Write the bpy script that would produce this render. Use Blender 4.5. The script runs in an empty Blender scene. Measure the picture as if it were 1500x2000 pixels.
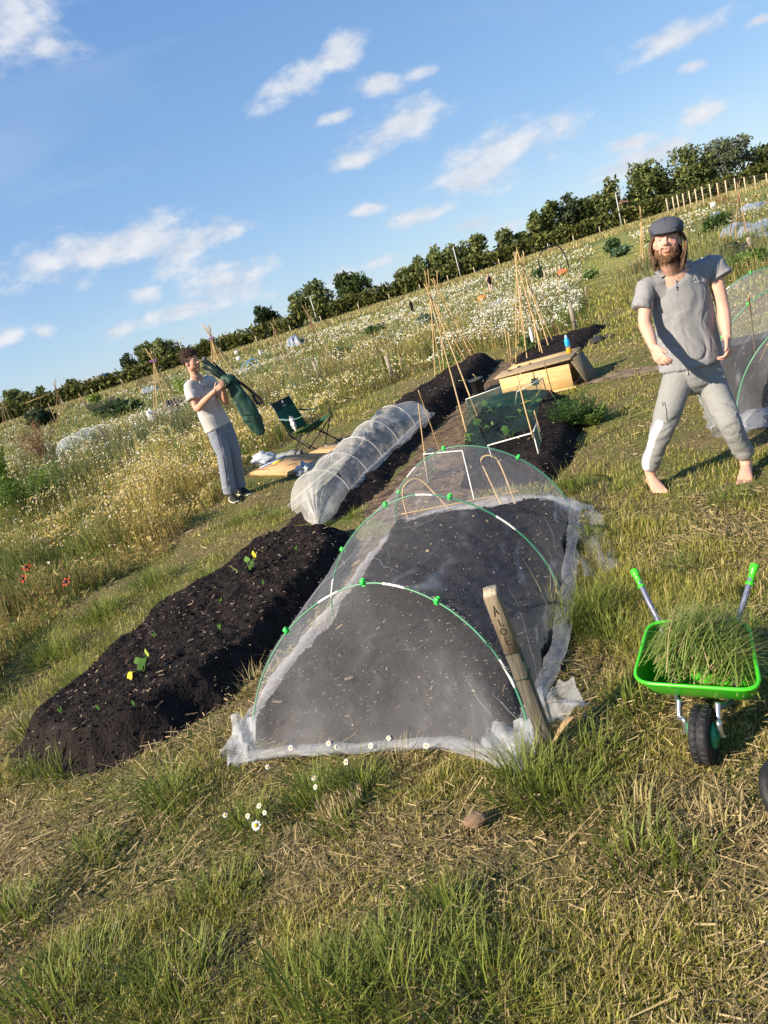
import bpy, bmesh, math, random
import numpy as np
from mathutils import Vector, Matrix, Quaternion
random.seed(7)
rng = np.random.default_rng(11)
sc = bpy.context.scene
COL = bpy.context.collection
R = math.radians
# ------------------------------------------------------------------ camera model
F, PITCH, ROLL, CH = 1380.0, R(15.85), R(17.64), 1.68
cr, sr, cp, sp = math.cos(ROLL), math.sin(ROLL), math.cos(PITCH), math.sin(PITCH)
def rise(x, y):
    t = np.clip((np.asarray(y, float) - 45.0) / 105.0, 0, 1)
    return 1.3 * t * t * (3 - 2 * t)
def ray(px, py):
    x, y = px - 750.0, py - 1000.0
    u, v = x * cr - y * sr, x * sr + y * cr
    return Vector((u, F * cp - v * sp, -F * sp - v * cp)).normalized()
def at(px, py, Y):
    d = ray(px, py)
    return Vector((0, 0, CH)) + d * (Y / d.y)
def G(px, py, z=0.0):
    """where the ground (plus z) lies behind a spot of the photograph"""
    d = ray(px, py)
    h = z
    for _ in range(12):
        if d.z > -1e-4: return at(px, py, 150)
        t = (h - CH) / d.z
        p = Vector((0, 0, CH)) + d * t
        if p.y > 150: return at(px, py, 150)
        h = 0.7 * h + 0.3 * (z + float(rise(p.x, p.y)))
    return p
def ppm(Y): return F / Y          # rough pixels per metre
cam = bpy.data.cameras.new("camera"); camo = bpy.data.objects.new("camera", cam); COL.objects.link(camo)
R0, D0, FW = Vector((1, 0, 0)), Vector((0, -sp, -cp)), Vector((0, cp, -sp))
cx, cu, cz = R0 * cr + D0 * sr, R0 * sr - D0 * cr, -FW
camo.matrix_world = Matrix(((cx.x, cu.x, cz.x, 0), (cx.y, cu.y, cz.y, 0), (cx.z, cu.z, cz.z, CH), (0, 0, 0, 1)))
cam.sensor_fit = 'VERTICAL'; cam.sensor_height = 36; cam.lens = 36 * F / 2000; cam.clip_end = 9000; cam.clip_start = 0.05
sc.camera = camo
sc.view_settings.view_transform = 'Standard'; sc.view_settings.look = 'None'
sc.view_settings.exposure = 1.1
sc.cycles.transparent_max_bounces = 24; sc.cycles.max_bounces = 6
sc.cycles.use_denoising = True
try: sc.cycles.denoiser = 'OPENIMAGEDENOISE'
except Exception: pass
# ------------------------------------------------------------------ noise
def _h(ix, iy, iz, s):
    n = (ix * 374761393 + iy * 668265263 + iz * 1274126177 + s * 974634777) & 0x7fffffff
    n = ((n ^ (n >> 13)) * 1274126177) & 0x7fffffff
    n = (n ^ (n >> 16)) & 0x7fffffff
    return n / 0x7fffffff
def vn(x, y, z=None, s=0):
    x = np.asarray(x, float); y = np.asarray(y, float)
    z = np.zeros_like(x) if z is None else np.asarray(z, float)
    ix, iy, iz = np.floor(x).astype(np.int64), np.floor(y).astype(np.int64), np.floor(z).astype(np.int64)
    fx, fy, fz = x - ix, y - iy, z - iz
    fx, fy, fz = fx * fx * (3 - 2 * fx), fy * fy * (3 - 2 * fy), fz * fz * (3 - 2 * fz)
    r = 0
    for a in (0, 1):
        for b in (0, 1):
            for c in (0, 1):
                r = r + _h(ix + a, iy + b, iz + c, s) * (fx if a else 1 - fx) * (fy if b else 1 - fy) * (fz if c else 1 - fz)
    return r
def fbm(x, y, z=None, s=0, o=3):
    r, a, t = 0, 1.0, 0
    for k in range(o):
        r = r + a * vn(np.asarray(x) * 2 ** k, np.asarray(y) * 2 ** k, None if z is None else np.asarray(z) * 2 ** k, s + k); t += a; a *= .5
    return r / t
def sst(a, b, x):
    t = np.clip((np.asarray(x, float) - a) / (b - a), 0, 1); return t * t * (3 - 2 * t)
def inpoly(x, y, P):
    x = np.asarray(x, float); y = np.asarray(y, float)
    ins = np.zeros(x.shape, bool); n = len(P)
    for i in range(n):
        x1, y1 = P[i][0], P[i][1]; x2, y2 = P[(i + 1) % n][0], P[(i + 1) % n][1]
        if y1 == y2: continue
        c = ((y1 > y) != (y2 > y)) & (x < (x2 - x1) * (y - y1) / (y2 - y1) + x1)
        ins ^= c
    return ins
def pdist(x, y, P, closed=True):
    x = np.asarray(x, float); y = np.asarray(y, float)
    d = np.full(x.shape, 1e9); n = len(P)
    for i in range(n if closed else n - 1):
        x1, y1 = P[i][0], P[i][1]; x2, y2 = P[(i + 1) % n][0], P[(i + 1) % n][1]
        dx, dy = x2 - x1, y2 - y1; L = dx * dx + dy * dy + 1e-12
        t = np.clip(((x - x1) * dx + (y - y1) * dy) / L, 0, 1)
        d = np.minimum(d, np.hypot(x - x1 - t * dx, y - y1 - t * dy))
    return d
def sdist(x, y, P):
    d = pdist(x, y, P); return np.where(inpoly(x, y, P), d, -d)
# ------------------------------------------------------------------ materials
def nd(nt, t, **k):
    n = nt.nodes.new(t)
    for a, b in k.items(): setattr(n, a, b)
    return n
def mat(name, c, rough=.7, c2=None, scale=8, bump=0, bscale=60, metal=0, spec=.3, trans=0, stretch=None, detail=4, coat=0, sheen=0, lo=.35, hi=.65):
    m = bpy.data.materials.new(name); m.use_nodes = True; nt = m.node_tree
    b = nt.nodes['Principled BSDF']; L = nt.links.new
    b.inputs['Roughness'].default_value = rough; b.inputs['Metallic'].default_value = metal
    b.inputs['Specular IOR Level'].default_value = spec; b.inputs['Coat Weight'].default_value = coat
    b.inputs['Sheen Weight'].default_value = sheen
    tc = nd(nt, 'ShaderNodeTexCoord'); mp = nd(nt, 'ShaderNodeMapping'); L(tc.outputs['Object'], mp.inputs['Vector'])
    if stretch: mp.inputs['Scale'].default_value = stretch
    b.inputs['Base Color'].default_value = (*c, 1)
    if c2 is not None:
        n = nd(nt, 'ShaderNodeTexNoise'); n.inputs['Scale'].default_value = scale; n.inputs['Detail'].default_value = detail
        L(mp.outputs[0], n.inputs['Vector'])
        r = nd(nt, 'ShaderNodeValToRGB'); e = r.color_ramp.elements
        e[0].position = lo; e[1].position = hi; e[0].color = (*c, 1); e[1].color = (*c2, 1)
        L(n.outputs['Fac'], r.inputs[0]); L(r.outputs[0], b.inputs['Base Color'])
    if bump:
        n2 = nd(nt, 'ShaderNodeTexNoise'); n2.inputs['Scale'].default_value = bscale; n2.inputs['Detail'].default_value = 3
        L(mp.outputs[0], n2.inputs['Vector'])
        bp = nd(nt, 'ShaderNodeBump'); bp.inputs['Strength'].default_value = bump; bp.inputs['Distance'].default_value = .01
        L(n2.outputs['Fac'], bp.inputs['Height']); L(bp.outputs[0], b.inputs['Normal'])
    if trans:
        t = nd(nt, 'ShaderNodeBsdfTranslucent'); mx = nd(nt, 'ShaderNodeMixShader'); mx.inputs[0].default_value = trans
        src = b.inputs['Base Color'].links
        if src: L(src[0].from_socket, t.inputs['Color'])
        else: t.inputs['Color'].default_value = (*c, 1)
        L(b.outputs[0], mx.inputs[1]); L(t.outputs[0], mx.inputs[2]); L(mx.outputs[0], nt.nodes['Material Output'].inputs[0])
    return m
def vmat(name, rough=.6, trans=.35, spec=.25, bump=0, bscale=40):
    """colour comes from each blade's / leaf's own tint"""
    m = bpy.data.materials.new(name); m.use_nodes = True; nt = m.node_tree; b = nt.nodes['Principled BSDF']; L = nt.links.new
    a = nd(nt, 'ShaderNodeVertexColor', layer_name='Col'); L(a.outputs[0], b.inputs['Base Color'])
    b.inputs['Roughness'].default_value = rough; b.inputs['Specular IOR Level'].default_value = spec
    if bump:
        tc = nd(nt, 'ShaderNodeTexCoord'); n2 = nd(nt, 'ShaderNodeTexNoise'); n2.inputs['Scale'].default_value = bscale
        L(tc.outputs['Object'], n2.inputs['Vector'])
        bp = nd(nt, 'ShaderNodeBump'); bp.inputs['Strength'].default_value = bump; bp.inputs['Distance'].default_value = .01
        L(n2.outputs['Fac'], bp.inputs['Height']); L(bp.outputs[0], b.inputs['Normal'])
    if trans:
        t = nd(nt, 'ShaderNodeBsdfTranslucent'); mx = nd(nt, 'ShaderNodeMixShader'); mx.inputs[0].default_value = trans
        L(a.outputs[0], t.inputs['Color']); L(b.outputs[0], mx.inputs[1]); L(t.outputs[0], mx.inputs[2])
        L(mx.outputs[0], nt.nodes['Material Output'].inputs[0])
    return m
def netmat(name, c, op, lo=.0, hi=1.0, scale=14, stretch=(1, 1, 1), contrast=.5):
    """fine woven mesh: open gaps let light through, threads scatter; weave tightness wanders with creases"""
    m = bpy.data.materials.new(name); m.use_nodes = True; nt = m.node_tree; L = nt.links.new
    b = nt.nodes['Principled BSDF']; b.inputs['Base Color'].default_value = (*c, 1); b.inputs['Roughness'].default_value = .5
    tl = nd(nt, 'ShaderNodeBsdfTranslucent'); tl.inputs['Color'].default_value = (*c, 1)
    ms = nd(nt, 'ShaderNodeMixShader'); ms.inputs[0].default_value = .45; L(b.outputs[0], ms.inputs[1]); L(tl.outputs[0], ms.inputs[2])
    tr = nd(nt, 'ShaderNodeBsdfTransparent'); mx = nd(nt, 'ShaderNodeMixShader')
    tc = nd(nt, 'ShaderNodeTexCoord'); mp = nd(nt, 'ShaderNodeMapping'); mp.inputs['Scale'].default_value = stretch; L(tc.outputs['Object'], mp.inputs[0])
    n = nd(nt, 'ShaderNodeTexNoise'); n.inputs['Scale'].default_value = scale; n.inputs['Detail'].default_value = 5; n.inputs['Distortion'].default_value = 1.2
    L(mp.outputs[0], n.inputs['Vector'])
    at_ = nd(nt, 'ShaderNodeVertexColor', layer_name='Col')          # how many layers lie gathered here
    mr = nd(nt, 'ShaderNodeMapRange'); mr.inputs[1].default_value = .5 - .35; mr.inputs[2].default_value = .5 + .35
    mr.inputs[3].default_value = 1 - contrast; mr.inputs[4].default_value = 1 + contrast; L(n.outputs['Fac'], mr.inputs[0])
    mu = nd(nt, 'ShaderNodeMath', operation='MULTIPLY'); L(mr.outputs[0], mu.inputs[0]); L(at_.outputs[0], mu.inputs[1])
    mu2 = nd(nt, 'ShaderNodeMath', operation='MULTIPLY', use_clamp=True); L(mu.outputs[0], mu2.inputs[0]); mu2.inputs[1].default_value = op
    L(mu2.outputs[0], mx.inputs[0]); L(tr.outputs[0], mx.inputs[1]); L(ms.outputs[0], mx.inputs[2])
    L(mx.outputs[0], nt.nodes['Material Output'].inputs[0])
    return m
# ------------------------------------------------------------------ mesh builder
ORG = {}
def origin_of(o):
    while o is not None:
        if o.name in ORG: return ORG[o.name]
        o = o.parent
    return Vector((0, 0, 0))
def tag(o, label=None, cat=None, group=None, kind=None):
    if label: o['label'] = label
    if cat: o['category'] = cat
    if group: o['group'] = group
    if kind: o['kind'] = kind
    return o
def thing(name, label, cat, loc, rz=0, group=None):
    o = bpy.data.objects.new(name, None); COL.objects.link(o); o.empty_display_size = .1
    o.location = loc; o.rotation_euler = (0, 0, rz); ORG[o.name] = Vector(loc)
    return tag(o, label, cat, group)
def mesh_np(name, V, faces_flat, counts, material, cols=None, parent=None, smooth=True, local=False, base=None):
    V = np.asarray(V, np.float32)
    me = bpy.data.meshes.new(name)
    off = Vector((0, 0, 0))
    if not local:
        if parent is not None: off = origin_of(parent)
        elif base is not None: off = Vector(base)
        elif len(V): off = Vector((float(V[:, 0].min() + V[:, 0].max()) / 2, float(V[:, 1].min() + V[:, 1].max()) / 2, float(V[:, 2].min())))
    V = V - np.array(off, np.float32)
    faces_flat = np.asarray(faces_flat, np.int32); counts = np.asarray(counts, np.int32)
    me.vertices.add(len(V)); me.vertices.foreach_set('co', V.ravel())
    me.loops.add(len(faces_flat)); me.loops.foreach_set('vertex_index', faces_flat)
    me.polygons.add(len(counts)); st = np.zeros(len(counts), np.int32); st[1:] = np.cumsum(counts)[:-1]
    me.polygons.foreach_set('loop_start', st)
    if smooth: me.polygons.foreach_set('use_smooth', np.ones(len(counts), bool))
    me.update(calc_edges=True); me.validate()
    if cols is not None:
        c = np.ones((len(V), 4), np.float32); c[:, :3] = np.asarray(cols, np.float32)[:, :3]
        ca = me.color_attributes.new('Col', 'FLOAT_COLOR', 'POINT'); ca.data.foreach_set('color', c.ravel())
    if material: me.materials.append(material)
    o = bpy.data.objects.new(name, me); COL.objects.link(o)
    if parent is not None: o.parent = parent
    elif not local: o.location = off; ORG[o.name] = off
    return o
class MB:
    def __init__(s): s.v, s.f, s.c = [], [], []; s.cur = (1, 1, 1)
    def vert(s, p): s.v.append((p[0], p[1], p[2])); s.c.append(s.cur); return len(s.v) - 1
    def face(s, *ids): s.f.append(tuple(ids))
    def poly(s, pts): s.f.append(tuple(s.vert(p) for p in pts))
    def box(s, c, size, M=None, taper=1.0, bev=0.0):
        hx, hy, hz = size[0] / 2, size[1] / 2, size[2] / 2
        c = Vector(c)
        def add(P):
            return s.vert(c + (M @ Vector(P) if M else Vector(P)))
        if not bev:
            ids = [add((x * hx * (taper if z > 0 else 1), y * hy * (taper if z > 0 else 1), z * hz)) for z in (-1, 1) for (x, y) in ((-1, -1), (1, -1), (1, 1), (-1, 1))]
            a = ids
            s.f += [(a[3], a[2], a[1], a[0]), (a[4], a[5], a[6], a[7])] + [(a[i], a[(i + 1) % 4], a[4 + (i + 1) % 4], a[4 + i]) for i in range(4)]
            return
        b = min(bev, hx * .9, hy * .9, hz * .9); rings = []
        for z, ins in ((-hz, b), (-hz + b, 0), (hz - b, 0), (hz, b)):
            r = []
            X, Y = hx - ins, hy - ins
            for (x, y) in ((-X + b * .0, -Y), (X, -Y), (X, Y), (-X, Y)):
                sx, sy = (1 if x > 0 else -1), (1 if y > 0 else -1)
                first = [(x - sx * b, y), (x, y - sy * b)]
                if (sx > 0) == (sy > 0): first.reverse()
                # keep the ring counter-clockwise
                r += [add((q[0], q[1], z)) for q in (first if True else first)]
            rings.append(r)
        n = 8
        for k in range(3):
            for i in range(n):
                s.f.append((rings[k][i], rings[k][(i + 1) % n], rings[k + 1][(i + 1) % n], rings[k + 1][i]))
        s.f.append(tuple(reversed(rings[0]))); s.f.append(tuple(rings[3]))
    def tube(s, pts, r, n=8, cap=True, ref=None, closed=False, flat=1.0):
        pts = [Vector(p) for p in pts]; m = len(pts)
        rs = r if isinstance(r, (list, tuple)) else [r] * m
        T = []
        for i in range(m):
            a = pts[(i - 1) % m] if (closed or i > 0) else pts[i]; b = pts[(i + 1) % m] if (closed or i < m - 1) else pts[i]
            t = (b - a); T.append(t.normalized() if t.length > 1e-9 else Vector((0, 0, 1)))
        u = Vector(ref) if ref else (Vector((0, 0, 1)) if abs(T[0].z) < .9 else Vector((1, 0, 0)))
        rings = []
        for i in range(m):
            u = (u - T[i] * u.dot(T[i]));
            if u.length < 1e-6: u = T[i].orthogonal()
            u.normalize(); w = T[i].cross(u)
            rr = rs[i]; ra, rb = (rr if isinstance(rr, (list, tuple)) else (rr, rr * flat))
            rings.append([s.vert(pts[i] + u * (ra * math.cos(2 * math.pi * k / n)) + w * (rb * math.sin(2 * math.pi * k / n))) for k in range(n)])
        for i in range(m if closed else m - 1):
            A, B = rings[i], rings[(i + 1) % m]
            for k in range(n): s.f.append((A[k], A[(k + 1) % n], B[(k + 1) % n], B[k]))
        if cap and not closed:
            s.f.append(tuple(reversed(rings[0]))); s.f.append(tuple(rings[-1]))
    def chain(s, pts, rads, n=14, ref=(0, -1, 0), cap0=True, cap1=True, sub=4):
        """rounded limb: spline through pts, radii (scalar or pair: along ref, across)"""
        P, Q = smoothpath(pts, rads, sub)
        if cap0:
            t = (P[0] - P[1]).normalized(); r = min(Q[0])
            for a in (50, 75)[::1]: pass
            P = [P[0] + t * r * math.sin(R(a)) for a in (80, 55, 28)] + P; Q = [tuple(q * math.cos(R(a)) for q in Q[0]) for a in (80, 55, 28)] + Q
        if cap1:
            t = (P[-1] - P[-2]).normalized(); r = min(Q[-1])
            P = P + [P[-1] + t * r * math.sin(R(a)) for a in (28, 55, 80)]; Q = Q + [tuple(q * math.cos(R(a)) for q in Q[-1]) for a in (28, 55, 80)]
        s.tube(P, Q, n, True, ref)
    def ell(s, c, rad, M=None, nu=14, nv=10):
        c = Vector(c); ids = []
        for j in range(1, nv):
            th = math.pi * j / nv
            row = []
            for i in range(nu):
                ph = 2 * math.pi * i / nu
                p = Vector((rad[0] * math.sin(th) * math.cos(ph), rad[1] * math.sin(th) * math.sin(ph), rad[2] * math.cos(th)))
                row.append(s.vert(c + (M @ p if M else p)))
            ids.append(row)
        p = Vector((0, 0, rad[2])); a = s.vert(c + (M @ p if M else p)); b = s.vert(c - (M @ p if M else p))
        for i in range(nu):
            s.f.append((a, ids[0][i], ids[0][(i + 1) % nu])); s.f.append((b, ids[-1][(i + 1) % nu], ids[-1][i]))
            for j in range(nv - 2): s.f.append((ids[j][i], ids[j + 1][i], ids[j + 1][(i + 1) % nu], ids[j][(i + 1) % nu]))
    def lathe(s, prof, c, M=None, n=24, cap=True):
        c = Vector(c); rings = []
        for (r, z) in prof:
            rings.append([s.vert(c + ((M @ Vector((r * math.cos(2 * math.pi * k / n), r * math.sin(2 * math.pi * k / n), z))) if M else Vector((r * math.cos(2 * math.pi * k / n), r * math.sin(2 * math.pi * k / n), z)))) for k in range(n)])
        for a, b in zip(rings, rings[1:]):
            for k in range(n): s.f.append((a[k], a[(k + 1) % n], b[(k + 1) % n], b[k]))
        if cap: s.f.append(tuple(reversed(rings[0]))); s.f.append(tuple(rings[-1]))
    def grid(s, fn, nu, nv, closed_u=False):
        ids = [[s.vert(fn(i / (nu if closed_u else nu - 1), j / (nv - 1))) for i in range(nu)] for j in range(nv)]
        for j in range(nv - 1):
            for i in range(nu if closed_u else nu - 1):
                s.f.append((ids[j][i], ids[j][(i + 1) % nu], ids[j + 1][(i + 1) % nu], ids[j + 1][i]))
        return ids
    def build(s, name, material, parent=None, smooth=True, local=False, base=None):
        fl = [i for f in s.f for i in f]; ct = [len(f) for f in s.f]
        return mesh_np(name, np.array(s.v, float).reshape(-1, 3), fl, ct, material, np.array(s.c, float).reshape(-1, 3), parent, smooth, local, base)
def smoothpath(pts, rads, sub=4):
    pts = [Vector(p) for p in pts]; rads = [tuple(r) if isinstance(r, (list, tuple)) else (r, r) for r in rads]
    if len(pts) < 2: return pts, rads
    P, Q = [], []
    n = len(pts)
    for i in range(n - 1):
        p0, p1, p2, p3 = pts[max(i - 1, 0)], pts[i], pts[i + 1], pts[min(i + 2, n - 1)]
        for k in range(sub):
            t = k / sub
            P.append(.5 * ((2 * p1) + (p2 - p0) * t + (2 * p0 - 5 * p1 + 4 * p2 - p3) * t * t + (3 * p1 - p0 - 3 * p2 + p3) * t ** 3))
            e = t * t * (3 - 2 * t)
            Q.append(tuple(rads[i][j] * (1 - e) + rads[i + 1][j] * e for j in (0, 1)))
    P.append(pts[-1]); Q.append(rads[-1])
    return P, Q
def copy_tree(o, parent=None):
    c = o.copy(); COL.objects.link(c)
    if parent is not None: c.parent = parent
    for ch in list(o.children): copy_tree(ch, c)
    return c
def remesh(mb, voxel=.008, smooth=2, fac=.5):
    o = mb.build('tmp', None, local=True)
    m = o.modifiers.new('r', 'REMESH'); m.mode = 'VOXEL'; m.voxel_size = voxel; m.use_smooth_shade = True
    if smooth:
        k = o.modifiers.new('s', 'SMOOTH'); k.iterations = smooth; k.factor = fac
    dg = bpy.context.evaluated_depsgraph_get(); dg.update()
    ev = o.evaluated_get(dg); me = bpy.data.meshes.new_from_object(ev)
    n = len(me.vertices); V = np.zeros(n * 3, np.float32); me.vertices.foreach_get('co', V); V = V.reshape(-1, 3)
    N = np.zeros(n * 3, np.float32); me.vertices.foreach_get('normal', N); N = N.reshape(-1, 3)
    L = np.zeros(len(me.loops), np.int32); me.loops.foreach_get('vertex_index', L)
    ct = np.zeros(len(me.polygons), np.int32); me.polygons.foreach_get('loop_total', ct)
    old = o.data
    bpy.data.objects.remove(o); bpy.data.meshes.remove(old); bpy.data.meshes.remove(me)
    return V, N, L, ct
# ------------------------------------------------------------------ blades (grass, stems, straw)
def blades(x, y, z, h, w, head, lean, curl, col, tipcol=None):
    """two-segment tapering ribbons; returns verts, loops, counts, cols"""
    n = len(x); dx, dy = np.cos(head), np.sin(head)
    px, py = -dy, dx
    m = lean * h * .35; t = lean * h + curl * h
    zz = np.sqrt(np.clip(1 - np.clip(lean + curl, 0, .98) ** 2, .02, 1))
    V = np.zeros((n, 5, 3), np.float32)
    for k, (sg) in enumerate((-1, 1)):
        V[:, k, 0] = x + px * w * .5 * sg; V[:, k, 1] = y + py * w * .5 * sg; V[:, k, 2] = z - .004
        V[:, 2 + k, 0] = x + dx * m + px * w * .42 * sg; V[:, 2 + k, 1] = y + dy * m + py * w * .42 * sg; V[:, 2 + k, 2] = z + h * .55 * np.maximum(zz, .25)
    V[:, 4, 0] = x + dx * t; V[:, 4, 1] = y + dy * t; V[:, 4, 2] = z + h * zz
    b = (np.arange(n) * 5)[:, None]
    loops = (b + np.array([[0, 1, 3, 2, 2, 3, 4]])).ravel()
    counts = np.tile(np.array([4, 3]), n)
    C = np.repeat(np.asarray(col, np.float32)[:, None, :], 5, 1)
    if tipcol is not None: C[:, 4] = tipcol
    return V.reshape(-1, 3), loops, counts, C.reshape(-1, 3)
def cards(P, U, W, col):
    """small quads: centre, half vectors"""
    n = len(P); V = np.stack([P - U - W, P + U - W, P + U + W, P - U + W], 1).astype(np.float32)
    loops = np.arange(4 * n); counts = np.full(n, 4)
    return V.reshape(-1, 3), loops, counts, np.repeat(np.asarray(col, np.float32)[:, None, :], 4, 1).reshape(-1, 3)
def leaves(P, U, W, col, fold=None):
    """pointed leaf: 4 verts rhombus-like (base, side, tip, side)"""
    n = len(P); V = np.stack([P - U, P - W * .9 + U * .1, P + U, P + W * .9 + U * .1], 1).astype(np.float32)
    return V.reshape(-1, 3), np.arange(4 * n), np.full(n, 4), np.repeat(np.asarray(col, np.float32)[:, None, :], 4, 1).reshape(-1, 3)
def merge(*parts):
    V, L, Ct, C, o = [], [], [], [], 0
    for (v, l, c, k) in parts:
        V.append(v); L.append(np.asarray(l) + o); Ct.append(c); C.append(k); o += len(v)
    return np.concatenate(V), np.concatenate(L), np.concatenate(Ct), np.concatenate(C)
def runit(n, r=rng):
    v = r.normal(size=(n, 3)); return v / np.linalg.norm(v, axis=1)[:, None]
def tint(n, a, b, r=rng, j=.12):
    t = r.random(n)[:, None]; c = np.array(a)[None] * (1 - t) + np.array(b)[None] * t
    return np.clip(c * (1 + j * r.normal(size=(n, 1))), .003, 1)
# ================================================================== sky and sun
SUN_H = Vector((-0.90, -0.43, 0)).normalized(); SUN_EL = R(31)
w = bpy.data.worlds.new("World"); sc.world = w; w.use_nodes = True
nt = w.node_tree; L = nt.links.new; bg = nt.nodes['Background']
sky = nd(nt, 'ShaderNodeTexSky', sky_type='NISHITA'); sky.sun_disc = False
sky.sun_elevation = SUN_EL; sky.sun_rotation = math.atan2(SUN_H.x, SUN_H.y)
sky.air_density = 1.0; sky.dust_density = 0.15; sky.ozone_density = 3.0
tc = nd(nt, 'ShaderNodeTexCoord'); D = tc.outputs['Generated']
CL = [(45, 40, 130, 85, -10), (95, 85, 60, 45, -10), (585, 160, 90, 42, 25), (665, 105, 58, 45, 35), (735, 167, 62, 24, 8), (818, 142, 38, 17, 20),
      (765, 250, 110, 38, 22), (695, 312, 52, 20, 12), (1000, 295, 150, 50, 20), (920, 345, 85, 32, 16), (1325, 72, 125, 34, 22), (160, 505, 175, 48, 10),
      (290, 470, 150, 45, 18), (380, 470, 110, 32, 24), (430, 550, 130, 50, 10), (285, 577, 48, 24, 5), (360, 605, 100, 18, 18), (820, 420, 92, 24, 18),
      (925, 437, 90, 18, 16), (1000, 440, 42, 18, 22), (225, 648, 36, 13, 12), (15, 662, 40, 22, 5), (85, 650, 24, 15, 0), (745, 513, 44, 14, 16),
      (660, 542, 36, 18, 25), (715, 412, 36, 13, 12), (1365, 228, 58, 24, 22), (1235, 278, 74, 17, 18), (1265, 305, 125, 24, 20),
      (655, 228, 40, 14, 15), (1350, 130, 30, 12, 15), (440, 520, 60, 14, 10), (1480, 40, 40, 12, 20)]
last = None
for (px, py, ra, rb, tl) in CL:
    c = ray(px, py); a = R(tl)
    e1 = (ray(px + 10 * math.cos(a), py - 10 * math.sin(a)) - c); e2 = (ray(px - 10 * math.sin(a), py - 10 * math.cos(a)) - c)
    k1 = 10 / e1.length; e1.normalize(); e1 = (e1 - c * e1.dot(c)).normalized(); e2 = (e2 - c * e2.dot(c) - e1 * e2.dot(e1)); k2 = 10 / max(e2.length, 1e-9); e2.normalize()
    dots = []
    for e, r_, k in ((e1, ra * 1.25, k1), (e2, rb * 1.3, k2)):
        v = nd(nt, 'ShaderNodeVectorMath', operation='DOT_PRODUCT'); L(D, v.inputs[0]); v.inputs[1].default_value = e * (k / r_); dots.append(v)
    cb = nd(nt, 'ShaderNodeCombineXYZ'); L(dots[0].outputs['Value'], cb.inputs[0]); L(dots[1].outputs['Value'], cb.inputs[1])
    ln = nd(nt, 'ShaderNodeVectorMath', operation='LENGTH'); L(cb.outputs[0], ln.inputs[0])
    # only the half of the sky the cloud is in
    if last is None: last = ln.outputs['Value']
    else:
        mn = nd(nt, 'ShaderNodeMath', operation='SMOOTH_MIN'); L(last, mn.inputs[0]); L(ln.outputs['Value'], mn.inputs[1]); mn.inputs[2].default_value = .25; last = mn.outputs[0]
def noise(off, scale=9, detail=7):
    mp = nd(nt, 'ShaderNodeMapping'); mp.inputs['Location'].default_value = off; mp.inputs['Scale'].default_value = (1, 1, 1.9); L(D, mp.inputs[0])
    n = nd(nt, 'ShaderNodeTexNoise'); n.inputs['Scale'].default_value = scale; n.inputs['Detail'].default_value = detail; n.inputs['Roughness'].default_value = .6
    L(mp.outputs[0], n.inputs['Vector']); return n.outputs['Fac']
def M(op, a, b=None, clamp=False):
    m = nd(nt, 'ShaderNodeMath', operation=op, use_clamp=clamp)
    for i, q in enumerate((a, b)):
        if q is None: continue
        if isinstance(q, (int, float)): m.inputs[i].default_value = q
        else: L(q, m.inputs[i])
    return m.outputs[0]
n1 = noise((0, 0, 0), 17); n2 = noise((0.013, 0.004, -0.02), 17); nf = noise((.3, .7, .1), 26, 5)
body = M('SUBTRACT', 1.0, last)
den = M('ADD', M('ADD', body, M('MULTIPLY', M('SUBTRACT', n1, .5), 2.3)), M('MULTIPLY', M('SUBTRACT', nf, .5), .55))
mr = nd(nt, 'ShaderNodeMapRange', interpolation_type='SMOOTHSTEP'); mr.inputs[1].default_value = .04; mr.inputs[2].default_value = .95
mr.inputs[3].default_value = 0; mr.inputs[4].default_value = .92; L(den, mr.inputs[0])
shade = M('ADD', .5, M('MULTIPLY', M('SUBTRACT', n1, n2), 2.6), True)
cc = nd(nt, 'ShaderNodeMixRGB'); L(shade, cc.inputs[0]); cc.inputs[1].default_value = (2.45, 2.7, 3.15, 1); cc.inputs[2].default_value = (3.45, 3.5, 3.65, 1)
# thin high veil
veil = nd(nt, 'ShaderNodeMapping'); veil.inputs['Scale'].default_value = (2.2, 2.2, 9); veil.inputs['Rotation'].default_value = (.35, .25, .6); L(D, veil.inputs[0])
vz = nd(nt, 'ShaderNodeTexNoise'); vz.inputs['Scale'].default_value = 1.6; vz.inputs['Detail'].default_value = 5; vz.inputs['Distortion'].default_value = .6; L(veil.outputs[0], vz.inputs['Vector'])
vm = nd(nt, 'ShaderNodeMapRange'); vm.inputs[1].default_value = .52; vm.inputs[2].default_value = .85; vm.inputs[3].default_value = 0; vm.inputs[4].default_value = .22; L(vz.outputs['Fac'], vm.inputs[0])
gz_ = nd(nt, 'ShaderNodeSeparateXYZ'); L(D, gz_.inputs[0]); gr = nd(nt, 'ShaderNodeValToRGB'); el = gr.color_ramp.elements
for q_ in range(2): el.new(.5)
for q_, (p_, c_) in zip(el, ((0.0, (1.55, 2.20, 2.95)), (.16, (.98, 1.70, 2.8)), (.42, (.56, 1.26, 2.6)), (.8, (.32, .90, 2.2)))): q_.position = p_; q_.color = (*c_, 1)
L(gz_.outputs['Z'], gr.inputs[0])
tintn = nd(nt, 'ShaderNodeMixRGB'); tintn.inputs[0].default_value = .80; L(sky.outputs[0], tintn.inputs[1]); L(gr.outputs[0], tintn.inputs[2])
m0 = nd(nt, 'ShaderNodeMixRGB'); L(vm.outputs[0], m0.inputs[0]); L(tintn.outputs[0], m0.inputs[1]); m0.inputs[2].default_value = (3.0, 3.3, 3.7, 1)
m1 = nd(nt, 'ShaderNodeMixRGB'); L(mr.outputs[0], m1.inputs[0]); L(m0.outputs[0], m1.inputs[1]); L(cc.outputs[0], m1.inputs[2])
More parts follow.
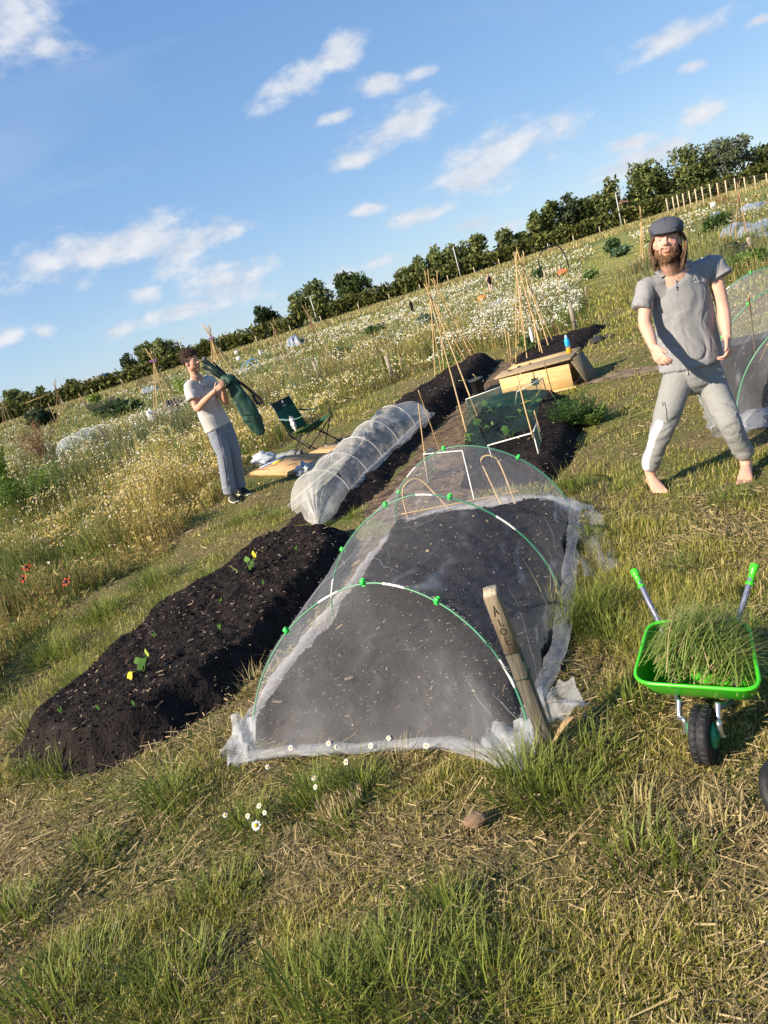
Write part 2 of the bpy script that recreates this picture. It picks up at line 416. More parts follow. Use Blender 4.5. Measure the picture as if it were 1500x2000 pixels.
L(m1.outputs[0], bg.inputs[0]); bg.inputs[1].default_value = 0.118
sun = bpy.data.lights.new("sun", 'SUN'); sun.energy = 4.6; sun.angle = R(.6); sun.color = (1, .86, .68)
so = bpy.data.objects.new("sun", sun); COL.objects.link(so)
sd = Vector((SUN_H.x * math.cos(SUN_EL), SUN_H.y * math.cos(SUN_EL), math.sin(SUN_EL)))
so.rotation_euler = sd.to_track_quat('Z', 'Y').to_euler(); so.location = sd * 50
# ================================================================== ground
BEDS = dict(
    A=([(-2.37, 3.56), (-2.1, 3.2), (-1.68, 2.97), (-1.3, 3.1), (-1.06, 3.3), (-.78, 3.85), (-.52, 4.4), (-.30, 5.1), (-.35, 5.6), (-.75, 5.9), (-1.2, 5.8), (-1.5, 5.35), (-1.95, 4.6)], .19, .28),
    B=([(-.98, 6.4), (-.6, 6.15), (-.27, 6.14), (0, 6.48), (.42, 7.44), (.93, 8.81), (2.0, 11.0), (2.94, 13.3), (2.75, 13.8), (2.2, 13.6), (1.5, 12.6), (.74, 11.2), (-.2, 9.0)], .27, .42),
    C=([(-.88, 2.94), (-.70, 2.74), (-.35, 2.58), (.02, 2.40), (.22, 2.30), (.60, 2.95), (.90, 3.7), (1.20, 4.5), (.75, 4.85), (.05, 5.2), (-.35, 4.1)], .13, .18),
    D=([(.72, 5.85), (1.3, 5.3), (1.62, 5.7), (2.0, 6.6), (2.45, 8.3), (2.3, 9.0), (1.85, 9.2), (1.25, 8.1)], .15, .2),
    E=([(2.4, 10.6), (3.1, 10.2), (4.3, 12.3), (5.2, 13.6), (4.6, 14.1), (3.9, 14.0), (3.1, 12.9)], .10, .25),
    Fb=([(2.72, 5.05), (3.4, 4.55), (4.4, 4.2), (5.9, 7.2), (4.9, 7.9), (4.2, 8.1)], .14, .2))
PATH1 = [(-.25, 5.95), (.1, 5.3), (.6, 5.1), (.85, 5.8), (1.35, 8.1), (1.9, 9.4), (2.5, 10.9), (3.1, 12.9), (2.85, 13.2), (2.0, 11.1), (.98, 8.9), (.45, 7.5), (.0, 6.4)]
PATH2 = [(-.3, 5.3), (-.45, 4.4), (-.7, 3.8), (-.95, 3.3), (-.85, 3.05), (-.4, 3.95), (-.1, 4.6), (.02, 5.1)]
PATH3 = [(2.75, 8.5), (3.1, 8.25), (3.7, 8.0), (5.0, 7.8), (5.2, 8.25), (3.9, 8.5), (3.1, 8.8)]
def bump_near(x, y):
    k = np.clip(1.4 - np.hypot(x, y) / 40, .0, 1)
    return k * ((fbm(x * 1.3, y * 1.3, s=3) - .5) * .09 + (vn(x * 5, y * 5, s=9) - .5) * .022)
def zg(x, y):
    return rise(x, y) + bump_near(np.asarray(x, float), np.asarray(y, float))
def axis(lo, hi, d0, a, b):
    c = list(np.arange(a, b + 1e-6, d0)); s = d0
    l = []
    v = a
    while v > lo: s *= 1.12; v -= s; l.append(v)
    s = d0; r = []; v = b
    while v < hi: s *= 1.12; v += s; r.append(v)
    return np.array(l[::-1] + c + r)
gx = axis(-5000, 5000, .07, -4, 6); gy = axis(-400, 7000, .07, .3, 12)
X, Y = np.meshgrid(gx, gy); Zg = zg(X, Y)
def gridmesh(name, X, Y, Z, keep, material, base=(0, 0, 0), cols=None, parent=None):
    ny, nx = X.shape; idx = np.arange(nx * ny).reshape(ny, nx)
    q = np.stack([idx[:-1, :-1], idx[:-1, 1:], idx[1:, 1:], idx[1:, :-1]], -1).reshape(-1, 4)
    if keep is not None:
        k = (keep[:-1, :-1] & keep[:-1, 1:] & keep[1:, 1:] & keep[1:, :-1]).ravel(); q = q[k]
    V = np.stack([X.ravel(), Y.ravel(), Z.ravel()], 1)
    used = np.unique(q); mp = np.zeros(len(V), int); mp[used] = np.arange(len(used))
    return V[used], mp[q].ravel(), np.full(len(q), 4), used
GM = bpy.data.materials.new('turf_soil'); GM.use_nodes = True
def ground_material(m):
    nt = m.node_tree; L = nt.links.new; b = nt.nodes['Principled BSDF']; b.inputs['Roughness'].default_value = .95; b.inputs['Specular IOR Level'].default_value = .1
    tc = nd(nt, 'ShaderNodeTexCoord')
    def nz(s, d=5, st=None):
        n = nd(nt, 'ShaderNodeTexNoise'); n.inputs['Scale'].default_value = s; n.inputs['Detail'].default_value = d; n.inputs['Roughness'].default_value = .65; L(tc.outputs['Object'], n.inputs[0]); return n.outputs['Fac']
    def ramp(f, *e):
        r = nd(nt, 'ShaderNodeValToRGB'); el = r.color_ramp.elements
        while len(el) < len(e): el.new(.5)
        for q, (p, c) in zip(el, e): q.position = p; q.color = (*c, 1)
        L(f, r.inputs[0]); return r.outputs[0]
    fine = ramp(nz(55, 6), (.32, (.045, .033, .018)), (.5, (.14, .108, .052)), (.68, (.32, .25, .13)))
    grn = ramp(nz(38, 6), (.32, (.035, .045, .010)), (.52, (.11, .13, .03)), (.7, (.22, .23, .07)))
    big = nz(1.1, 5)
    mx = nd(nt, 'ShaderNodeMixRGB'); r = nd(nt, 'ShaderNodeMapRange'); r.inputs[1].default_value = .42; r.inputs[2].default_value = .62; L(big, r.inputs[0])
    L(r.outputs[0], mx.inputs[0]); L(fine, mx.inputs[1]); L(grn, mx.inputs[2])
    far = ramp(nz(.09, 6), (.35, (.07, .09, .025)), (.5, (.17, .185, .05)), (.62, (.27, .26, .09)))
    sp_ = nd(nt, 'ShaderNodeSeparateXYZ'); L(tc.outputs['Object'], sp_.inputs[0])
    fr = nd(nt, 'ShaderNodeMapRange'); fr.inputs[1].default_value = 12; fr.inputs[2].default_value = 40; L(sp_.outputs['Y'], fr.inputs[0])
    m2 = nd(nt, 'ShaderNodeMixRGB'); L(fr.outputs[0], m2.inputs[0]); L(mx.outputs[0], m2.inputs[1]); L(far, m2.inputs[2]); L(m2.outputs[0], b.inputs['Base Color'])
    bp = nd(nt, 'ShaderNodeBump'); bp.inputs['Strength'].default_value = .8; bp.inputs['Distance'].default_value = .02; L(nz(45, 6), bp.inputs['Height']); L(bp.outputs[0], b.inputs['Normal'])
ground_material(GM)
V, l, c, _ = gridmesh('ground', X, Y, Zg, None, GM)
ground = mesh_np('ground', V, l, c, GM, base=(0, 0, 0)); tag(ground, kind='structure')
# ------------------------------------------------------------------ beds of dark compost
SOIL = vmat('compost', .95, 0, .08, 1.0, 70)
BZ = {}
def bedheight(k, x, y):
    P, h, e = BEDS[k]; e = e * .85; x = np.asarray(x, float); y = np.asarray(y, float)
    s = sdist(x, y, P) + .05 + (vn(x * 4, y * 4, s=21) - .5) * .10
    if k == 'B': h = .10 + .17 * sst(8.3, 9.6, y)
    return zg(x, y) - .03 + (h + .03) * sst(-.02, e, s) + (fbm(x * 3.2, y * 3.2, s=5) - .5) * .032 * sst(0, .3, s)
def soil_bed(k, label, step=.022, chips=900, crumbs=2500, amp=.02):
    P, h, e = BEDS[k]; xs = [p[0] for p in P]; ys = [p[1] for p in P]
    X, Y = np.meshgrid(np.arange(min(xs) - .1, max(xs) + .1, step), np.arange(min(ys) - .1, max(ys) + .1, step))
    keep = sdist(X, Y, P) > -.12
    Z = bedheight(k, X, Y) + (fbm(X * 22, Y * 22, s=8, o=2) - .5) * amp * 1.6 + (vn(X * 40, Y * 40, s=4) - .5) * amp * .8
    V, l, c, used = gridmesh('b', X, Y, Z, keep, None)
    n = vn(V[:, 0] * 30, V[:, 1] * 30, s=2)[:, None]
    C = np.array([[.0105, .0085, .0085]]) * (1 - n) + np.array([[.028, .022, .020]]) * n
    parts = [(V, l, c, C)]
    # crumbs and clods
    def scatter(m):
        px = rng.uniform(min(xs), max(xs), m * 4); py = rng.uniform(min(ys), max(ys), m * 4)
        q = sdist(px, py, P) > -.04; px, py = px[q][:m], py[q][:m]
        return px, py, bedheight(k, px, py)
    x, y, z = scatter(crumbs); m = len(x); r = np.exp(rng.normal(math.log(.0036), .45, m)); r = np.clip(r, .002, .011)
    oc = np.array([(1, 0, 0), (-1, 0, 0), (0, 1, 0), (0, -1, 0), (0, 0, 1), (0, 0, -1)], float)
    of = np.array([(0, 2, 4), (2, 1, 4), (1, 3, 4), (3, 0, 4), (2, 0, 5), (1, 2, 5), (3, 1, 5), (0, 3, 5)])
    jit = 1 + .45 * rng.normal(size=(m, 6, 1)) * .6
    VV = (np.stack([x, y, z + r * .4], 1)[:, None] + oc[None] * r[:, None, None] * jit).reshape(-1, 3)
    LL = ((np.arange(m) * 6)[:, None, None] + of[None]).ravel()
    parts.append((VV, LL, np.full(m * 8, 3), np.repeat(tint(m, (.010, .008, .008), (.030, .024, .022)), 6, 0)))
    # wood chips and straw bits
    x, y, z = scatter(chips); m = len(x); a = rng.uniform(0, 6.28, m); ln_ = np.exp(rng.normal(math.log(.0055), .55, m)); wd = ln_ * rng.uniform(.12, .35, m) + .0008
    U = np.stack([np.cos(a) * ln_, np.sin(a) * ln_, rng.normal(0, .25, m) * ln_], 1); W = np.stack([-np.sin(a) * wd, np.cos(a) * wd, rng.normal(0, .3, m) * wd], 1)
    parts.append(cards(np.stack([x, y, z + .012], 1), U, W, tint(m, (.07, .045, .03), (.36, .27, .18), j=.3)))
    V, l, c, C = merge(*parts)
    o = mesh_np('soil_bed', V, l, c, SOIL, C, base=(sum(xs) / len(xs), sum(ys) / len(ys), 0), smooth=True)
    return tag(o, label, 'garden bed', 'mounded beds of dark compost')
soil_bed('A', 'uncovered mound of black compost nearest on the left, with two yellowing squash seedlings', .016, 1500, 11000)
soil_bed('B', 'long black compost ridge partly under the low white fleece tunnel', .03, 1500, 5000)
soil_bed('C', 'flat dark bed under the big net tunnel behind the engraved post', .02, 750, 6000)
soil_bed('D', 'dark bed with squash plants inside the white pipe cage before the wooden box', .028, 1000, 3000)
soil_bed('E', 'dark bed under the canes behind the wooden box', .04, 300, 1500)
soil_bed('Fb', 'dark bed under the net tunnel at the right edge behind the man in the cap', .035, 800, 2500)
# bare paths
def sheet(name, P, material, dz, step=.06):
    xs = [p[0] for p in P]; ys = [p[1] for p in P]
    X, Y = np.meshgrid(np.arange(min(xs) - .1, max(xs) + .1, step), np.arange(min(ys) - .1, max(ys) + .1, step))
    s = sdist(X, Y, P) + (vn(X * 3, Y * 3, s=31) - .5) * .2
    V, l, c, _ = gridmesh(name, X, Y, zg(X, Y) + dz + sst(0, .1, s) * .006 + (vn(X * 9, Y * 9, s=3) - .5) * .012, s > -.04, None)
    return tag(mesh_np(name, V, l, c, material), kind='structure')
BARE = mat('trodden_earth', (.05, .032, .02), .95, (.19, .13, .075), 14, .8, 60, detail=8)
BARE2 = mat('dry_earth', (.11, .08, .045), .95, (.28, .21, .13), 10, .8, 60, detail=8)
sheet('path', PATH1, BARE, .006); sheet('path', PATH2, BARE, .006); sheet('path', PATH3, BARE2, .006)
def inbeds(x, y, pad=.0):
    r = np.zeros(np.shape(x), bool)
    for k, (P, h, e) in BEDS.items(): r |= sdist(x, y, P) > pad
    return r
# ================================================================== turf
def polar(n, r0, r1, a0=-46, a1=46, power=1.0):
    """scatter over the sector in front of the camera, density falling with distance"""
    a = np.radians(rng.uniform(a0, a1, n)); u = rng.random(n)
    if power == 1.0: r = r0 * (r1 / r0) ** u                   # density ~ 1/r^2
    else:
        k = 2 - power; r = (r0 ** k + u * (r1 ** k - r0 ** k)) ** (1 / k)
    return r * np.sin(a), r * np.cos(a), r
ML = [(-2.92, 4.65), (-3.0, 5.4), (-2.94, 6.03), (-2.33, 6.87), (-1.98, 7.7), (-1.95, 9.0), (-1.85, 10.2), (-1.3, 11.5), (-.5, 14.0), (.69, 15.18), (2.03, 15.66), (2.96, 15.61), (5.03, 14.4), (5.5, 15.2),
      (8.3, 23), (11.3, 31.3), (17, 47), (24, 63), (40, 104), (-110, 104), (-60, 20), (-9, 3.6), (-4, 3.0), (-3.3, 3.6)]
MR = [(6.7, 15.7), (7.6, 13.8), (9, 12.8), (25, 15), (110, 40), (110, 104), (44, 104), (28, 63), (17.6, 38.8), (9.3, 23.2)]
WHITE = [[(1.6, 15.9), (3.0, 15.7), (5.0, 14.6), (8.2, 23), (9.6, 28), (6.5, 27), (3.5, 20)]]
DR = [(480, 855, 1.2, 2.2, 1), (300, 905, 1.6, 1.8, 1), (380, 955, .9, 1.2, 1), (150, 1010, 1.0, 1.0, 1), (330, 1015, .8, .9, 1), (90, 1075, .7, .8, 1), (600, 800, 1.2, 1.6, 1), (230, 835, 3.5, 2.2, 0), (330, 800, 3.0, 2.5, 0), (180, 850, 2.5, 1.4, 0), (420, 800, 2.0, 2.0, 0), (620, 655, 7, 5, 0), (700, 640, 8, 5, 0), (770, 630, 6, 4, 0), (880, 600, 8, 5, 0), (560, 700, 4, 2.5, 0), (650, 720, 2.2, 1.6, 0), (720, 700, 2.5, 1.6, 0), (1000, 585, 5, 4, 0), (1085, 560, 4, 4, 0), (830, 660, 3, 2.5, 0), (790, 690, 2.4, 1.6, 1), (500, 770, 2.2, 2.2, 1), (680, 775, 1.0, 1.2, 1), (1300, 440, 8, 6, 0), (1230, 470, 6, 5, 1), (1020, 520, 14, 8, 0), (900, 565, 10, 6, 0), (450, 745, 4, 3, 0), (60, 870, 2, 1.5, 0)]
DR = [(G(a, b), c, d, e) for a, b, c, d, e in DR]
def drift(x, y):
    w = np.zeros(np.shape(x)); q = np.zeros(np.shape(x))
    for p, a, b, e in DR:
        k = np.exp(-(((x - p.x) / a) ** 2 + ((y - p.y) / b) ** 2) * 1.3) * (.55 + .9 * vn(x * 1.1 + a, y * .8, s=99))
        if e: q = np.maximum(q, k)
        else: w = np.maximum(w, k)
    return w, q
YEL = [[(-2.4, 7.2), (-1.9, 9.4), (-1.2, 12), (.4, 15.5), (-1.0, 16.5), (-3, 12), (-4, 9)], [(.3, 15.3), (2.2, 15.8), (1.6, 17.6), (-.6, 16.4)]]
SOILP = [(G(700, 700), 3.2, 1.2), (G(730, 745), 1.3, .8), (G(1470, 480), 3.5, 2.2), (G(1230, 545), .9, 1.6)]
def inmeadow(x, y, pad=0):
    return (sdist(x, y, ML) + (vn(x * 1.6, y * 1.6, s=61) - .5) * .35 > pad) | (sdist(x, y, MR) + (vn(x * 1.6, y * 1.6, s=62) - .5) * .5 > pad)
def insoil(x, y):
    r = np.zeros(np.shape(x), bool)
    for (p, a, b) in SOILP: r |= ((x - p.x) / a) ** 2 + ((y - p.y) / b) ** 2 < 1
    return r
GRASS = vmat('grass_blade', .55, .4, .3); DRY = vmat('straw_blade', .6, .25, .3)
def lush(x, y):
    """1 where the turf is green and tall, 0 where worn and dry"""
    g = fbm(x * .9 + 3, y * .9, s=41, o=3) * .62 + vn(x * 4.5, y * 4.5, s=42) * .38
    for (cx_, cy_, rr, a) in ((-1.25, 1.75, .45, .16), (.15, 1.35, .5, .14), (.35, 2.0, .2, .2), (.85, 3.1, .4, .25), (1.3, 4.3, .5, .15), (-.1, 2.1, .25, .15), (.65, 1.5, .35, -.12), (1.1, 2.1, .4, -.08),
                         (-.55, 2.25, .35, -.05), (0.1, 1.85, .3, -.1), (-.65, 3.0, .25, -.3), (1.9, 5.5, .6, .1), (-2.3, 4.5, .5, .2), (-2.35, 5.6, .5, .15), (-1.7, 7.2, .5, .15), (-.3, 5.9, .25, -.1), (2.6, 10.5, 1.2, .15), (7.5, 20, 4, .25), (4.5, 12.5, 1.5, .1)):
        g = g + a * np.exp(-((x - cx_) ** 2 + (y - cy_) ** 2) / rr ** 2)
    return g - .03 - .035 * np.exp(-(np.hypot(x, y) / 3.2) ** 4)
def lawn(n, r0, r1, hs, wmin, keep, power=1.0):
    x, y, r = polar(n, r0, r1, power=power)
    g = lush(x, y); onpath = np.zeros(n, bool)
    for P in (PATH1, PATH2, PATH3): onpath |= sdist(x, y, P) > -.02
    k = ~inbeds(x, y, -.03) & ~inmeadow(x, y, .25) & (rng.random(n) < np.clip((g - .28) * 3.2, .10, 1)) & ~(onpath & (rng.random(n) < .93)) & (y < 104)
    x, y, r, g = x[k], y[k], r[k], g[k]; n = len(x)
    cl = vn(x * 9, y * 9, s=44)
    h = hs * (.45 + 1.0 * sst(.42, .72, g)) * (.55 + .9 * cl) * np.exp(rng.normal(0, .3, n)); h = np.clip(h, .010, np.where(r < 4, .11, .2))
    w = np.maximum(.0032 * np.exp(rng.normal(0, .25, n)), r * wmin)
    q = sst(.33, .58, g + .16 * rng.normal(size=n)); t = rng.random(n)
    green = tint(n, (.18, .205, .024), (.42, .41, .075)); dry = tint(n, (.42, .33, .135), (.68, .55, .27)); olive = tint(n, (.26, .25, .06), (.40, .35, .11))
    C = np.where((t < q * .75)[:, None], green, np.where((t < .25 + q * .68)[:, None], olive, dry))
    tip = C * .6 + dry * .4
    return blades(x, y, zg(x, y), h, w, rng.uniform(0, 6.28, n), np.clip(np.abs(rng.normal(.45, .28, n)), 0, .95), np.abs(rng.normal(.2, .2, n)), C, tip)
p = [lawn(230000, 1.0, 4.2, .040, .0009, None, .7), lawn(170000, 4.0, 12, .036, .0009, None, .9), lawn(240000, 11.5, 75, .055, .0013, None, 1.0)]
# coarse tufts
def tufts(spots):
    out = []
    for (cx_, cy_, rad, n, h, kind) in spots:
        a = rng.uniform(0, 6.28, n); rr = rad * np.sqrt(rng.random(n)); x = cx_ + rr * np.cos(a); y = cy_ + rr * np.sin(a)
        hh = h * np.exp(rng.normal(0, .3, n)) * (1.1 - .5 * rr / rad)
        if kind == 0: C = tint(n, (.10, .145, .02), (.25, .29, .055))
        elif kind == 1: C = tint(n, (.28, .23, .08), (.5, .42, .2))
        else: C = tint(n, (.11, .14, .03), (.3, .27, .09))
        out.append(blades(x, y, zg(x, y), hh, np.full(n, .0042) * np.exp(rng.normal(0, .25, n)), a + rng.normal(0, .7, n), np.clip(.15 + .55 * rr / rad + rng.normal(0, .15, n), 0, .95), np.abs(rng.normal(.15, .15, n)), C, C * .7 + np.array([[.3, .25, .1]]) * .3))
    return merge(*out)
sp_ = []
def tf(px, py, rad, n, h, kind=0): g_ = G(px, py); sp_.append((g_.x, g_.y, rad, n, h, kind))
for q in ((610, 1560, .1, 260, .16), (700, 1545, .12, 300, .15), (330, 1570, .14, 300, .16), (120, 1520, .12, 260, .15), (60, 1510, .1, 160, .13), (480, 1610, .12, 250, .12), (1040, 1540, .14, 420, .17), (1120, 1570, .15, 300, .14),
          (1150, 1215, .12, 330, .2), (1110, 1240, .08, 200, .2), (1190, 1180, .12, 200, .13), (1200, 1250, .12, 200, .14), (880, 1800, .1, 200, .12), (660, 1620, .08, 120, .1), (100, 1985, .25, 600, .16), (330, 1960, .2, 420, .15), (600, 1990, .2, 420, .16),
          (760, 1985, .25, 500, .17), (950, 1950, .15, 300, .15), (30, 1800, .15, 300, .12), (1150, 1480, .12, 200, .13), (1230, 1390, .12, 200, .12), (1340, 1120, .12, 160, .1), (1150, 1060, .12, 200, .12), (1120, 960, .15, 220, .14),
          (1430, 980, .15, 200, .1), (1220, 960, .15, 150, .08), (60, 1430, .12, 160, .14), (150, 1340, .15, 300, .16), (230, 1270, .12, 220, .17), (330, 1180, .15, 260, .15), (410, 1130, .15, 200, .13), (470, 1020, .2, 260, .14), (540, 1010, .15, 160, .12),
          (300, 1140, .2, 300, .18), (200, 1200, .2, 350, .2), (100, 1280, .2, 380, .22), (500, 900, .25, 200, .16), (690, 1010, .06, 80, .09), (1330, 1700, .1, 150, .1), (1240, 1690, .12, 200, .11), (180, 1680, .15, 250, .1), (420, 1760, .15, 250, .11), (1450, 1250, .15, 200, .13)):
    tf(*q)
for q in ((1085, 1210, .07, 130, .2, 1), (1230, 1600, .12, 120, .12, 1), (1400, 1640, .12, 120, .1, 1), (780, 1500, .12, 160, .09, 1), (500, 1340, .15, 180, .1, 1), (470, 1440, .12, 140, .1, 1)): tf(*q)
V, l, c, C = merge(*p, tufts(sp_))
tag(mesh_np('grass', V, l, c, GRASS, C, base=(0, 0, 0)), 'short mown grass, green in places and worn dry in others, around the beds', 'grass', kind='stuff')
# straw and thatch lying flat
def straw(n, r0, r1, power, wmin):
    x, y, r = polar(n, r0, r1, power=power); g = lush(x, y)
    onp = (sdist(x, y, PATH1) > -.1) | (sdist(x, y, PATH2) > -.15)
    k = ~inbeds(x, y, .02) & ~inmeadow(x, y, .1) & (rng.random(n) < np.where(onp, .9, np.clip(1.35 - 1.7 * g, .12, 1)))
    x, y, r = x[k], y[k], r[k]; n = len(x); a = rng.uniform(0, 6.28, n) * .5 + vn(x * 3, y * 3, s=71) * 6.28
    ln_ = np.clip(np.exp(rng.normal(math.log(.016), .6, n)), .006, .085); wd = np.maximum(rng.uniform(.0007, .0016, n), r * wmin)
    up = np.abs(rng.normal(0, .25, n))
    U = np.stack([np.cos(a), np.sin(a), up], 1) * ln_[:, None]; W = np.stack([-np.sin(a), np.cos(a), rng.normal(0, .6, n)], 1) * wd[:, None]
    return cards(np.stack([x, y, zg(x, y) + .006 + np.abs(U[:, 2]) + rng.exponential(.008, n)], 1), U, W, tint(n, (.20, .15, .065), (.46, .36, .185), j=.25))
V, l, c, C = merge(straw(72000, 1.0, 4.5, .7, .00045), straw(22000, 4.3, 14, .9, .0005))
tag(mesh_np('straw_litter', V, l, c, DRY, C, base=(0, 0, 0)), 'dry cut straw scattered over the worn turf', 'straw', kind='stuff')
# ================================================================== wildflower meadow
MEAD = vmat('meadow_leaf', .55, .4, .3); PETAL = vmat('petal', .6, .35, .2)
def meadow(name, label, mask, seed, amount=1.0):
    global rng
    keep_rng = rng; rng = np.random.default_rng(seed)
    out = []
    for (n, r0, r1, pw) in ((90000, 4.0, 11, .6), (110000, 10, 30, .9), (90000, 28, 105, 1.0)):
        n = int(n * amount); x, y, r = polar(n, r0, r1, -48, 48, pw)
        k = mask(x, y) & ~insoil(x, y) & (y < 104); x, y, r = x[k], y[k], r[k]; n = len(x)
        pat = fbm(x * .28, y * .28, s=81); pat2 = fbm(x * .5 + 7, y * .5, s=83); clump = vn(x * 2.2, y * 2.2, s=82)
        yl = np.zeros(n, bool)
        for P in YEL: yl |= inpoly(x, y, P)
        wh = np.zeros(n, bool)
        for P in WHITE: wh |= inpoly(x, y, P)
        edge = sst(0, .7, np.maximum(sdist(x, y, ML), sdist(x, y, MR)))
        fl = np.exp(-r / 60)
        base = (.18 + .34 * sst(.35, .65, clump)) * (.55 + .9 * pat) * (.55 + .45 * edge) * (.75 + .25 * fl)
        h = base * np.exp(rng.normal(0, .28, n)) * np.where(r > 28, .75, 1)
        wd = np.maximum(rng.uniform(.0025, .0055, n), r * .0008)
        dryness = sst(.45, .62, pat2 + .14 * rng.normal(size=n) + .10 * yl - .05)
        rd = rng.random(n)
        green = tint(n, (.07, .105, .020), (.19, .23, .055)); grey = tint(n, (.12, .15, .06), (.21, .24, .10)); dry = tint(n, (.27, .22, .07), (.46, .36, .13)); red = tint(n, (.20, .10, .06), (.30, .16, .09))
        C = np.where((rd < dryness * .75)[:, None], dry, np.where((rd > .93)[:, None], red, np.where((pat > .55)[:, None], grey, green)))
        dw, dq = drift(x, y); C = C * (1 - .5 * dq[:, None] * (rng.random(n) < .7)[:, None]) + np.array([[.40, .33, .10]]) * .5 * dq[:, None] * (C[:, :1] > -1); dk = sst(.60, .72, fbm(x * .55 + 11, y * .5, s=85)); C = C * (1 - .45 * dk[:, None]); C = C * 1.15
        z = zg(x, y)
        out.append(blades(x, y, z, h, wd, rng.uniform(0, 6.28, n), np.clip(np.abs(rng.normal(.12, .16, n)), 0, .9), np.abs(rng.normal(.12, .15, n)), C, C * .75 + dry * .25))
        # feathery side leaves
        m = int(n * .9); i = rng.integers(0, n, m); u = rng.uniform(.1, .85, m); d = runit(m); d[:, 2] = np.abs(d[:, 2]) * .7
        s = np.maximum(rng.uniform(.02, .055, m), r[i] * .0013); P = np.stack([x[i] + rng.normal(0, .02, m), y[i] + rng.normal(0, .02, m), z[i] + h[i] * u], 1)
        W = np.cross(d, runit(m)); W /= np.linalg.norm(W, axis=1)[:, None] + 1e-9
        out.append(leaves(P + d * s[:, None] * .5, d * s[:, None], W * (s * rng.uniform(.1, .3, m))[:, None], C[i] * .92))
    rng_f = rng
    V, l, c, C = merge(*out)
    o = tag(mesh_np(name, V, l, c, MEAD, C, base=(0, 0, 0)), label, 'meadow', kind='stuff')
    # blossoms
    out = []
    for (n, r0, r1, pw) in ((60000, 4.5, 12, .8), (190000, 10, 32, 1.0), (150000, 28, 104, 1.0)):
        n = int(n * amount); x, y, r = polar(n, r0, r1, -48, 48, pw)
        pat = fbm(x * .28, y * .28, s=81); far = fbm(x * .11 + 5, y * .16, s=91); clump = vn(x * 1.7, y * 1.7, s=92); c2_ = vn(x * 5, y * 5, s=93)
        dens = .012 + .5 * sst(.42, .62, vn(x * .07 + 3, y * .12, s=97)) * sst(.44, .60, far) * sst(.25, .7, clump) * (.3 + c2_)
        wh = np.zeros(n, bool); yl = np.zeros(n, bool)
        for P in WHITE: wh |= inpoly(x, y, P)
        for P in YEL: yl |= inpoly(x, y, P)
        dens = np.where(wh, .22 + .6 * sst(.25, .65, c2_) * sst(.15, .6, clump), dens); dens = np.where(yl, .32 + .5 * c2_, dens); dw, dq = drift(x, y); dens = np.maximum(dens, np.maximum(dw * .85, dq * .8) * (.35 + .8 * c2_)); yl = yl | (dq > np.maximum(dw, .3))
        k = mask(x, y) & ~insoil(x, y) & (y < 104) & (rng.random(n) < dens); x, y, r, yl, wh, pat = x[k], y[k], r[k], yl[k], wh[k], pat[k]; n = len(x)
        cl = vn(x * 2.2, y * 2.2, s=82); edge = sst(0, .7, np.maximum(sdist(x, y, ML), sdist(x, y, MR)))
        z = zg(x, y) + (.18 + .34 * sst(.35, .65, cl)) * (.55 + .9 * pat) * (.55 + .45 * edge) * np.where(r > 28, .75, 1) * rng.uniform(.8, 1.15, n)
        s = np.maximum(rng.uniform(.007, .012, n), r * .00075 * rng.uniform(.7, 1.3, n))
        N = np.array([[-.45, -.35, 1.0]]) + rng.normal(0, .45, (n, 3)); N /= np.linalg.norm(N, axis=1)[:, None]
        U = np.cross(N, runit(n)); U /= np.linalg.norm(U, axis=1)[:, None]; W = np.cross(N, U)
        old = rng.random(n) < np.where(yl, .72, np.where(wh, .12, .35))
        C = np.where(old[:, None], tint(n, (.55, .42, .12), (.72, .62, .30)), tint(n, (.68, .67, .58), (.86, .86, .80), j=.05))
        C = C * np.where(r > 26, .80, 1.0)[:, None] * np.where(r > 26, 1, 1)[:, None]
        P = np.stack([x, y, z], 1)
        out.append(cards(P, (U * .92 + W * .38) * s[:, None], (W * .92 - U * .38) * s[:, None] * .95, C))
        kn = (r < 14); m = kn.sum()
        if m: out.append(cards(P[kn] + N[kn] * .002, U[kn] * s[kn][:, None] * .42, W[kn] * s[kn][:, None] * .42, tint(m, (.62, .36, .03), (.75, .5, .06))))
    V, l, c, C = merge(*out)
    tag(mesh_np('meadow_flowers', V, l, c, PETAL, C, base=(0, 0, 0)), label.replace('meadow', 'chamomile blossoms of the meadow'), 'flowers', kind='stuff')
    rng = keep_rng
    return o
meadow('wildflower_meadow', 'tall weedy meadow on the unused plots left of the mown path', lambda x, y: sdist(x, y, ML) + (vn(x * 1.6, y * 1.6, s=61) - .5) * .35 > 0, 5)
meadow('wildflower_meadow', 'weedy meadow between the plots right of the mown path', lambda x, y: sdist(x, y, MR) + (vn(x * 1.6, y * 1.6, s=62) - .5) * .5 > 0, 6, .7)
# strip of long yellow grass in front of the hedge
n = 60000; x = rng.uniform(-140, 170, n); y = 104 + 46 * rng.random(n) ** 1.2
C = tint(n, (.22, .19, .07), (.44, .38, .16)); h = rng.uniform(.3, .75, n); wd = rng.uniform(.10, .22, n)
V, l, c, C = blades(x, y, zg(x, y), h, wd, rng.uniform(0, 6.28, n), np.abs(rng.normal(.2, .2, n)), np.abs(rng.normal(.2, .2, n)), C)
tag(mesh_np('long_grass', V, l, c, DRY, C, base=(0, 0, 0)), 'strip of long yellow grass in front of the far hedge', 'grass', kind='stuff')
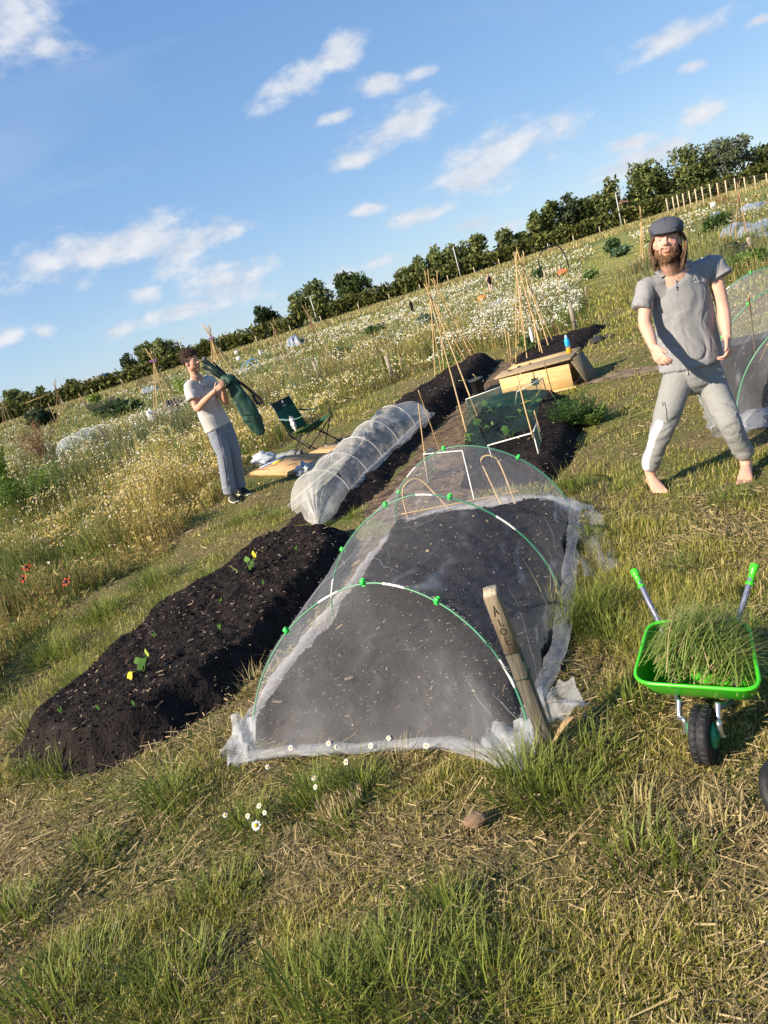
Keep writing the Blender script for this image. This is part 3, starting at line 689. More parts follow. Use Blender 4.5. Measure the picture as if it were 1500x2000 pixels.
# ================================================================== net tunnels
NET = netmat('insect_mesh', (  .80, .83, .88), .080, scale=9, stretch=(1, 1, 1), contrast=.28)
FLEECE = netmat('pale_mesh', (.80, .79, .74), .33, scale=12, contrast=.5)
HOOPG = mat('green_coated_wire', (.03, .20, .09), .35, spec=.5); CLIP = mat('green_clip', (.02, .50, .06), .4, spec=.5)
WHITEP = mat('white_pipe', (.72, .72, .68), .4, (.60, .59, .54), 20)
DULLW = mat('dull_white_pipe', (.58, .57, .53), .5)
CANE = mat('bamboo', (.42, .27, .11), .5, (.56, .40, .19), 6, stretch=(1, 1, 6)); CANE2 = mat('old_cane', (.26, .16, .08), .6, (.38, .25, .13), 6)
def hoop_pt(prm, t, grow=0.0):
    lx, ly, rx, ry, h, p, ex, ey = prm; a = math.pi * (1 - t); c = math.cos(a); c = math.copysign(abs(c) ** p, c); s = math.sin(a)
    q = 1 + grow
    return Vector(((lx + rx) / 2 + (rx - lx) / 2 * c * q + ex * s, (ly + ry) / 2 + (ry - ly) / 2 * c * q + ey * s, (h + grow * .5) * s))
def crumple_roll(mb, path, r, n=9, col=1.8, seed=0, per=10):
    P, _ = smoothpath([Vector(p) for p in path], [1] * len(path), per); m = len(P)
    for i, p in enumerate(P): pass
    rows = []
    for i in range(m):
        t = ((P[min(i + 1, m - 1)] - P[max(i - 1, 0)])).normalized(); s = t.cross(Vector((0, 0, 1))).normalized(); u = s.cross(t)
        row = []
        for k in range(n):
            a = 2 * math.pi * k / (n - 1)
            rr = r * (.55 + 1.0 * float(vn(i * .55 + seed, k * 1.3, s=seed)) + .35 * float(vn(i * 1.7, k * 2.1, s=seed + 5)))
            q = P[i] + s * (rr * 1.25 * math.cos(a)) + u * (rr * .75 * math.sin(a) + r * .35)
            q.z = max(q.z, .012)
            mb.cur = (col * (.75 + .5 * random.random()),) * 3; row.append(mb.vert(q))
        rows.append(row)
    for A, B in zip(rows, rows[1:]):
        for k in range(n - 1): mb.f.append((A[k], A[k + 1], B[k + 1], B[k]))
H1 = [-0.894, 2.911, 0.258, 2.263, 0.59, 1.13, 0.151, 0.267]; H2 = [-0.48, 3.896, 0.734, 3.295, 0.686, 1.184, 0.039, 0.052]; H3 = [0.055, 5.052, 1.192, 4.396, 0.627, 1.099, -0.039, 0.021]
def lerp_h(a, b, t): return [x * (1 - t) + y * t for x, y in zip(a, b)]
tun = thing('net_tunnel', 'large white mesh tunnel on three green hoops behind the engraved wooden post', 'net tunnel', (.15, 3.6, 0))
def net_shell(hs, front, back, sag=.05, nu=110, nv=40):
    mb = MB(); bm_pts = {}
    def fn(u, v):
        t = v * (len(hs) - 1); k = min(int(t), len(hs) - 2); f = t - k
        p = hoop_pt(lerp_h(hs[k], hs[k + 1], f), u, .012); s = math.sin(math.pi * u)
        p.z -= sag * 4 * f * (1 - f) * s * .5
        n_ = float(fbm(u * 7 + v * 2, v * 5 - u * 3, s=17)) - .5; n2 = float(vn(u * 3 + v * 9, v * 22, s=19)) - .5
        p += Vector((n_ * .03, n_ * .03, n_ * .035)) * (.4 + .6 * math.sin(math.pi * f)) + Vector((0, 0, n2 * .012))
        lowu = min(u, 1 - u)
        crease = float(vn(u * 60 + 9 * n_, v * 7 + 3 * n_, s=23)); ridge = max(0, crease - .80) * 4
        mb.cur = (1.0 + .55 * max(0, .12 - lowu) / .12 + ridge * 4.0 + .5 * float(vn(u * 5, v * 7, s=25)),) * 3
        return p
    mb.grid(fn, nu, nv * (len(hs) - 1))
    def creases(f, m, seed, wmax=.0035):
        rs = random.Random(seed)
        for _ in range(m):
            u, v = rs.uniform(.06, .95), rs.uniform(.02, .95); a = rs.choice((rs.gauss(1.2, .5), rs.gauss(-1.0, .5), rs.uniform(0, 6.28))); pts = []
            for k in range(rs.randint(5, 16)):
                if not (.02 < u < .985 and .01 < v < .985): break
                pts.append(Vector(f(u, v)) + Vector((-.001, -.003, .002))); u += .018 * math.cos(a); v += .020 * math.sin(a); a += rs.gauss(0, .28)
            if len(pts) < 4: continue
            col = rs.uniform(.8, 2.4); wd = rs.uniform(.0006, wmax); L_ = []
            for i, p in enumerate(pts):
                t = (pts[min(i + 1, len(pts) - 1)] - pts[max(i - 1, 0)]).normalized(); s = t.cross(Vector((-.2, -.8, .6))).normalized(); e = wd * (1 - abs(2 * i / (len(pts) - 1) - 1)) + .0003
                mb.cur = (col,) * 3; L_.append((mb.vert(p - s * e), mb.vert(p + s * e)))
            for A, B in zip(L_, L_[1:]): mb.f.append((A[0], A[1], B[1], B[0]))
    creases(fn, 46, 5)
    for hp, gp_, sgn in ((hs[0], front, 1), (hs[-1], back, -1)):
        if not gp_: continue
        gl, _ = smoothpath([Vector(g) for g in gp_], [1] * len(gp_), 12)
        def fc(u, v, hp=hp, gl=gl):
            a = hoop_pt(hp, u, .012); q = u * (len(gl) - 1); k = min(int(q), len(gl) - 2); b = gl[k].lerp(gl[k + 1], q - k)
            p = a.lerp(b, v); bulge = math.sin(math.pi * v) * .03
            n_ = float(fbm(u * 9 + 3, v * 4, s=29)) - .5
            fold = math.sin(u * 44 + 5 * n_) * .010 * v
            mb.cur = (.62 + .5 * v ** 3 + max(0, float(vn(u * 58 + 7 * v + 4 * n_, v * 5, s=27)) - .80) * 4 + 1.1 * float(vn(u * 11, v * 1.5, s=26)) + .5 * sst(.55, .95, v) * float(vn(u * 9, v * 6, s=28)),) * 3
            return p + Vector((-.3, -.5, 0)) * sgn * (bulge + n_ * .03 + fold)
        mb.grid(fc, nu, 30); creases(fc, 12, 7 + sgn)
    return mb
FR = [(-.95, 2.86, .02), (-.72, 2.66, .04), (-.35, 2.50, .05), (.02, 2.30, .05), (.18, 2.17, .03), (.27, 2.2, .02)]
BK = [(.05, 5.1, .02), (.45, 4.98, .06), (.85, 4.75, .06), (1.2, 4.42, .02)]
nm = net_shell([H1, H2, H3], FR, BK)
crumple_roll(nm, [(-.97, 2.78, .03), (-.88, 2.98, .06), (-.68, 3.45, .07), (-.45, 3.95, .07), (-.2, 4.5, .08), (.05, 5.02, .07)], .032, 12, 3.2, 1)
crumple_roll(nm, [(-.97, 2.76, .02), (-.74, 2.66, .05), (-.4, 2.52, .045), (-.05, 2.36, .05), (.15, 2.17, .03), (.20, 2.13, .02)], .019, 11, 2.6, 2)
crumple_roll(nm, [(.24, 2.2, .04), (.32, 2.4, .06), (.54, 2.75, .06), (.76, 3.25, .07), (1.0, 3.85, .07), (1.22, 4.4, .07)], .024, 11, 2.4, 3)
crumple_roll(nm, [(.05, 5.08, .07), (.45, 4.97, .11), (.85, 4.74, .12), (1.2, 4.42, .06)], .045, 12, 3.2, 4)
def flap(mb, a, b, c, d, col, seed):
    a, b, c, d = map(Vector, (a, b, c, d))
    def fn(u, v):
        p = a.lerp(b, u).lerp(d.lerp(c, u), v); n_ = float(fbm(u * 4 + seed, v * 4, s=seed)) - .5
        mb.cur = (col * (.7 + 1.2 * float(vn(u * 9, v * 7 + seed, s=seed))),) * 3
        return p + Vector((n_ * .03, n_ * .03, n_ * .07 + .02 * math.sin(u * 9 + v * 7)))
    mb.grid(fn, 14, 14)
flap(nm, (.30, 2.30, .02), (.52, 2.33, .03), (.50, 2.46, .10), (.33, 2.42, .08), 3.0, 41)       # loose corner by the post
flap(nm, (-.99, 2.72, .01), (-.86, 2.72, .02), (-.84, 2.92, .10), (-.96, 2.94, .12), 4, 42)
flap(nm, (.08, 2.28, .05), (.24, 2.14, .02), (.30, 2.30, .10), (.14, 2.4, .06), 4, 43)
flap(nm, (.9, 3.4, .02), (1.12, 3.45, .02), (1.33, 4.3, .04), (1.1, 4.3, .06), 2.2, 44)
flap(nm, (1.0, 4.6, .05), (1.32, 4.35, .02), (1.25, 4.2, .10), (1.0, 4.35, .25), 3.2, 45)
nm.build('net', NET, tun)
spk = MB()                                                            # seeds and dust caught in the weave
for _ in range(520):
    u, v = random.random(), random.random() ** .8; a = hoop_pt(lerp_h(H1, H2, random.random() * .9) if random.random() < .45 else H1, .12 + .8 * u, .02)
    if random.random() < .6: a = hoop_pt(H1, u, .0).lerp(Vector((-.9 + 1.15 * u, 2.82 - .62 * u, .03)), v) + Vector((-.02, -.035, 0))
    r_ = random.uniform(.0012, .0026); spk.poly([a + Vector((math.cos(q) * r_, 0, math.sin(q) * r_ * random.uniform(.4, 1))) for q in (0.3, 2.2, 4.1, 5.2)])
spk.build('caught_seed', mat('pale_seed', (.75, .72, .64), .6), tun)['kind'] = 'stuff'
def clip_mb(p, tdir):
    mb = MB(); t = Vector(tdir).normalized(); Mx = t.to_track_quat('Z', 'Y').to_matrix(); p = Vector(p)
    mb.tube([p - t * .011, p + t * .011], .0072, 10)
    for s in (-1, 1):
        mb.box(p + Mx @ Vector((s * .010, .012, 0)), (.0035, .022, .019), Mx @ Matrix.Rotation(s * .35, 3, 'Z'), bev=.0015)
    mb.box(p + Mx @ Vector((0, -.011, .0)), (.013, .005, .018), Mx, bev=.0015)
    return mb
def green_hoop(parent, prm, clips, joints, r=.0046):
    mb = MB(); mb.tube([hoop_pt(prm, i / 60) + (Vector((0, 0, -.05)) if i in (0, 60) else Vector()) for i in range(61)], r, 8)
    h = mb.build('hoop', HOOPG, parent)
    for t in joints:
        j = MB(); j.tube([hoop_pt(prm, t + k * .008) for k in range(8)], r * 1.25, 8); j.build('joint_sleeve', WHITEP, h)
    for t in clips:
        clip_mb(hoop_pt(prm, t), hoop_pt(prm, t + .01) - hoop_pt(prm, t - .01)).build('clip', CLIP, h)
    return h
green_hoop(tun, H1, (.26, .49, .68), (.55, .36, .84)); green_hoop(tun, H2, (.225, .405, .62), (.52, .74, .08)); green_hoop(tun, H3, (.2, .46, .73), (.27,))
# bent canes and straw kept inside the tunnel
def arch(name, pts, r, m, label, cat, group=None):
    P, Q = smoothpath(pts, [r] * len(pts), 8); mb = MB(); mb.tube(P, [q[0] for q in Q], 7)
    return tag(mb.build(name, m), label, cat, group)
arch('bent_cane', [G(1003, 1035), at(950, 925, 4.95) , at(940, 897, 4.95), at(958, 890, 4.93), at(978, 910, 4.9), G(1022, 1025)], .006, CANE, 'tall bent cane arch standing inside the far end of the big net tunnel', 'cane')
arch('bent_cane', [G(803, 1035), at(786, 966, 5.2), at(797, 941, 5.2), at(820, 937, 5.2), at(850, 965, 5.15), G(905, 1025)], .006, CANE, 'low leaning bent cane at the left inside the far end of the net tunnel', 'cane')
arch('cane', [at(785, 1004, 4.95), at(900, 982, 4.85), at(1022, 957, 4.8)], .005, CANE, 'straight cane lying across the far end inside the net tunnel', 'cane')
def strawheap(name, label, cat, c, rx, ry, h, n, ln_, a, b, matl, kind=None, group=None, up=.3):
    x = rng.normal(0, rx * .5, n); y = rng.normal(0, ry * .5, n); d = (x / rx) ** 2 + (y / ry) ** 2
    z = c.z + h * np.exp(-d * 1.5) * rng.random(n) ** .5; ang = rng.uniform(0, 6.28, n); s = ln_ * np.exp(rng.normal(0, .35, n))
    U = np.stack([np.cos(ang), np.sin(ang), rng.normal(0, up, n)], 1) * s[:, None]; W = np.cross(U, runit(n)); W /= np.linalg.norm(W, axis=1)[:, None]; W *= .0016 * (1 + .4 * rng.random((n, 1)))
    P = np.stack([c.x + x, c.y + y, z], 1); P[:, 2] = np.maximum(P[:, 2], c.z + np.abs(U[:, 2]) * .5)
    V, l, cc, C = cards(P, U, W, tint(n, a, b, j=.2)); return tag(mesh_np(name, V, l, cc, matl, C), label, cat, group, kind)
strawheap('straw_heap', 'heap of orange brown straw under the far end of the big net tunnel', 'straw', G(965, 1003), .30, .16, .10, 500, .09, (.25, .14, .05), (.5, .32, .13), DRY)
# low white tunnel
st = thing('fleece_tunnel', 'low gathered tunnel of cream mesh over five hoops on the black ridge', 'net tunnel', (-.2, 7.5, 0))
SH = []
for (cx_, cy_, hw, h) in ((-.56, 6.80, .36, .36), (-.34, 7.28, .36, .38), (-.13, 7.75, .35, .41), (.12, 8.28, .34, .44), (.42, 8.9, .33, .46)):
    wx, wy = .885, -.43
    SH.append([cx_ - wx * hw, cy_ - wy * hw, cx_ + wx * hw, cy_ + wy * hw, h, .95, .02, .04])
mb = MB()
def fs(u, v):
    t = v * 4; k = min(int(t), 3); f = t - k; p = hoop_pt(lerp_h(SH[k], SH[k + 1], f), u, .015); s = math.sin(math.pi * u)
    p.z -= .09 * 4 * f * (1 - f) * .5 * s
    n_ = float(fbm(u * 12, v * 16, s=51)) - .5; d = math.sin(v * 90 + u * 8 + 9 * n_) * .007
    mb.cur = (1 + .5 * max(0, float(vn(u * 10 + v * 30, v * 6, s=53)) - .6) * 3 + .5 * (min(u, 1 - u) < .06),) * 3
    return p + Vector((n_ * .05, n_ * .05, n_ * .06 + d))
mb.grid(fs, 44, 90)
def endcap(hp, tgt, seed):
    def fc(u, v):
        a = hoop_pt(hp, u, .015); e = v ** .8; p = a.lerp(Vector(tgt), e); n_ = float(fbm(u * 10, v * 4, s=seed)) - .5
        drop = (1 - v) * 0
        ple = math.sin(u * 55 + 3 * n_) * .016 * v * (1 - v * .5)
        # belly out before the gather
        out = (Vector(tgt) - Vector(((hp[0] + hp[2]) / 2, (hp[1] + hp[3]) / 2, .25))).normalized()
        p += out * math.sin(math.pi * v) * .05; p.z += ple + .10 * math.sin(math.pi * v) * math.sin(math.pi * u) + n_ * .03
        p.z = max(p.z, .03); mb.cur = (1.0 + 1.2 * v ** 2 + max(0, float(vn(u * 22, v * 2, s=seed + 1)) - .65) * 3,) * 3
        return p
    mb.grid(fc, 60, 22)
endcap(SH[0], G(622, 1027, .05), 61); endcap(SH[-1], Vector((.95, 9.15, .16)), 63)
0 and crumple_roll(mb, [G(575, 1000, .04), G(590, 1018, .05), G(625, 1030, .05), G(665, 1022, .05), G(692, 1000, .04)], .020, 10, 1.3, 6)
crumple_roll(mb, [(SH[0][2], SH[0][3], .08), (SH[1][2], SH[1][3], .10), (SH[2][2], SH[2][3], .10), (SH[3][2], SH[3][3], .1), (SH[4][2], SH[4][3], .12), (.98, 9.1, .15)], .03, 10, 1.3, 7)
crumple_roll(mb, [(SH[0][0], SH[0][1], .06), (SH[2][0], SH[2][1], .08), (SH[4][0], SH[4][1], .1)], .03, 10, 1.3, 8)
mb.build('net', FLEECE, st)
for p_ in SH:
    m_ = MB(); m_.tube([hoop_pt(p_, i / 40, -.01) for i in range(41)], .0045, 7); m_.build('hoop', DULLW, st)
# tunnel at the right edge
rt = thing('net_tunnel', 'clear mesh tunnel on green hoops cut off by the right edge behind the man', 'net tunnel', (3.9, 6, 0))
RH = [[2.78, 5.15, 4.1, 4.45, .80, 1.1, .05, .1], [3.25, 6.35, 4.6, 5.7, .84, 1.1, 0, 0], [3.75, 7.6, 5.1, 6.95, .86, 1.1, 0, 0]]
nm = net_shell(RH, [(2.7, 5.0, .02), (3.1, 4.75, .05), (3.6, 4.5, .05), (4.1, 4.35, .02)], [(3.75, 7.7, .02), (4.4, 7.4, .02), (5.1, 7.1, .02)], .06, 44, 24)
crumple_roll(nm, [(2.62, 5.0, .05), (2.85, 5.55, .08), (3.2, 6.35, .08), (3.7, 7.6, .06)], .07, 12, 3.4, 11)
crumple_roll(nm, [(2.62, 5.0, .05), (2.95, 4.82, .09), (3.4, 4.6, .09), (4.0, 4.3, .05)], .07, 12, 3.4, 12)
nm.build('net', NET, rt)
green_hoop(rt, RH[0], (.30, .6), (.38,), .006); green_hoop(rt, RH[1], (.2, .33, .6), (.42,), .006); green_hoop(rt, RH[2], (.25, .45), (.3,), .006)
for i, (a, b, lb) in enumerate(((at(1462, 577, 5.6), G(1478, 715), 'cane slanting left'), (at(1500, 672, 5.4), G(1480, 716), 'cane slanting right'))):
    arch('cane', [a, a.lerp(b, .5), b], .006, CANE, lb + ' inside the right net tunnel, one of two meeting at a seedling', 'cane')
# ================================================================== engraved post
def woodmat(name, scale=(22, 22, 1.6), lo=.45, bump=.5, amp=.6):
    m = bpy.data.materials.new(name); m.use_nodes = True; nt = m.node_tree; b = nt.nodes['Principled BSDF']; L = nt.links.new
    tc = nd(nt, 'ShaderNodeTexCoord'); mp = nd(nt, 'ShaderNodeMapping'); mp.inputs['Scale'].default_value = scale; L(tc.outputs['Object'], mp.inputs[0])
    n = nd(nt, 'ShaderNodeTexNoise'); n.inputs['Scale'].default_value = 5; n.inputs['Detail'].default_value = 6; n.inputs['Distortion'].default_value = .6; L(mp.outputs[0], n.inputs[0])
    r = nd(nt, 'ShaderNodeMapRange'); r.inputs[1].default_value = .3; r.inputs[2].default_value = .7; r.inputs[3].default_value = lo; r.inputs[4].default_value = 1.1; L(n.outputs['Fac'], r.inputs[0])
    a = nd(nt, 'ShaderNodeVertexColor', layer_name='Col'); mx = nd(nt, 'ShaderNodeVectorMath', operation='SCALE'); L(a.outputs[0], mx.inputs[0]); L(r.outputs[0], mx.inputs['Scale'])
    L(mx.outputs[0], b.inputs['Base Color']); b.inputs['Roughness'].default_value = .75; b.inputs['Specular IOR Level'].default_value = .2
    bp = nd(nt, 'ShaderNodeBump'); bp.inputs['Strength'].default_value = bump; bp.inputs['Distance'].default_value = .004; L(n.outputs['Fac'], bp.inputs['Height']); L(bp.outputs[0], b.inputs['Normal'])
    return m
WOODV = woodmat('post_wood'); BURN = mat('burnt_mark', (.035, .022, .015), .9)
pb, pt = Vector((.325, 2.19, -.12)), Vector((.262, 2.215, .668))
post = thing('wooden_post', 'leaning square wooden post with letters burnt into its paler top', 'post', (pb.x, pb.y, 0))
ax = (pt - pb).normalized(); fn_ = Vector((-.30, -.95, 0)); fn_ = (fn_ - ax * fn_.dot(ax)).normalized(); rt_ = ax.cross(fn_).normalized()
PM = Matrix((rt_, -fn_, ax)).transposed()                               # local x right, y back, z up
mb = MB(); Lp = (pt - pb).length; hw = .0255
zs = [0, .3, .55, Lp - .232, Lp - .2319, Lp - .008, Lp]
prev = None
for i, z in enumerate(zs):
    mb.cur = (.14, .125, .098) if i < 4 else (.28, .225, .15)
    if i == 6: mb.cur = (.50, .42, .30)
    h_ = hw - (.003 if i == 6 else 0) - (.0008 if i in (3,) else 0); ring = []
    b_ = .004
    for (x, y) in ((-h_ + b_, -h_), (h_ - b_, -h_), (h_, -h_ + b_), (h_, h_ - b_), (h_ - b_, h_), (-h_ + b_, h_), (-h_, h_ - b_), (-h_, -h_ + b_)):
        ring.append(mb.vert(pb + PM @ Vector((x, y, z - (.016 if (i == 6 and y > 0) else 0) * 0 + (.012 if (i >= 5 and y > 0) else 0)))))
    if prev:
        for k in range(8): mb.f.append((prev[k], prev[(k + 1) % 8], ring[(k + 1) % 8], ring[k]))
    prev = ring
mb.f.append(tuple(prev)); mb.build('shaft', WOODV, post, smooth=False)
mb = MB()
def stroke(pts, r=.0022):
    Q = [pb + PM @ Vector((x, -hw - .0006, Lp - .02 + z)) for x, z in pts]
    mb.tube(Q, r, 6, flat=.45, ref=tuple(rt_))
for pts in ([(-.008, -.062), (0, -.022), (.006, -.056)], [(-.005, -.047), (.004, -.045)],                       # A
            [(-.003, -.074), (-.003, -.100), (.010, -.100)],                                              # L
            [(.010 * math.cos(a), -.124 + .012 * math.sin(a)) for a in np.linspace(0, 6.3, 16)],                   # O
            [(.010, -.147), (-.006, -.147), (-.006, -.176), (.010, -.176)], [(-.006, -.161), (.008, -.161)]):         # E
    stroke(pts)
mb.build('lettering', BURN, post)
mb = MB(); zt = Lp - .34
mb.tube([pb + PM @ Vector((x, y, zt + dz)) for x, y, dz in ((-.028, -.028, 0), (.028, -.028, .004), (.029, .028, .004), (-.028, .029, 0))], .0018, 6, closed=True)
mb.tube([pb + PM @ Vector((.012, -.03, zt)), pb + PM @ Vector((.024, -.038, zt + .012)), pb + PM @ Vector((.03, -.036, zt + .035)), pb + PM @ Vector((.03, -.03, zt + .07))], .002, 6)
q0 = pb + PM @ Vector((-.028, -.02, zt)); q1 = hoop_pt(H1, .80)
mb.tube([q0, q0.lerp(q1, .5) + Vector((0, 0, -.01)), q1], .0016, 6)
for k in range(3):
    p_ = hoop_pt(H1, .775 + k * .014); mb.tube([p_ + Vector((-.012, -.004, -.014)), p_, p_ + Vector((.014, -.006, .006))], .002, 5)
mb.build('tie', mat('dark_green_tie', (.012, .035, .025), .5), post)
# ================================================================== wheelbarrow
GREENP = mat('lime_plastic', (.05, .48, .015), .32, (.06, .54, .02), 4, spec=.5); GREYT = mat('blue_grey_tube', (.16, .18, .24), .4, metal=.4); SILV = mat('zinc_tube', (.55, .56, .58), .3, metal=.9); RUB = mat('rubber', (.014, .014, .015), .6, (.022, .022, .023), 30, .3, 80)
wb = thing('wheelbarrow', 'small lime green wheelbarrow with one black wheel, heaped with cut grass', 'wheelbarrow', (.82, 2.1, 0))
ZR = .235
f0, f1 = G(1236, 1335, ZR), G(1488, 1352, ZR); b0, b1 = G(1268, 1216, ZR + .03), G(1460, 1214, ZR + .03)
def rr(corners, r, n=6):
    out = []
    m = len(corners)
    for i in range(m):
        p, a, b = corners[i], corners[i - 1], corners[(i + 1) % m]
        da, db = (a - p).normalized(), (b - p).normalized()
        for k in range(n + 1):
            t = k / n; out.append((p + da * r) * (1 - t) ** 2 + p * 2 * t * (1 - t) + (p + db * r) * t * t)
    return out
cen = (f0 + f1 + b0 + b1) / 4
rim = rr([f0, f1, b1, b0], .07)
bkd = ((b0 + b1) / 2 - (f0 + f1) / 2); bkd.z = 0; bkd.normalize()
def ring_at(k, dz): return [cen + (p - cen) * k + Vector((0, 0, dz)) + bkd * max(0, -dz) * .75 for p in rim]
mb = MB()
rings = [ring_at(.985, .004), ring_at(.95, -.045), ring_at(.89, -.095), ring_at(.80, -.135), ring_at(.72, -.15)]
ids = [[mb.vert(p) for p in r_] for r_ in rings]; n = len(rim)
for A, B in zip(ids, ids[1:]):
    for k in range(n): mb.f.append((A[k], B[k], B[(k + 1) % n], A[(k + 1) % n]))
mb.f.append(tuple(reversed(ids[-1])))
outr = [ring_at(1.01, .004), ring_at(.965, -.05), ring_at(.90, -.105), ring_at(.74, -.16)]
ido = [[mb.vert(p) for p in r_] for r_ in outr]
for A, B in zip(ido, ido[1:]):
    for k in range(n): mb.f.append((A[k], A[(k + 1) % n], B[(k + 1) % n], B[k]))
mb.f.append(tuple(ido[-1]))
tray = mb.build('tray', GREENP, wb)
mb = MB(); mb.tube(ring_at(1.0, .004), .0068, 8, closed=True); mb.build('rim', GREENP, tray)
wv = (f1 - f0).normalized(); fw = Vector((wv.y, -wv.x, 0)).normalized()
if fw.y > 0: fw = -fw
wc = G(1382, 1488); wc = Vector((wc.x, wc.y, .092)) - fw * .02
for side, gpx in ((0, (1240, 1118)), (1, (1473, 1108))):
    gtip = G(gpx[0], gpx[1], .40); fork = wc + wv * (.052 if side else -.052)
    mid = (b0 + (b1 - b0) * .12 if not side else b1 + (b0 - b1) * .12) + Vector((0, 0, -.035)); frt = (f0.lerp(f1, .36 if not side else .66)) + Vector((0, 0, -.07))
    P, Q = smoothpath([gtip, gtip.lerp(mid, .5) + Vector((0, 0, .004)), mid, mid.lerp(frt, .5) + Vector((0, 0, -.11)), frt], [.0105] * 5, 6)
    mb = MB(); mb.tube(P, .0105, 10); mb.build('handle', GREYT, wb)
    P, Q = smoothpath([frt + Vector((0, 0, .02)), frt + Vector((0, 0, -.03)) - fw * -.03, fork + Vector((0, 0, .05)) - fw * .0, fork], [.010] * 4, 6)
    mb = MB(); mb.tube(P, .0095, 10); mb.build('fork', SILV, wb)
    d = (gtip - P[0]); d = (gtip - mid).normalized(); Mx = d.to_track_quat('Z', 'Y').to_matrix()
    mb = MB(); mb.lathe([(.0105, -.070), (.0150, -.067), (.0150, -.062), (.0112, -.055), (.0118, -.035), (.0114, -.018), (.0152, -.012), (.016, -.004), (.0154, .002), (.016, .008), (.0148, .012), (.008, .015)], gtip, Mx, 16); mb.build('grip', GREENP, wb)
wl = MB(); AXM = Matrix((fw, Vector((0, 0, 1)), wv)).transposed()         # local z = axle
prof = [(.045, -.026), (.075, -.030), (.088, -.027), (.0915, -.018), (.0922, -.004), (.0908, -.003), (.0908, .003), (.0922, .004), (.0915, .018), (.088, .027), (.075, .030), (.045, .026)]
wl.lathe(prof, wc, AXM, 48); 
for k in range(26):
    a = 2 * math.pi * k / 26
    for s in (-1, 1):
        c_ = wc + AXM @ Vector((.0925 * math.cos(a), .0925 * math.sin(a), s * .0150)); Mk = AXM @ Matrix.Rotation(a, 3, 'Z') @ Matrix.Rotation(s * .25, 3, 'X')
        wl.box(c_, (.0045, .008, .022), Mk, bev=.002)
wheel = wl.build('wheel', RUB, wb)
mb = MB(); mb.lathe([(.044, -.028), (.040, -.038), (.014, -.040), (.012, -.048), (.012, .048), (.014, .040), (.040, .038), (.044, .028)], wc, AXM, 24); mb.build('hub', mat('hub_green', (.04, .3, .12), .4), wheel)
mb = MB(); mb.tube([wc - wv * .064, wc + wv * .064], .005, 8); mb.build('axle', SILV, wheel)
# heap of cut grass carried in the tray
n = 2600
a = rng.uniform(.22, 1.0, n); b = rng.uniform(.22, 1, n); P0 = np.array(f0) * ((1 - a) * (1 - b))[:, None] + np.array(f1) * (a * (1 - b))[:, None] + np.array(b1) * (a * b)[:, None] + np.array(b0) * ((1 - a) * b)[:, None]
P0 = np.array(cen) + (P0 - np.array(cen)) * .80
hump = np.sin(np.pi * np.clip(a, 0, 1)) * np.sin(np.pi * np.clip(b * .8 + .2, 0, 1)); P0[:, 2] += -.06 + .15 * hump * rng.random(n) ** .7
main = math.atan2(-.25, 1); ang = np.where(rng.random(n) < .55, main + rng.normal(0, .5, n), rng.uniform(0, 6.28, n)); ang = ang + np.where(rng.random(n) < .5, math.pi, 0) * (rng.random(n) < .35)
hh = np.exp(rng.normal(math.log(.15), .4, n)); hh = np.clip(hh, .05, .32); dr = rng.random(n) < .12 + .6 * (b > .7) * (a < .55)
Cc = np.where(dr[:, None], tint(n, (.40, .31, .15), (.62, .50, .30)), tint(n, (.10, .17, .03), (.26, .33, .08)))
V, l, c, C = blades(P0[:, 0] - np.cos(ang) * hh * .4, P0[:, 1] - np.sin(ang) * hh * .4, P0[:, 2], hh, np.full(n, .0034), ang, np.clip(rng.normal(.88, .12, n), .3, .97), rng.normal(0, .12, n), Cc)
tag(mesh_np('grass_clippings', V, l, c, GRASS, C), 'pile of cut green grass and straw filling the lime wheelbarrow', 'grass pile')
# ring at the right edge
tc_ = G(1545, 1590); mb = MB(); TM = Matrix.Rotation(R(35), 3, 'Z') @ Matrix.Rotation(R(62), 3, 'X')
mb.tube([Vector((tc_.x, tc_.y, .075)) + TM @ Vector((.078 * math.cos(t), .078 * math.sin(t), 0)) for t in np.linspace(0, 6.283, 41)[:-1]], .021, 14, closed=True)
tag(mb.build('rubber_wheel', RUB), 'black rubber ring half out of the frame below the wheelbarrow', 'tyre')
# ================================================================== camping gear on the left
GFAB = mat('green_canvas', (.010, .085, .042), .75, (.014, .105, .052), 30, .25, 300, trans=.12); GDARK = mat('dark_green_canvas', (.006, .028, .018), .8); BLK = mat('black_steel', (.010, .010, .011), .35, spec=.5); GREYF = mat('pale_green_webbing', (.16, .28, .22), .7)
chair = thing('camping_chair', 'open dark green folding camping chair standing at the meadow edge', 'chair', (-.66, 10.05, 0), R(-28))
def cloth(fn, nu, nv, name, m, parent, thick=.006):
    mb = MB(); mb.grid(fn, nu, nv); n = len(mb.v)
    o = mb.build(name, m, parent, local=True); s = o.modifiers.new('thickness', 'SOLIDIFY'); s.thickness = thick; return o
wd_ = .25
def backf(u, v):
    y = (u - .5) * 2 * wd_ * (1 - .12 * (v < .5) * (1 - v * 2)); x = -.16 - .14 * v + .05 * math.sin(math.pi * u) * -1 * (1 - v * .6); z = .36 + .47 * v
    return (x + .006 * math.sin(u * 20), y, z)
cloth(lambda u, v: backf(u, v * .74), 15, 14, 'backrest', GFAB, chair); top = cloth(lambda u, v: backf(u, .74 + .26 * v), 13, 6, 'backrest_band', GDARK, chair)
def seatf(u, v):
    y = (u - .5) * 2 * (wd_ - .01 + .05 * v); x = -.17 + .46 * v; z = .35 - .07 * math.sin(math.pi * u) * math.sin(math.pi * min(1, v * .9 + .1)) + .05 * v * v + .05 * v * abs(u - .5) * 2
    return (x, y, z)
cloth(seatf, 15, 15, 'seat', GFAB, chair)
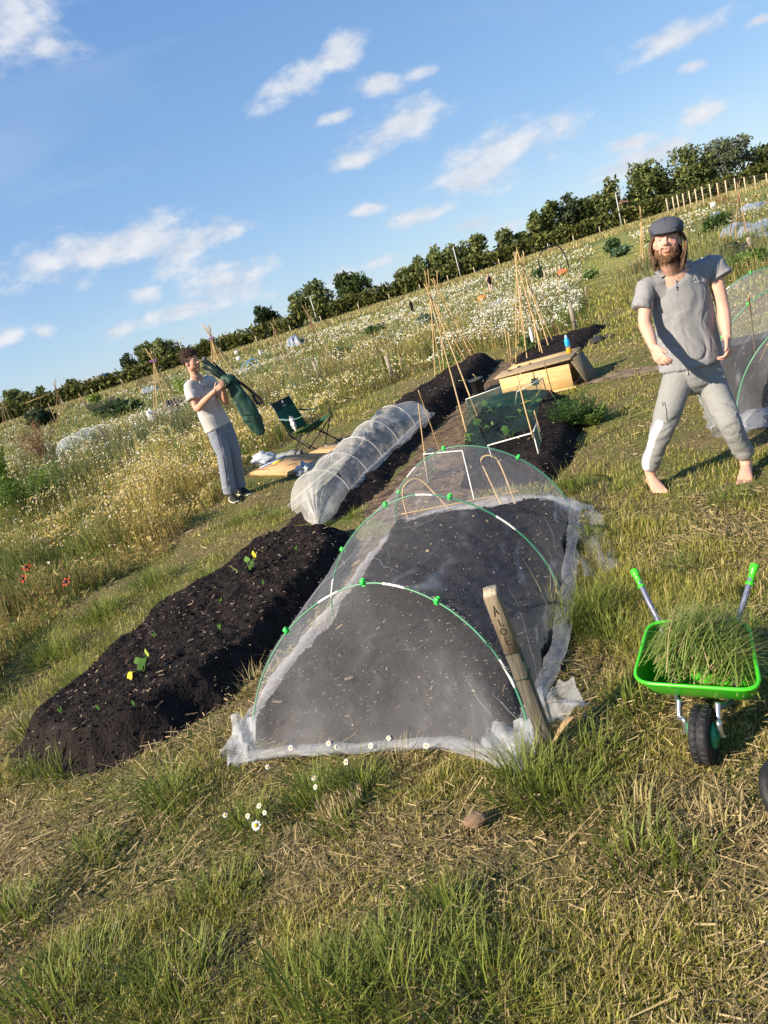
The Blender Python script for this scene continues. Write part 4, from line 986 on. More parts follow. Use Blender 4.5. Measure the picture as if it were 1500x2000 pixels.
for s in (-1, 1):
    cloth(lambda u, v, s=s: (-.24 + .50 * v, s * (.27 + (u - .5) * .075), .60 - .05 * math.sin(math.pi * v) + .01 * abs(u - .5)), 5, 12, 'armrest', GFAB if s > 0 else GREYF, chair)
    mb = MB(); mb.tube([(-.17, s * .25, .36), (-.24, s * .255, .60), (-.31, s * .25, .86)], .009, 8); mb.build('back_post', BLK, chair, local=True)
    mb = MB(); mb.tube([(.27, s * .27, .36), (.26, s * .27, .60)], .009, 8); mb.build('arm_post', BLK, chair, local=True)
for a, b in (((.27, -.28, 0), (.25, .26, .40)), ((.27, .28, 0), (.25, -.26, .40)), ((-.26, -.28, 0), (-.20, .25, .36)), ((-.26, .28, 0), (-.20, -.25, .36)),
             ((-.28, -.29, 0), (.25, -.26, .39)), ((.29, -.29, 0), (-.19, -.25, .37)), ((-.28, .29, 0), (.25, .26, .39)), ((.29, .29, 0), (-.19, .25, .37))):
    mb = MB(); mb.tube([a, b], .0085, 8); mb.lathe([(.012, 0), (.015, .004), (.015, .03), (.011, .034)], (a[0], a[1], 0), None, 8); mb.build('leg', BLK, chair, local=True)
def text_mesh(txt, size):
    cu = bpy.data.curves.new('t', 'FONT'); cu.body = txt; cu.size = size; cu.align_x = 'CENTER'; cu.align_y = 'CENTER'
    o = bpy.data.objects.new('t', cu); COL.objects.link(o); dg = bpy.context.evaluated_depsgraph_get(); me = bpy.data.meshes.new_from_object(o.evaluated_get(dg))
    V = [v.co.copy() for v in me.vertices]; Fc = [tuple(p.vertices) for p in me.polygons]
    bpy.data.objects.remove(o); bpy.data.curves.remove(cu); bpy.data.meshes.remove(me); return V, Fc
def decal(txt, size, M4, name, m, parent, local=False):
    V, Fc = text_mesh(txt, size); mb = MB()
    for v in V: mb.vert(M4 @ v)
    mb.f = Fc; return mb.build(name, m, parent, smooth=False, local=local)
PRW = mat('white_print', (.7, .72, .7), .6)
mb = MB()
bx_, bz_ = -.16 - .14 * .90 + .012, .36 + .47 * .90
for k in range(10):
    a0, a1 = k * .63, k * .63 + .5
    mb.tube([(bx_ + .004 - .03 * .5 * 0, .016 * math.cos(a0), bz_ + .024 * math.sin(a0) + .008), (bx_ + .004, .016 * math.cos(a1), bz_ + .024 * math.sin(a1) + .008)], .0035, 4)
mb.box((bx_ + .014, 0, bz_ - .045), (.004, .11, .010)); mb.build('emblem', PRW, top, local=True)
# crumpled things
def crumple(name, label, cat, c, size, m, seed, group=None, fold=.5, sub=26, zmin=.0):
    c = Vector(c); mb = MB()
    def fn(u, v):
        th = math.pi * (.02 + .96 * v); ph = 2 * math.pi * u; d = Vector((math.sin(th) * math.cos(ph), math.sin(th) * math.sin(ph), math.cos(th)))
        k = 1 + fold * (float(fbm(d.x * 2.2 + seed, d.y * 2.2, d.z * 2.2 + 9, s=seed, o=4)) - .5) * 2 - .35 * abs(float(vn(d.x * 4 + seed, d.y * 4, d.z * 4, s=seed + 3)) - .5)
        p = Vector((d.x * size[0], d.y * size[1], d.z * size[2])) * k; p += c; p.z = max(p.z, zmin); return p
    mb.grid(fn, sub, sub // 2 + 4, True)
    return tag(mb.build(name, m), label, cat, group)
PLAST = mat('white_plastic', (.72, .75, .80), .3, (.5, .55, .64), 9, .5, 30, spec=.5, trans=.2)
gl = chair.matrix_world
def chw(x, y, z): a = R(-28); return Vector((-.66 + x * math.cos(a) - y * math.sin(a), 10.05 + x * math.sin(a) + y * math.cos(a), z))
crumple('glove', 'crumpled white and brown glove hung over the near armrest of the green chair', 'glove', chw(-.02, -.31, .50), (.035, .03, .10), mat('soiled_cotton', (.75, .73, .70), .8, (.22, .14, .10), 22, .4, 60, lo=.5, hi=.6), 71, fold=.7)
# cardboard carton, flattened
CARD = mat('cardboard', (.44, .27, .125), .8, (.52, .33, .165), 7, .15, 120, stretch=(1, 5, 1)); PRD = mat('black_print', (.03, .025, .02), .7)
fl, fr = G(490, 931), G(572, 931); bl = G(507, 909, .06); u_ = (fr - fl); u_.z = 0; lu = u_.length; u_.normalize(); v_ = Vector((-u_.y, u_.x, 0)); lv = .62
box = thing('cardboard_box', 'flattened brown cardboard box with black print lying on the grass by the chair', 'cardboard box', ((fl + fr) / 2)[:])
CM = Matrix.Translation(fl) @ Matrix((u_, v_, Vector((0, 0, 1)))).transposed().to_4x4()
def cpt(a, b, z): return CM @ Vector((a, b, z))
mb = MB()
def slab(pts, t):
    up = [mb.vert(p) for p in pts]; dn = [mb.vert(p - Vector((0, 0, t))) for p in pts]; n = len(pts); mb.f.append(tuple(up)); mb.f.append(tuple(reversed(dn)))
    for i in range(n): mb.f.append((up[i], dn[i], dn[(i + 1) % n], up[(i + 1) % n]))
slab([cpt(0, 0, .055), cpt(lu * .25, -.01, .06), cpt(lu * .9, -.005, .062), cpt(lu, .03, .065), cpt(lu * .99, lv, .085), cpt(lu * .5, lv + .02, .085), cpt(.02, lv, .075)], .05)
body = mb.build('carton', CARD, box, smooth=False)
mb = MB(); slab([cpt(lu * 1.0, .10, .07), cpt(lu * 1.14, .06, .03), cpt(lu * 1.13, lv * .9, .10), cpt(lu * .99, lv, .088)], .005); mb.build('flap', CARD, box, smooth=False)
mb = MB(); slab([cpt(lu * .52, lv + .02, .09), cpt(lu * 1.02, lv, .09), cpt(lu * 1.05, lv + .40, .13), cpt(lu * .66, lv + .30, .12)], .005); mb.build('flap', CARD, box, smooth=False)
mb = MB(); slab([cpt(lu * .03, -.012, .0605), cpt(lu * .25, -.022, .0655), cpt(lu * .5, -.016, .067), cpt(lu * .88, -.02, .067), cpt(lu * .88, -.002, .066), cpt(lu * .03, -.003, .06)], .003); mb.build('torn_edge', mat('torn_card', (.62, .46, .27), .9), body, smooth=False)
def on_card(a, b, z, rot=math.pi, sc_=(1, 1)): return CM @ Matrix.Translation((a, b, z)) @ Matrix.Rotation(rot, 4, 'Z') @ Matrix.Diagonal((sc_[0], sc_[1], 1, 1))
decal('GREEN HAVEN', .105, on_card(lu * .76, lv * .68, .0835, math.pi + .02), 'printing', PRD, body)
decal('GREEN HAVEN', .05, on_card(lu * .86, lv + .13, .1125, math.pi + .05), 'printing', PRD, box)
mb = MB()
for pts in ([(.60, .30), (.62, .42), (.72, .46), (.80, .38), (.78, .28)], [(.66, .33), (.70, .42), (.75, .40)], [(.22, .12), (.24, .36), (.34, .40)], [(.05, .13), (.2, .16), (.4, .13)]):
    mb = MB(); mb.tube([cpt(lu * a, lv * b, .064 + .024 * b + .002) for a, b in pts], .003, 4, flat=.2); mb.build('printed_line', PRD, body)
mb = MB(); slab([cpt(lu * .10, lv * .50, .0775), cpt(lu * .21, lv * .46, .0775), cpt(lu * .21, lv * .72, .083), cpt(lu * .10, lv * .76, .083)], .002); mb.build('sticker', mat('yellow_sticker', (.75, .55, .02), .5), body, smooth=False)
mb = MB(); slab([cpt(-lu * .02, lv * .30, .072), cpt(lu * .09, lv * .22, .072), cpt(lu * .09, lv * .92, .085), cpt(0, lv * 1.02, .085)], .002); mb.build('sticker', mat('blue_sticker', (.14, .18, .42), .5, (.5, .55, .7), 30), body, smooth=False)
crumple('plastic_bag', 'crumpled white plastic bag behind the left end of the cardboard box', 'plastic bag', G(516, 904, .06) + Vector((-.02, .25, .02)), (.17, .12, .10), PLAST, 81, fold=.6)
crumple('plastic_bag', 'bluish crumpled plastic wrapping between the cardboard flap and the cream tunnel', 'plastic bag', G(594, 918, .04), (.12, .15, .08), mat('clear_wrap', (.25, .28, .33), .25, (.45, .48, .52), 14, .5, 30, spec=.6), 82, fold=.9)
crumple('plastic_bag', 'small scrap of white plastic on the grass behind the camping chair leg', 'plastic bag', G(650, 877, .04), (.13, .09, .06), PLAST, 83, fold=.9)
mb = MB(); a, b = G(540, 901, .05) + Vector((0, .3, 0)), G(588, 890, .05) + Vector((0, .25, 0)); P, Q = smoothpath([a, a.lerp(b, .3), a.lerp(b, .7), b], [.05, .055, .055, .045], 6); mb.tube(P, Q, 12)
for i, v in enumerate(mb.v): k = 1 + 0; mb.v[i] = (v[0], v[1], v[2] + .03 * (float(vn(v[0] * 18, v[1] * 18, v[2] * 18, s=3)) - .5))
tag(mb.build('fabric_roll', mat('grey_sheet', (.20, .22, .22), .6, (.12, .13, .14), 6)), 'long grey rolled sheet lying behind the cardboard box', 'rolled sheet')
# ================================================================== wooden box planter
PINE = mat('pine_board', (.54, .35, .135), .6, (.66, .47, .22), 4, .2, 60, stretch=(1.2, 1.2, 9), detail=6); GREYW = mat('weathered_board', (.27, .20, .115), .75, (.38, .29, .17), 5, .3, 60, stretch=(1, 8, 8), detail=6); INK = mat('black_paint', (.02, .022, .024), .7)
b0_, b1_ = Vector((1.95, 9.18, 0)), Vector((2.72, 8.66, 0)); e1 = (b1_ - b0_).normalized(); e2 = Vector((-e1.y, e1.x, 0)); LW = (b1_ - b0_).length; DP = .58; HB = .30
wx = thing('wooden_box', 'yellow pine box with a tilted lid and a black scalloped plate on its front', 'box', (b0_ + b1_)[:] and ((b0_ + b1_) / 2)[:])
BM = Matrix((e1, e2, Vector((0, 0, 1)))).transposed()
def bp_(x, y, z): return b0_ + BM @ Vector((x, y, z))
for nm_, c_, s_ in (('front_panel', (LW / 2, .012, HB / 2 + .01), (LW, .022, HB)), ('back_panel', (LW / 2, DP - .012, HB / 2 + .02), (LW, .022, HB + .03)), ('side_panel', (.012, DP / 2, HB / 2 + .015), (.022, DP - .05, HB))):
    mb = MB(); mb.box(bp_(*c_), s_, BM, bev=.003); mb.build(nm_, PINE, wx, smooth=False)
mb = MB(); mb.box(bp_(LW - .014, DP / 2, HB * .92), (.024, DP - .06, .05), BM, bev=.003); mb.box(bp_(LW - .014, DP / 2, .03), (.024, DP - .06, .05), BM, bev=.003); mb.build('side_rail', GREYW, wx, smooth=False)
mb = MB(); mb.box(bp_(LW / 2 + .05, -.03, .018), (LW * .98, .05, .03), BM, bev=.003); mb.build('base_board', PINE, wx, smooth=False)
LM = BM @ Matrix.Rotation(R(3), 3, 'X') @ Matrix.Rotation(R(-2.2), 3, 'Y')
lid = MB(); lid.box(bp_(LW / 2 - .01, .15, HB + .060), (LW + .10, .34, .022), LM, bev=.003); lid = lid.build('lid', GREYW, wx, smooth=False)
mb = MB(); mb.box(bp_(LW / 2 + .02, .45, HB + .072), (LW + .02, .22, .024), LM, bev=.003); mb.build('lid_board', PINE, lid, smooth=False)
mb = MB()
for x, y in ((.12, .12), (.35, .3), (.2, .28), (.74, .22)):
    mb = MB(); mb.box(bp_(x, y, HB + .078), (.05, .03, .012), LM @ Matrix.Rotation(x * 5, 3, 'Z'), bev=.003); mb.build('hinge', INK, lid, smooth=False)
mb = MB(); ctr = bp_(LW * .50, -.004, HB * .62); pts = []
for k in range(48):
    a = 2 * math.pi * k / 48; r_ = .052 + .012 * math.cos(a * 8); pts.append(ctr + BM @ Vector((r_ * math.cos(a), 0, r_ * math.sin(a))))
slab_ = [mb.vert(p) for p in pts]; back_ = [mb.vert(p + e2 * .006 - e2 * .002) for p in pts]; mb.f.append(tuple(slab_))
for k in range(48): mb.f.append((slab_[k], slab_[(k + 1) % 48], back_[(k + 1) % 48], back_[k]))
mb.tube([ctr + Vector((0, 0, .05)), ctr + Vector((0, 0, .10)) - e2 * .01, ctr + Vector((0, 0, .125))], .004, 5); mb.tube([ctr - Vector((0, 0, .05)), ctr - Vector((0, 0, .11))], .003, 5); mb.build('plate', INK, wx, smooth=False)
# board leaning on its open end
t0, t1 = bp_(LW + .03, .02, HB + .05), bp_(LW + .05, .5, HB + .06); q0, q1 = G(1150, 752), G(1150, 752) + e2 * .48
mb = MB(); nrm = (t1 - t0).cross(q0 - t0).normalized() * .012
ids = [mb.vert(p + nrm * s) for s in (-1, 1) for p in (t0, t1, q1, q0)]
mb.f += [(ids[0], ids[1], ids[2], ids[3]), (ids[7], ids[6], ids[5], ids[4])] + [(ids[i], ids[4 + i], ids[4 + (i + 1) % 4], ids[(i + 1) % 4]) for i in range(4)]
tag(mb.build('board', mat('dark_weathered_board', (.12, .095, .055), .8, (.19, .155, .10), 5, .3, 60, stretch=(1, 8, 8)), smooth=False), 'weathered board leaning against the open right end of the pine box', 'board')
# bottle on the lid
bt = bp_(LW - .06, .34, HB + .088)
bottle = thing('bottle', 'plastic bottle with blue label and orange drink standing on the box lid', 'bottle', bt[:])
CLEAR = mat('clear_plastic', (.75, .78, .78), .12, spec=.6); CLEAR.node_tree.nodes['Principled BSDF'].inputs['Transmission Weight'].default_value = .85
mb = MB(); mb.lathe([(.028, 0), (.032, .006), (.032, .05), (.030, .06), (.0315, .075)], bt, None, 20); mb.build('drink', mat('orange_drink', (.75, .33, .01), .2, spec=.5), bottle)
mb = MB(); mb.lathe([(.0322, .074), (.0315, .095), (.0322, .10)], bt, None, 20); mb.build('shell', CLEAR, bottle)
mb = MB(); mb.lathe([(.0322, .098), (.033, .11), (.033, .165), (.026, .185), (.016, .195)], bt, None, 20); mb.build('label_sleeve', mat('blue_label', (.01, .30, .68), .35, (.02, .40, .75), 20, spec=.5), bottle)
mb = MB(); mb.lathe([(.016, .194), (.018, .198), (.019, .215), (.012, .222), (.012, .235), (.006, .238)], bt, None, 16); mb.build('cap', mat('pale_blue_cap', (.35, .5, .68), .4), bottle)
# pot
pc = G(936, 768, .02); pot = thing('plant_pot', 'dark grey plastic plant pot on the black ridge beside the box', 'plant pot', pc[:])
mb = MB(); mb.lathe([(.085, 0), (.10, .20), (.115, .20), (.115, .225), (.105, .225), (.098, .19), (.02, .185)], pc, None, 24); mb.build('pot', mat('grey_pot', (.045, .05, .055), .5), pot)
mb = MB(); mb.tube([pc + Vector((0, 0, .18)), pc + Vector((.01, 0, .25)), pc + Vector((-.02, 0, .30))], .008, 6); mb.tube([pc + Vector((-.10, 0, .235)), pc + Vector((-.25, .02, .27))], .006, 5); mb.build('stem', mat('cut_stem', (.10, .14, .04), .7, (.3, .22, .1), 20), pot)
# ================================================================== pipe cage
GNET = netmat('green_mesh', (.02, .10, .08), .24, scale=9, contrast=.45)
cage = thing('net_cage', 'low white pipe cage with dark green netting over squash plants before the box', 'net cage', (1.3, 7, 0))
def pipes(*segs, r=.006):
    mb = MB()
    for s in segs: mb.tube(list(s), r, 8)
    return mb
c_fl, c_fm, c_fr = at(827, 887, 6.25), at(953, 870, 6.0), at(1041, 845, 5.72); c_fr2 = at(1048, 827, 6.0)
pipes([G(1060, 918), c_fr, c_fm, G(974, 932)], r=.007).build('pipe_frame', WHITEP, cage)
pipes([c_fr, c_fr2, G(1066, 892)]).build('pipe_frame', WHITEP, cage)
k1_, k2_ = at(910, 780, 8.5), at(978, 755, 8.2); pipes([G(917, 812), k1_, k2_, G(990, 802)]).build('pipe_frame', WHITEP, cage)
k3_, k4_ = at(1010, 765, 7.8), at(1060, 738, 7.7); pipes([G(1004, 806), k3_, k4_, G(1074, 792)]).build('pipe_frame', WHITEP, cage)
k5_ = at(903, 880, 5.95); pipes([G(838, 950), c_fl, k5_, G(926, 975)]).build('pipe_frame', WHITEP, cage); k6_ = at(844, 875, 6.5); pipes([c_fl, k6_, G(852, 928)]).build('pipe_frame', WHITEP, cage)
mb = MB()
def sheetq(a, b, c, d, sag, seed, col=1.0):
    a, b, c, d = map(Vector, (a, b, c, d))
    def fn(u, v):
        p = a.lerp(b, u).lerp(d.lerp(c, u), v); n_ = float(fbm(u * 5 + seed, v * 5, s=seed)) - .5; mb.cur = (col * (1 + max(0, n_) * 2),) * 3
        return p + Vector((n_ * .05, n_ * .05, -sag * math.sin(math.pi * u) * math.sin(math.pi * v) + n_ * .03))
    mb.grid(fn, 16, 20)
z0 = lambda p: Vector((p.x, p.y, .05))
sheetq(c_fm, c_fr2, k4_, k1_, .16, 91); sheetq(c_fm, k1_, z0(k1_) + Vector((-.1, 0, 0)), z0(c_fm) + Vector((-.2, .05, 0)), 0, 92, 1.1); sheetq(k1_, k4_, z0(k4_), z0(k1_), 0, 93, .9); sheetq(c_fr, c_fr2, G(1066, 890), G(1060, 916), 0, 94, 1.5); sheetq(c_fl, k6_, G(852, 926), G(838, 948), 0, 95, 1.3); sheetq(k1_, k2_, z0(k2_), z0(k1_), 0, 96, 1.5)
mb.build('netting', GNET, cage)
# single canes
def cane(top, bot, label, m=CANE, r=.006, group=None, name='bamboo_cane'):
    mb = MB(); t, b = Vector(top), Vector(bot); mid = t.lerp(b, .5) + Vector((random.uniform(-.01, .01),) * 3); P, Q = smoothpath([b - (t - b).normalized() * .04, mid, t], [r * 1.05, r, r * .8], 4); mb.tube(P, [q[0] for q in Q], 7)
    return tag(mb.build(name, m), label, 'cane', group)
cane(at(1010, 732, 5.85), c_fr + Vector((-.012, -.012, 0)), 'tall cane tied to the thick white front pipe of the net cage')
cane(at(1043, 802, 6.4), G(1064, 880), 'thin cane at the right side of the net cage')
cane(at(1062, 702, 7.9), G(1082, 775), 'cane rising in front of the right half of the pine box')
cane(at(817, 762, 6.9), G(864, 893), 'longer left leaning cane beside the tail of the cream tunnel')
cane(at(817, 788, 6.35), G(838, 948), 'shorter upright cane beside the tail of the cream tunnel')
cane(at(822, 772, 9.8) if False else at(838, 575, 13.6), G(911, 843), 'very long cane reaching from the bean canes down to the brown path', r=.010)
cane(at(845, 588, 13.4), G(933, 814), 'long cane ending just right of the other long cane on the brown path', r=.010)
arch('bent_cane', [G(1090, 800), at(1075, 765, 8.0), at(1040, 735, 8.2), at(1015, 745, 8.5), G(1003, 800)], .003, CANE2, 'thin dark wire hoop against the front of the pine box', 'hoop')
# ================================================================== small plants on the beds
LEAFY = vmat('leaf', .5, .35, .35)
def surf(px, py, k=None):
    p = G(px, py)
    for _ in range(6):
        z = float(bedheight(k, p.x, p.y)) if k else float(zg(p.x, p.y)); p = G(px, py, z)
    return Vector((p.x, p.y, z))
def lobed(mb, c, d, up, r, col, lobes=5, droop=.25):
    """broad lobed leaf lying along d"""
    d = d.normalized(); s = d.cross(up).normalized(); n_ = s.cross(d); mb.cur = col; c0 = mb.vert(c); ids = []; N = 18
    for k in range(N + 1):
        a = -2.6 + 5.2 * k / N; rr_ = r * (.72 + .28 * abs(math.cos(a * lobes / 2.2))) * (1 if abs(a) < 2.2 else .75); q = c + d * (rr_ * math.cos(a) + r * .45) + s * rr_ * math.sin(a) * .95 - n_ * droop * rr_ * (a / 2.6) ** 2
        mb.cur = tuple(x * random.uniform(.85, 1.15) for x in col); ids.append(mb.vert(q))
    for k in range(N): mb.f.append((c0, ids[k], ids[k + 1]))
def plant(name, label, cat, p, leaf_list, stem_col=(.12, .2, .05), group=None, r=.004):
    mb = MB(); p = Vector(p)
    for (dx, dy, dz, rad, col, tilt) in leaf_list:
        e = p + Vector((dx, dy, dz)); mb.cur = stem_col; mb.tube([p - Vector((0, 0, .01)), p.lerp(e, .5) + Vector((0, 0, dz * .15)), e], r, 5); lobed(mb, e, Vector((dx, dy, tilt)), Vector((-.2, -.2, 1)), rad, col)
    return tag(mb.build(name, LEAFY, base=p), label, cat, group)
LG, LY, LYG = (.15, .29, .07), (.74, .60, .05), (.40, .48, .10)
plant('squash_seedling', 'squash seedling with one bright yellow leaf, middle of the left black mound', 'seedling', surf(282, 1312, 'A'), [(-.06, -.03, .035, .042, LY, -.1), (.02, -.045, .05, .042, LG, .1), (.04, .02, .075, .030, LYG, .3), (-.02, .03, .045, .026, LG, .1)], group='squash seedlings on the left mound')
plant('squash_seedling', 'squash seedling with pale green leaves at the far end of the left black mound', 'seedling', surf(488, 1116, 'A'), [(-.07, -.04, .05, .052, LYG, .1), (.03, -.05, .04, .042, LG, .1), (.06, .02, .085, .034, LY, .4), (0, .04, .06, .03, LG, .2)], group='squash seedlings on the left mound')
def sprout(px, py, label, k='A', h=.05):
    p = surf(px, py, k); mb = MB(); mb.cur = (.12, .27, .04)
    a = random.uniform(0, 6.28)
    for s in (0, 2.4): 
        d = Vector((math.cos(a + s) * .3, math.sin(a + s) * .3, 1)).normalized(); q = d.cross(Vector((0, -1, .2))).normalized(); L_ = h * random.uniform(.7, 1)
        mb.poly([p, p + d * L_ * .5 + q * .006, p + d * L_, p + d * L_ * .5 - q * .006])
    return tag(mb.build('sprout', LEAFY, base=p), label, 'seedling', 'small sprouts on the left mound')
for px, py, lb in ((120, 1393, 'tiny sprout nearest the lower left corner of the left mound'), (195, 1388, 'round leaved tiny sprout low on the left mound'), (262, 1380, 'thin upright sprout below the yellow leaved squash seedling'), (303, 1245, 'thin sprout above the yellow leaved squash seedling'),
                   (390, 1165, 'thin sprout at the upper left rim of the left mound'), (430, 1230, 'sprout at the middle right of the left mound'), (432, 1178, 'small green sprout halfway between the two squash seedlings'), (515, 1143, 'sprout right below the far squash seedling'), (580, 1076, 'sprout at the far right end of the left mound')):
    sprout(px, py, lb)
for i, (px, py, lb, big) in enumerate(((950, 845, 'squash plant at the left front inside the pipe cage', 1.0), (1000, 858, 'squash plant climbing the cage front bar', .8), (965, 806, 'squash plant at the back left inside the cage', 1.0), (1018, 815, 'squash plant at the back right inside the cage', .9), (920, 862, 'tiny squash plant by the left edge of the cage bed', .6), (1035, 795, 'squash plant with a yellow flower in front of the pine box', 1.0))):
    p = surf(px, py, 'D'); Ls = []
    for k in range(4):
        a = random.uniform(0, 6.28); q = random.uniform(.04, .14) * big; Ls.append((q * math.cos(a), q * math.sin(a), random.uniform(.04, .11) * big, random.uniform(.028, .048) * big, random.choice(((.06, .16, .035), (.10, .22, .05), (.15, .26, .07))), random.uniform(-.2, .4)))
    if i == 5: Ls += [(-.05, -.1, .1, .075, (.75, .55, .02), .0), (.07, -.1, .12, .07, (.75, .52, .02), .1)]
    plant('squash_plant', lb, 'plant', p, Ls, group='squash plants in the pipe cage')
# ================================================================== hedge, trees and what stands far off
CROWN = vmat('foliage', .6, .3, .2); BARK = mat('bark', (.06, .045, .032), .9, (.12, .095, .07), 8, .6, 20)
def foliage(blobs, n, size, a, b, clumps=.5, flat=.0, r=None):
    """leaf sprays filling rough ellipsoids, thinner towards the rim, with holes where the clump noise is low"""
    blobs = [(Vector(c), q) for c, q in blobs]; w_ = np.array([q[0] * q[1] * q[2] for c, q in blobs]) ** .8; w_ /= w_.sum()
    pick = rng.choice(len(blobs), n * 2, p=w_); d = runit(n * 2); rad = rng.random(n * 2) ** .35 * (1 + .12 * rng.normal(size=n * 2))
    Cn = np.array([c for c, q in blobs])[pick]; Q = np.array([q for c, q in blobs])[pick]
    P = Cn + d * Q * rad[:, None]; s_ = 1.6 / max(.3, float(np.mean(Q)))
    k = vn(P[:, 0] * s_ * 1.3, P[:, 1] * s_ * 1.3, P[:, 2] * s_ * 1.3, s=int(rng.integers(99))) > clumps * .62
    P, d = P[k][:n], d[k][:n]; m = len(P)
    U = runit(m) + d * .4; U[:, 2] -= flat; U /= np.linalg.norm(U, axis=1)[:, None]; W = np.cross(U, runit(m)); W /= np.linalg.norm(W, axis=1)[:, None] + 1e-9
    s = size * np.exp(rng.normal(0, .3, m)); cl = vn(P[:, 0] * s_, P[:, 1] * s_, P[:, 2] * s_, s=7)
    C = tint(m, a, b, j=.18); C = C * (.75 + .5 * cl[:, None])
    return leaves(P, U * s[:, None], W * (s * .5)[:, None], C)
# hedge
xs = np.linspace(-125, 135, 150); bl_ = []
for x in xs:
    hh = 3.3 + .7 * float(fbm(x * .09, 3, s=12)) + (x + 100) / 260 * .8 + random.uniform(-.12, .15); hh *= .9
    y = 150 + random.uniform(-.8, .8); bl_.append(((x, y, 1.3 + hh * .45), (2.4, 1.5, hh * .56)))
V, l, c, C = foliage(bl_, 42000, .42, (.05, .064, .014), (.17, .17, .045), .25)
tag(mesh_np('hedge', V, l, c, CROWN, C), 'long dark hedge closing the far side of the allotment field', 'hedge')
def tree(px, py, wpx, label, Yd=165, a=(.055, .085, .024), b=(.22, .235, .08), n=1700, lob=8, narrow=1.0, sparse=.5, name='tree', leaf=.42):
    t = at(px, py, Yd); gz = float(rise(t.x, Yd)); H = t.z - gz; W = wpx / (F / Yd) * 1.28 / 2; X = t.x
    o = thing(name, label, 'tree', (X, Yd, gz), group='trees behind the hedge')
    bl = []; cz_ = gz + H * .60
    for k in range(lob):
        an = k * 2.399; rr_ = W * .52 * math.sqrt(random.random() * .8 + .2); zz = cz_ + random.uniform(-.32, .26) * H; f = 1 - .5 * max(0, (zz - cz_) / (H * .4))
        bl.append(((X + rr_ * math.cos(an) * f, Yd + rr_ * math.sin(an), zz), (W * .48 * random.uniform(.8, 1.15) * f, W * .5, H * .17 * random.uniform(.8, 1.25))))
    bl.append(((X + random.uniform(-.1, .1) * W, Yd, gz + H * .85), (W * .36, W * .36, H * .16))); bl.append(((X, Yd, gz + H * .55), (W * .62, W * .6, H * .30)))
    V, l, c, C = foliage(bl, n, leaf, a, b, sparse); mesh_np('crown', V, l, c, CROWN, C, parent=o)
    mb = MB(); mb.tube([(X, Yd, gz - .2), (X + .1, Yd, gz + H * .3), (X - .1, Yd, gz + H * .62)], [.03 * H, .024 * H, .012 * H], 8)
    for k in range(4):
        an = k * 1.7 + random.random(); mb.tube([(X, Yd, gz + H * (.3 + .06 * k)), (X + W * .4 * math.cos(an), Yd + W * .3 * math.sin(an), gz + H * (.55 + .06 * k))], [.012 * H, .005 * H], 6)
    mb.build('trunk', BARK, o); return o
GRYA, GRYB = (.07, .09, .055), (.17, .19, .115)
for px, py, w_, lb, kw in (
    (1408, 268, 96, 'broad grey green tree, tallest above the hedge at the far right', dict(a=GRYA, b=GRYB, n=2600)),
    (1480, 284, 90, 'dark tree cut off by the right edge of the picture', {}),
    (1364, 296, 56, 'dark tree filling the gap left of the tall grey green tree', {}),
    (1324, 288, 84, 'large round green tree between the dark tree and the brown roof', dict(n=2300)),
    (1284, 324, 52, 'thin dark tree just right of the tree above the brown roof', dict(sparse=.62)),
    (1247, 316, 76, 'tall dense tree standing above the brown roof', dict(n=2300)),
    (1188, 347, 36, 'slender tree with a small detached top beside the white lamp post', dict(sparse=.6, n=1100)),
    (1160, 378, 58, 'dark tree left of the slender tree by the white lamp post', {}),
    (1128, 384, 50, 'tree in the middle of the long right hand row, olive and ragged', dict(a=(.035, .055, .014), b=(.085, .105, .03), sparse=.6)),
    (1102, 380, 50, 'pale green ragged tree near the left end of the long right hand row', dict(a=GRYA, b=(.09, .115, .05), sparse=.58)),
    (1070, 393, 60, 'dark round tree, second from the left end of the long right hand row', {}),
    (1044, 413, 44, 'low round tree at the left end of the long right hand row', {}),
    (1015, 452, 40, 'low shrubby tree in the gap right of the small pointed tree', dict(n=1000)),
    (980, 446, 38, 'small pointed tree alone in the gap of the tree line', dict(n=1000)),
    (925, 460, 52, 'round tree right of the mid lamp post', {}), (902, 468, 40, 'narrow dark tree directly behind the mid lamp post', dict(n=1100)),
    (876, 476, 52, 'tree left of the mid lamp post, highest of its clump', {}), (846, 482, 46, 'dark tree in the middle of the clump left of the mid lamp post', {}),
    (810, 500, 50, 'round tree at the left end of the clump beside the mid lamp post', {}), (784, 522, 40, 'low bushy tree sloping off the left end of the middle clump', dict(n=900)),
    (676, 531, 74, 'large cone shaped tree standing right of its neighbour with two crowns', dict(n=2400, b=(.07, .10, .03))), (607, 548, 66, 'tall tree with the double lamp before it, right of two joined crowns', dict(n=2000)),
    (578, 568, 52, 'lower left half of the pair of joined crowns', {}), (511, 598, 58, 'lone round dark tree left of the joined crowns', dict(a=(.018, .034, .014), b=(.045, .065, .026))),
    (312, 660, 74, 'wide dark tree between the left cane wigwam and the curly haired man', dict(n=2000)), (276, 672, 42, 'dark tree left of the wide tree behind the left cane wigwam', {}), (244, 690, 36, 'small greyish tree left of the wide tree behind the left cane wigwam', dict(a=GRYA, b=(.09, .11, .06), n=900)),
    (395, 662, 38, 'low tree between the curly haired man and the tall cane wigwam', dict(n=900)), (452, 652, 40, 'low tree right of the tall cane wigwam', dict(n=900)), (22, 760, 66, 'wide bushy tree at the left edge of the picture', dict(n=1600)), (74, 757, 26, 'small pointed tree near the left edge', dict(n=700)), (136, 740, 40, 'round bush like tree at the double lamp on the left', dict(n=1000))):
    tree(px, py, w_, lb, **kw)
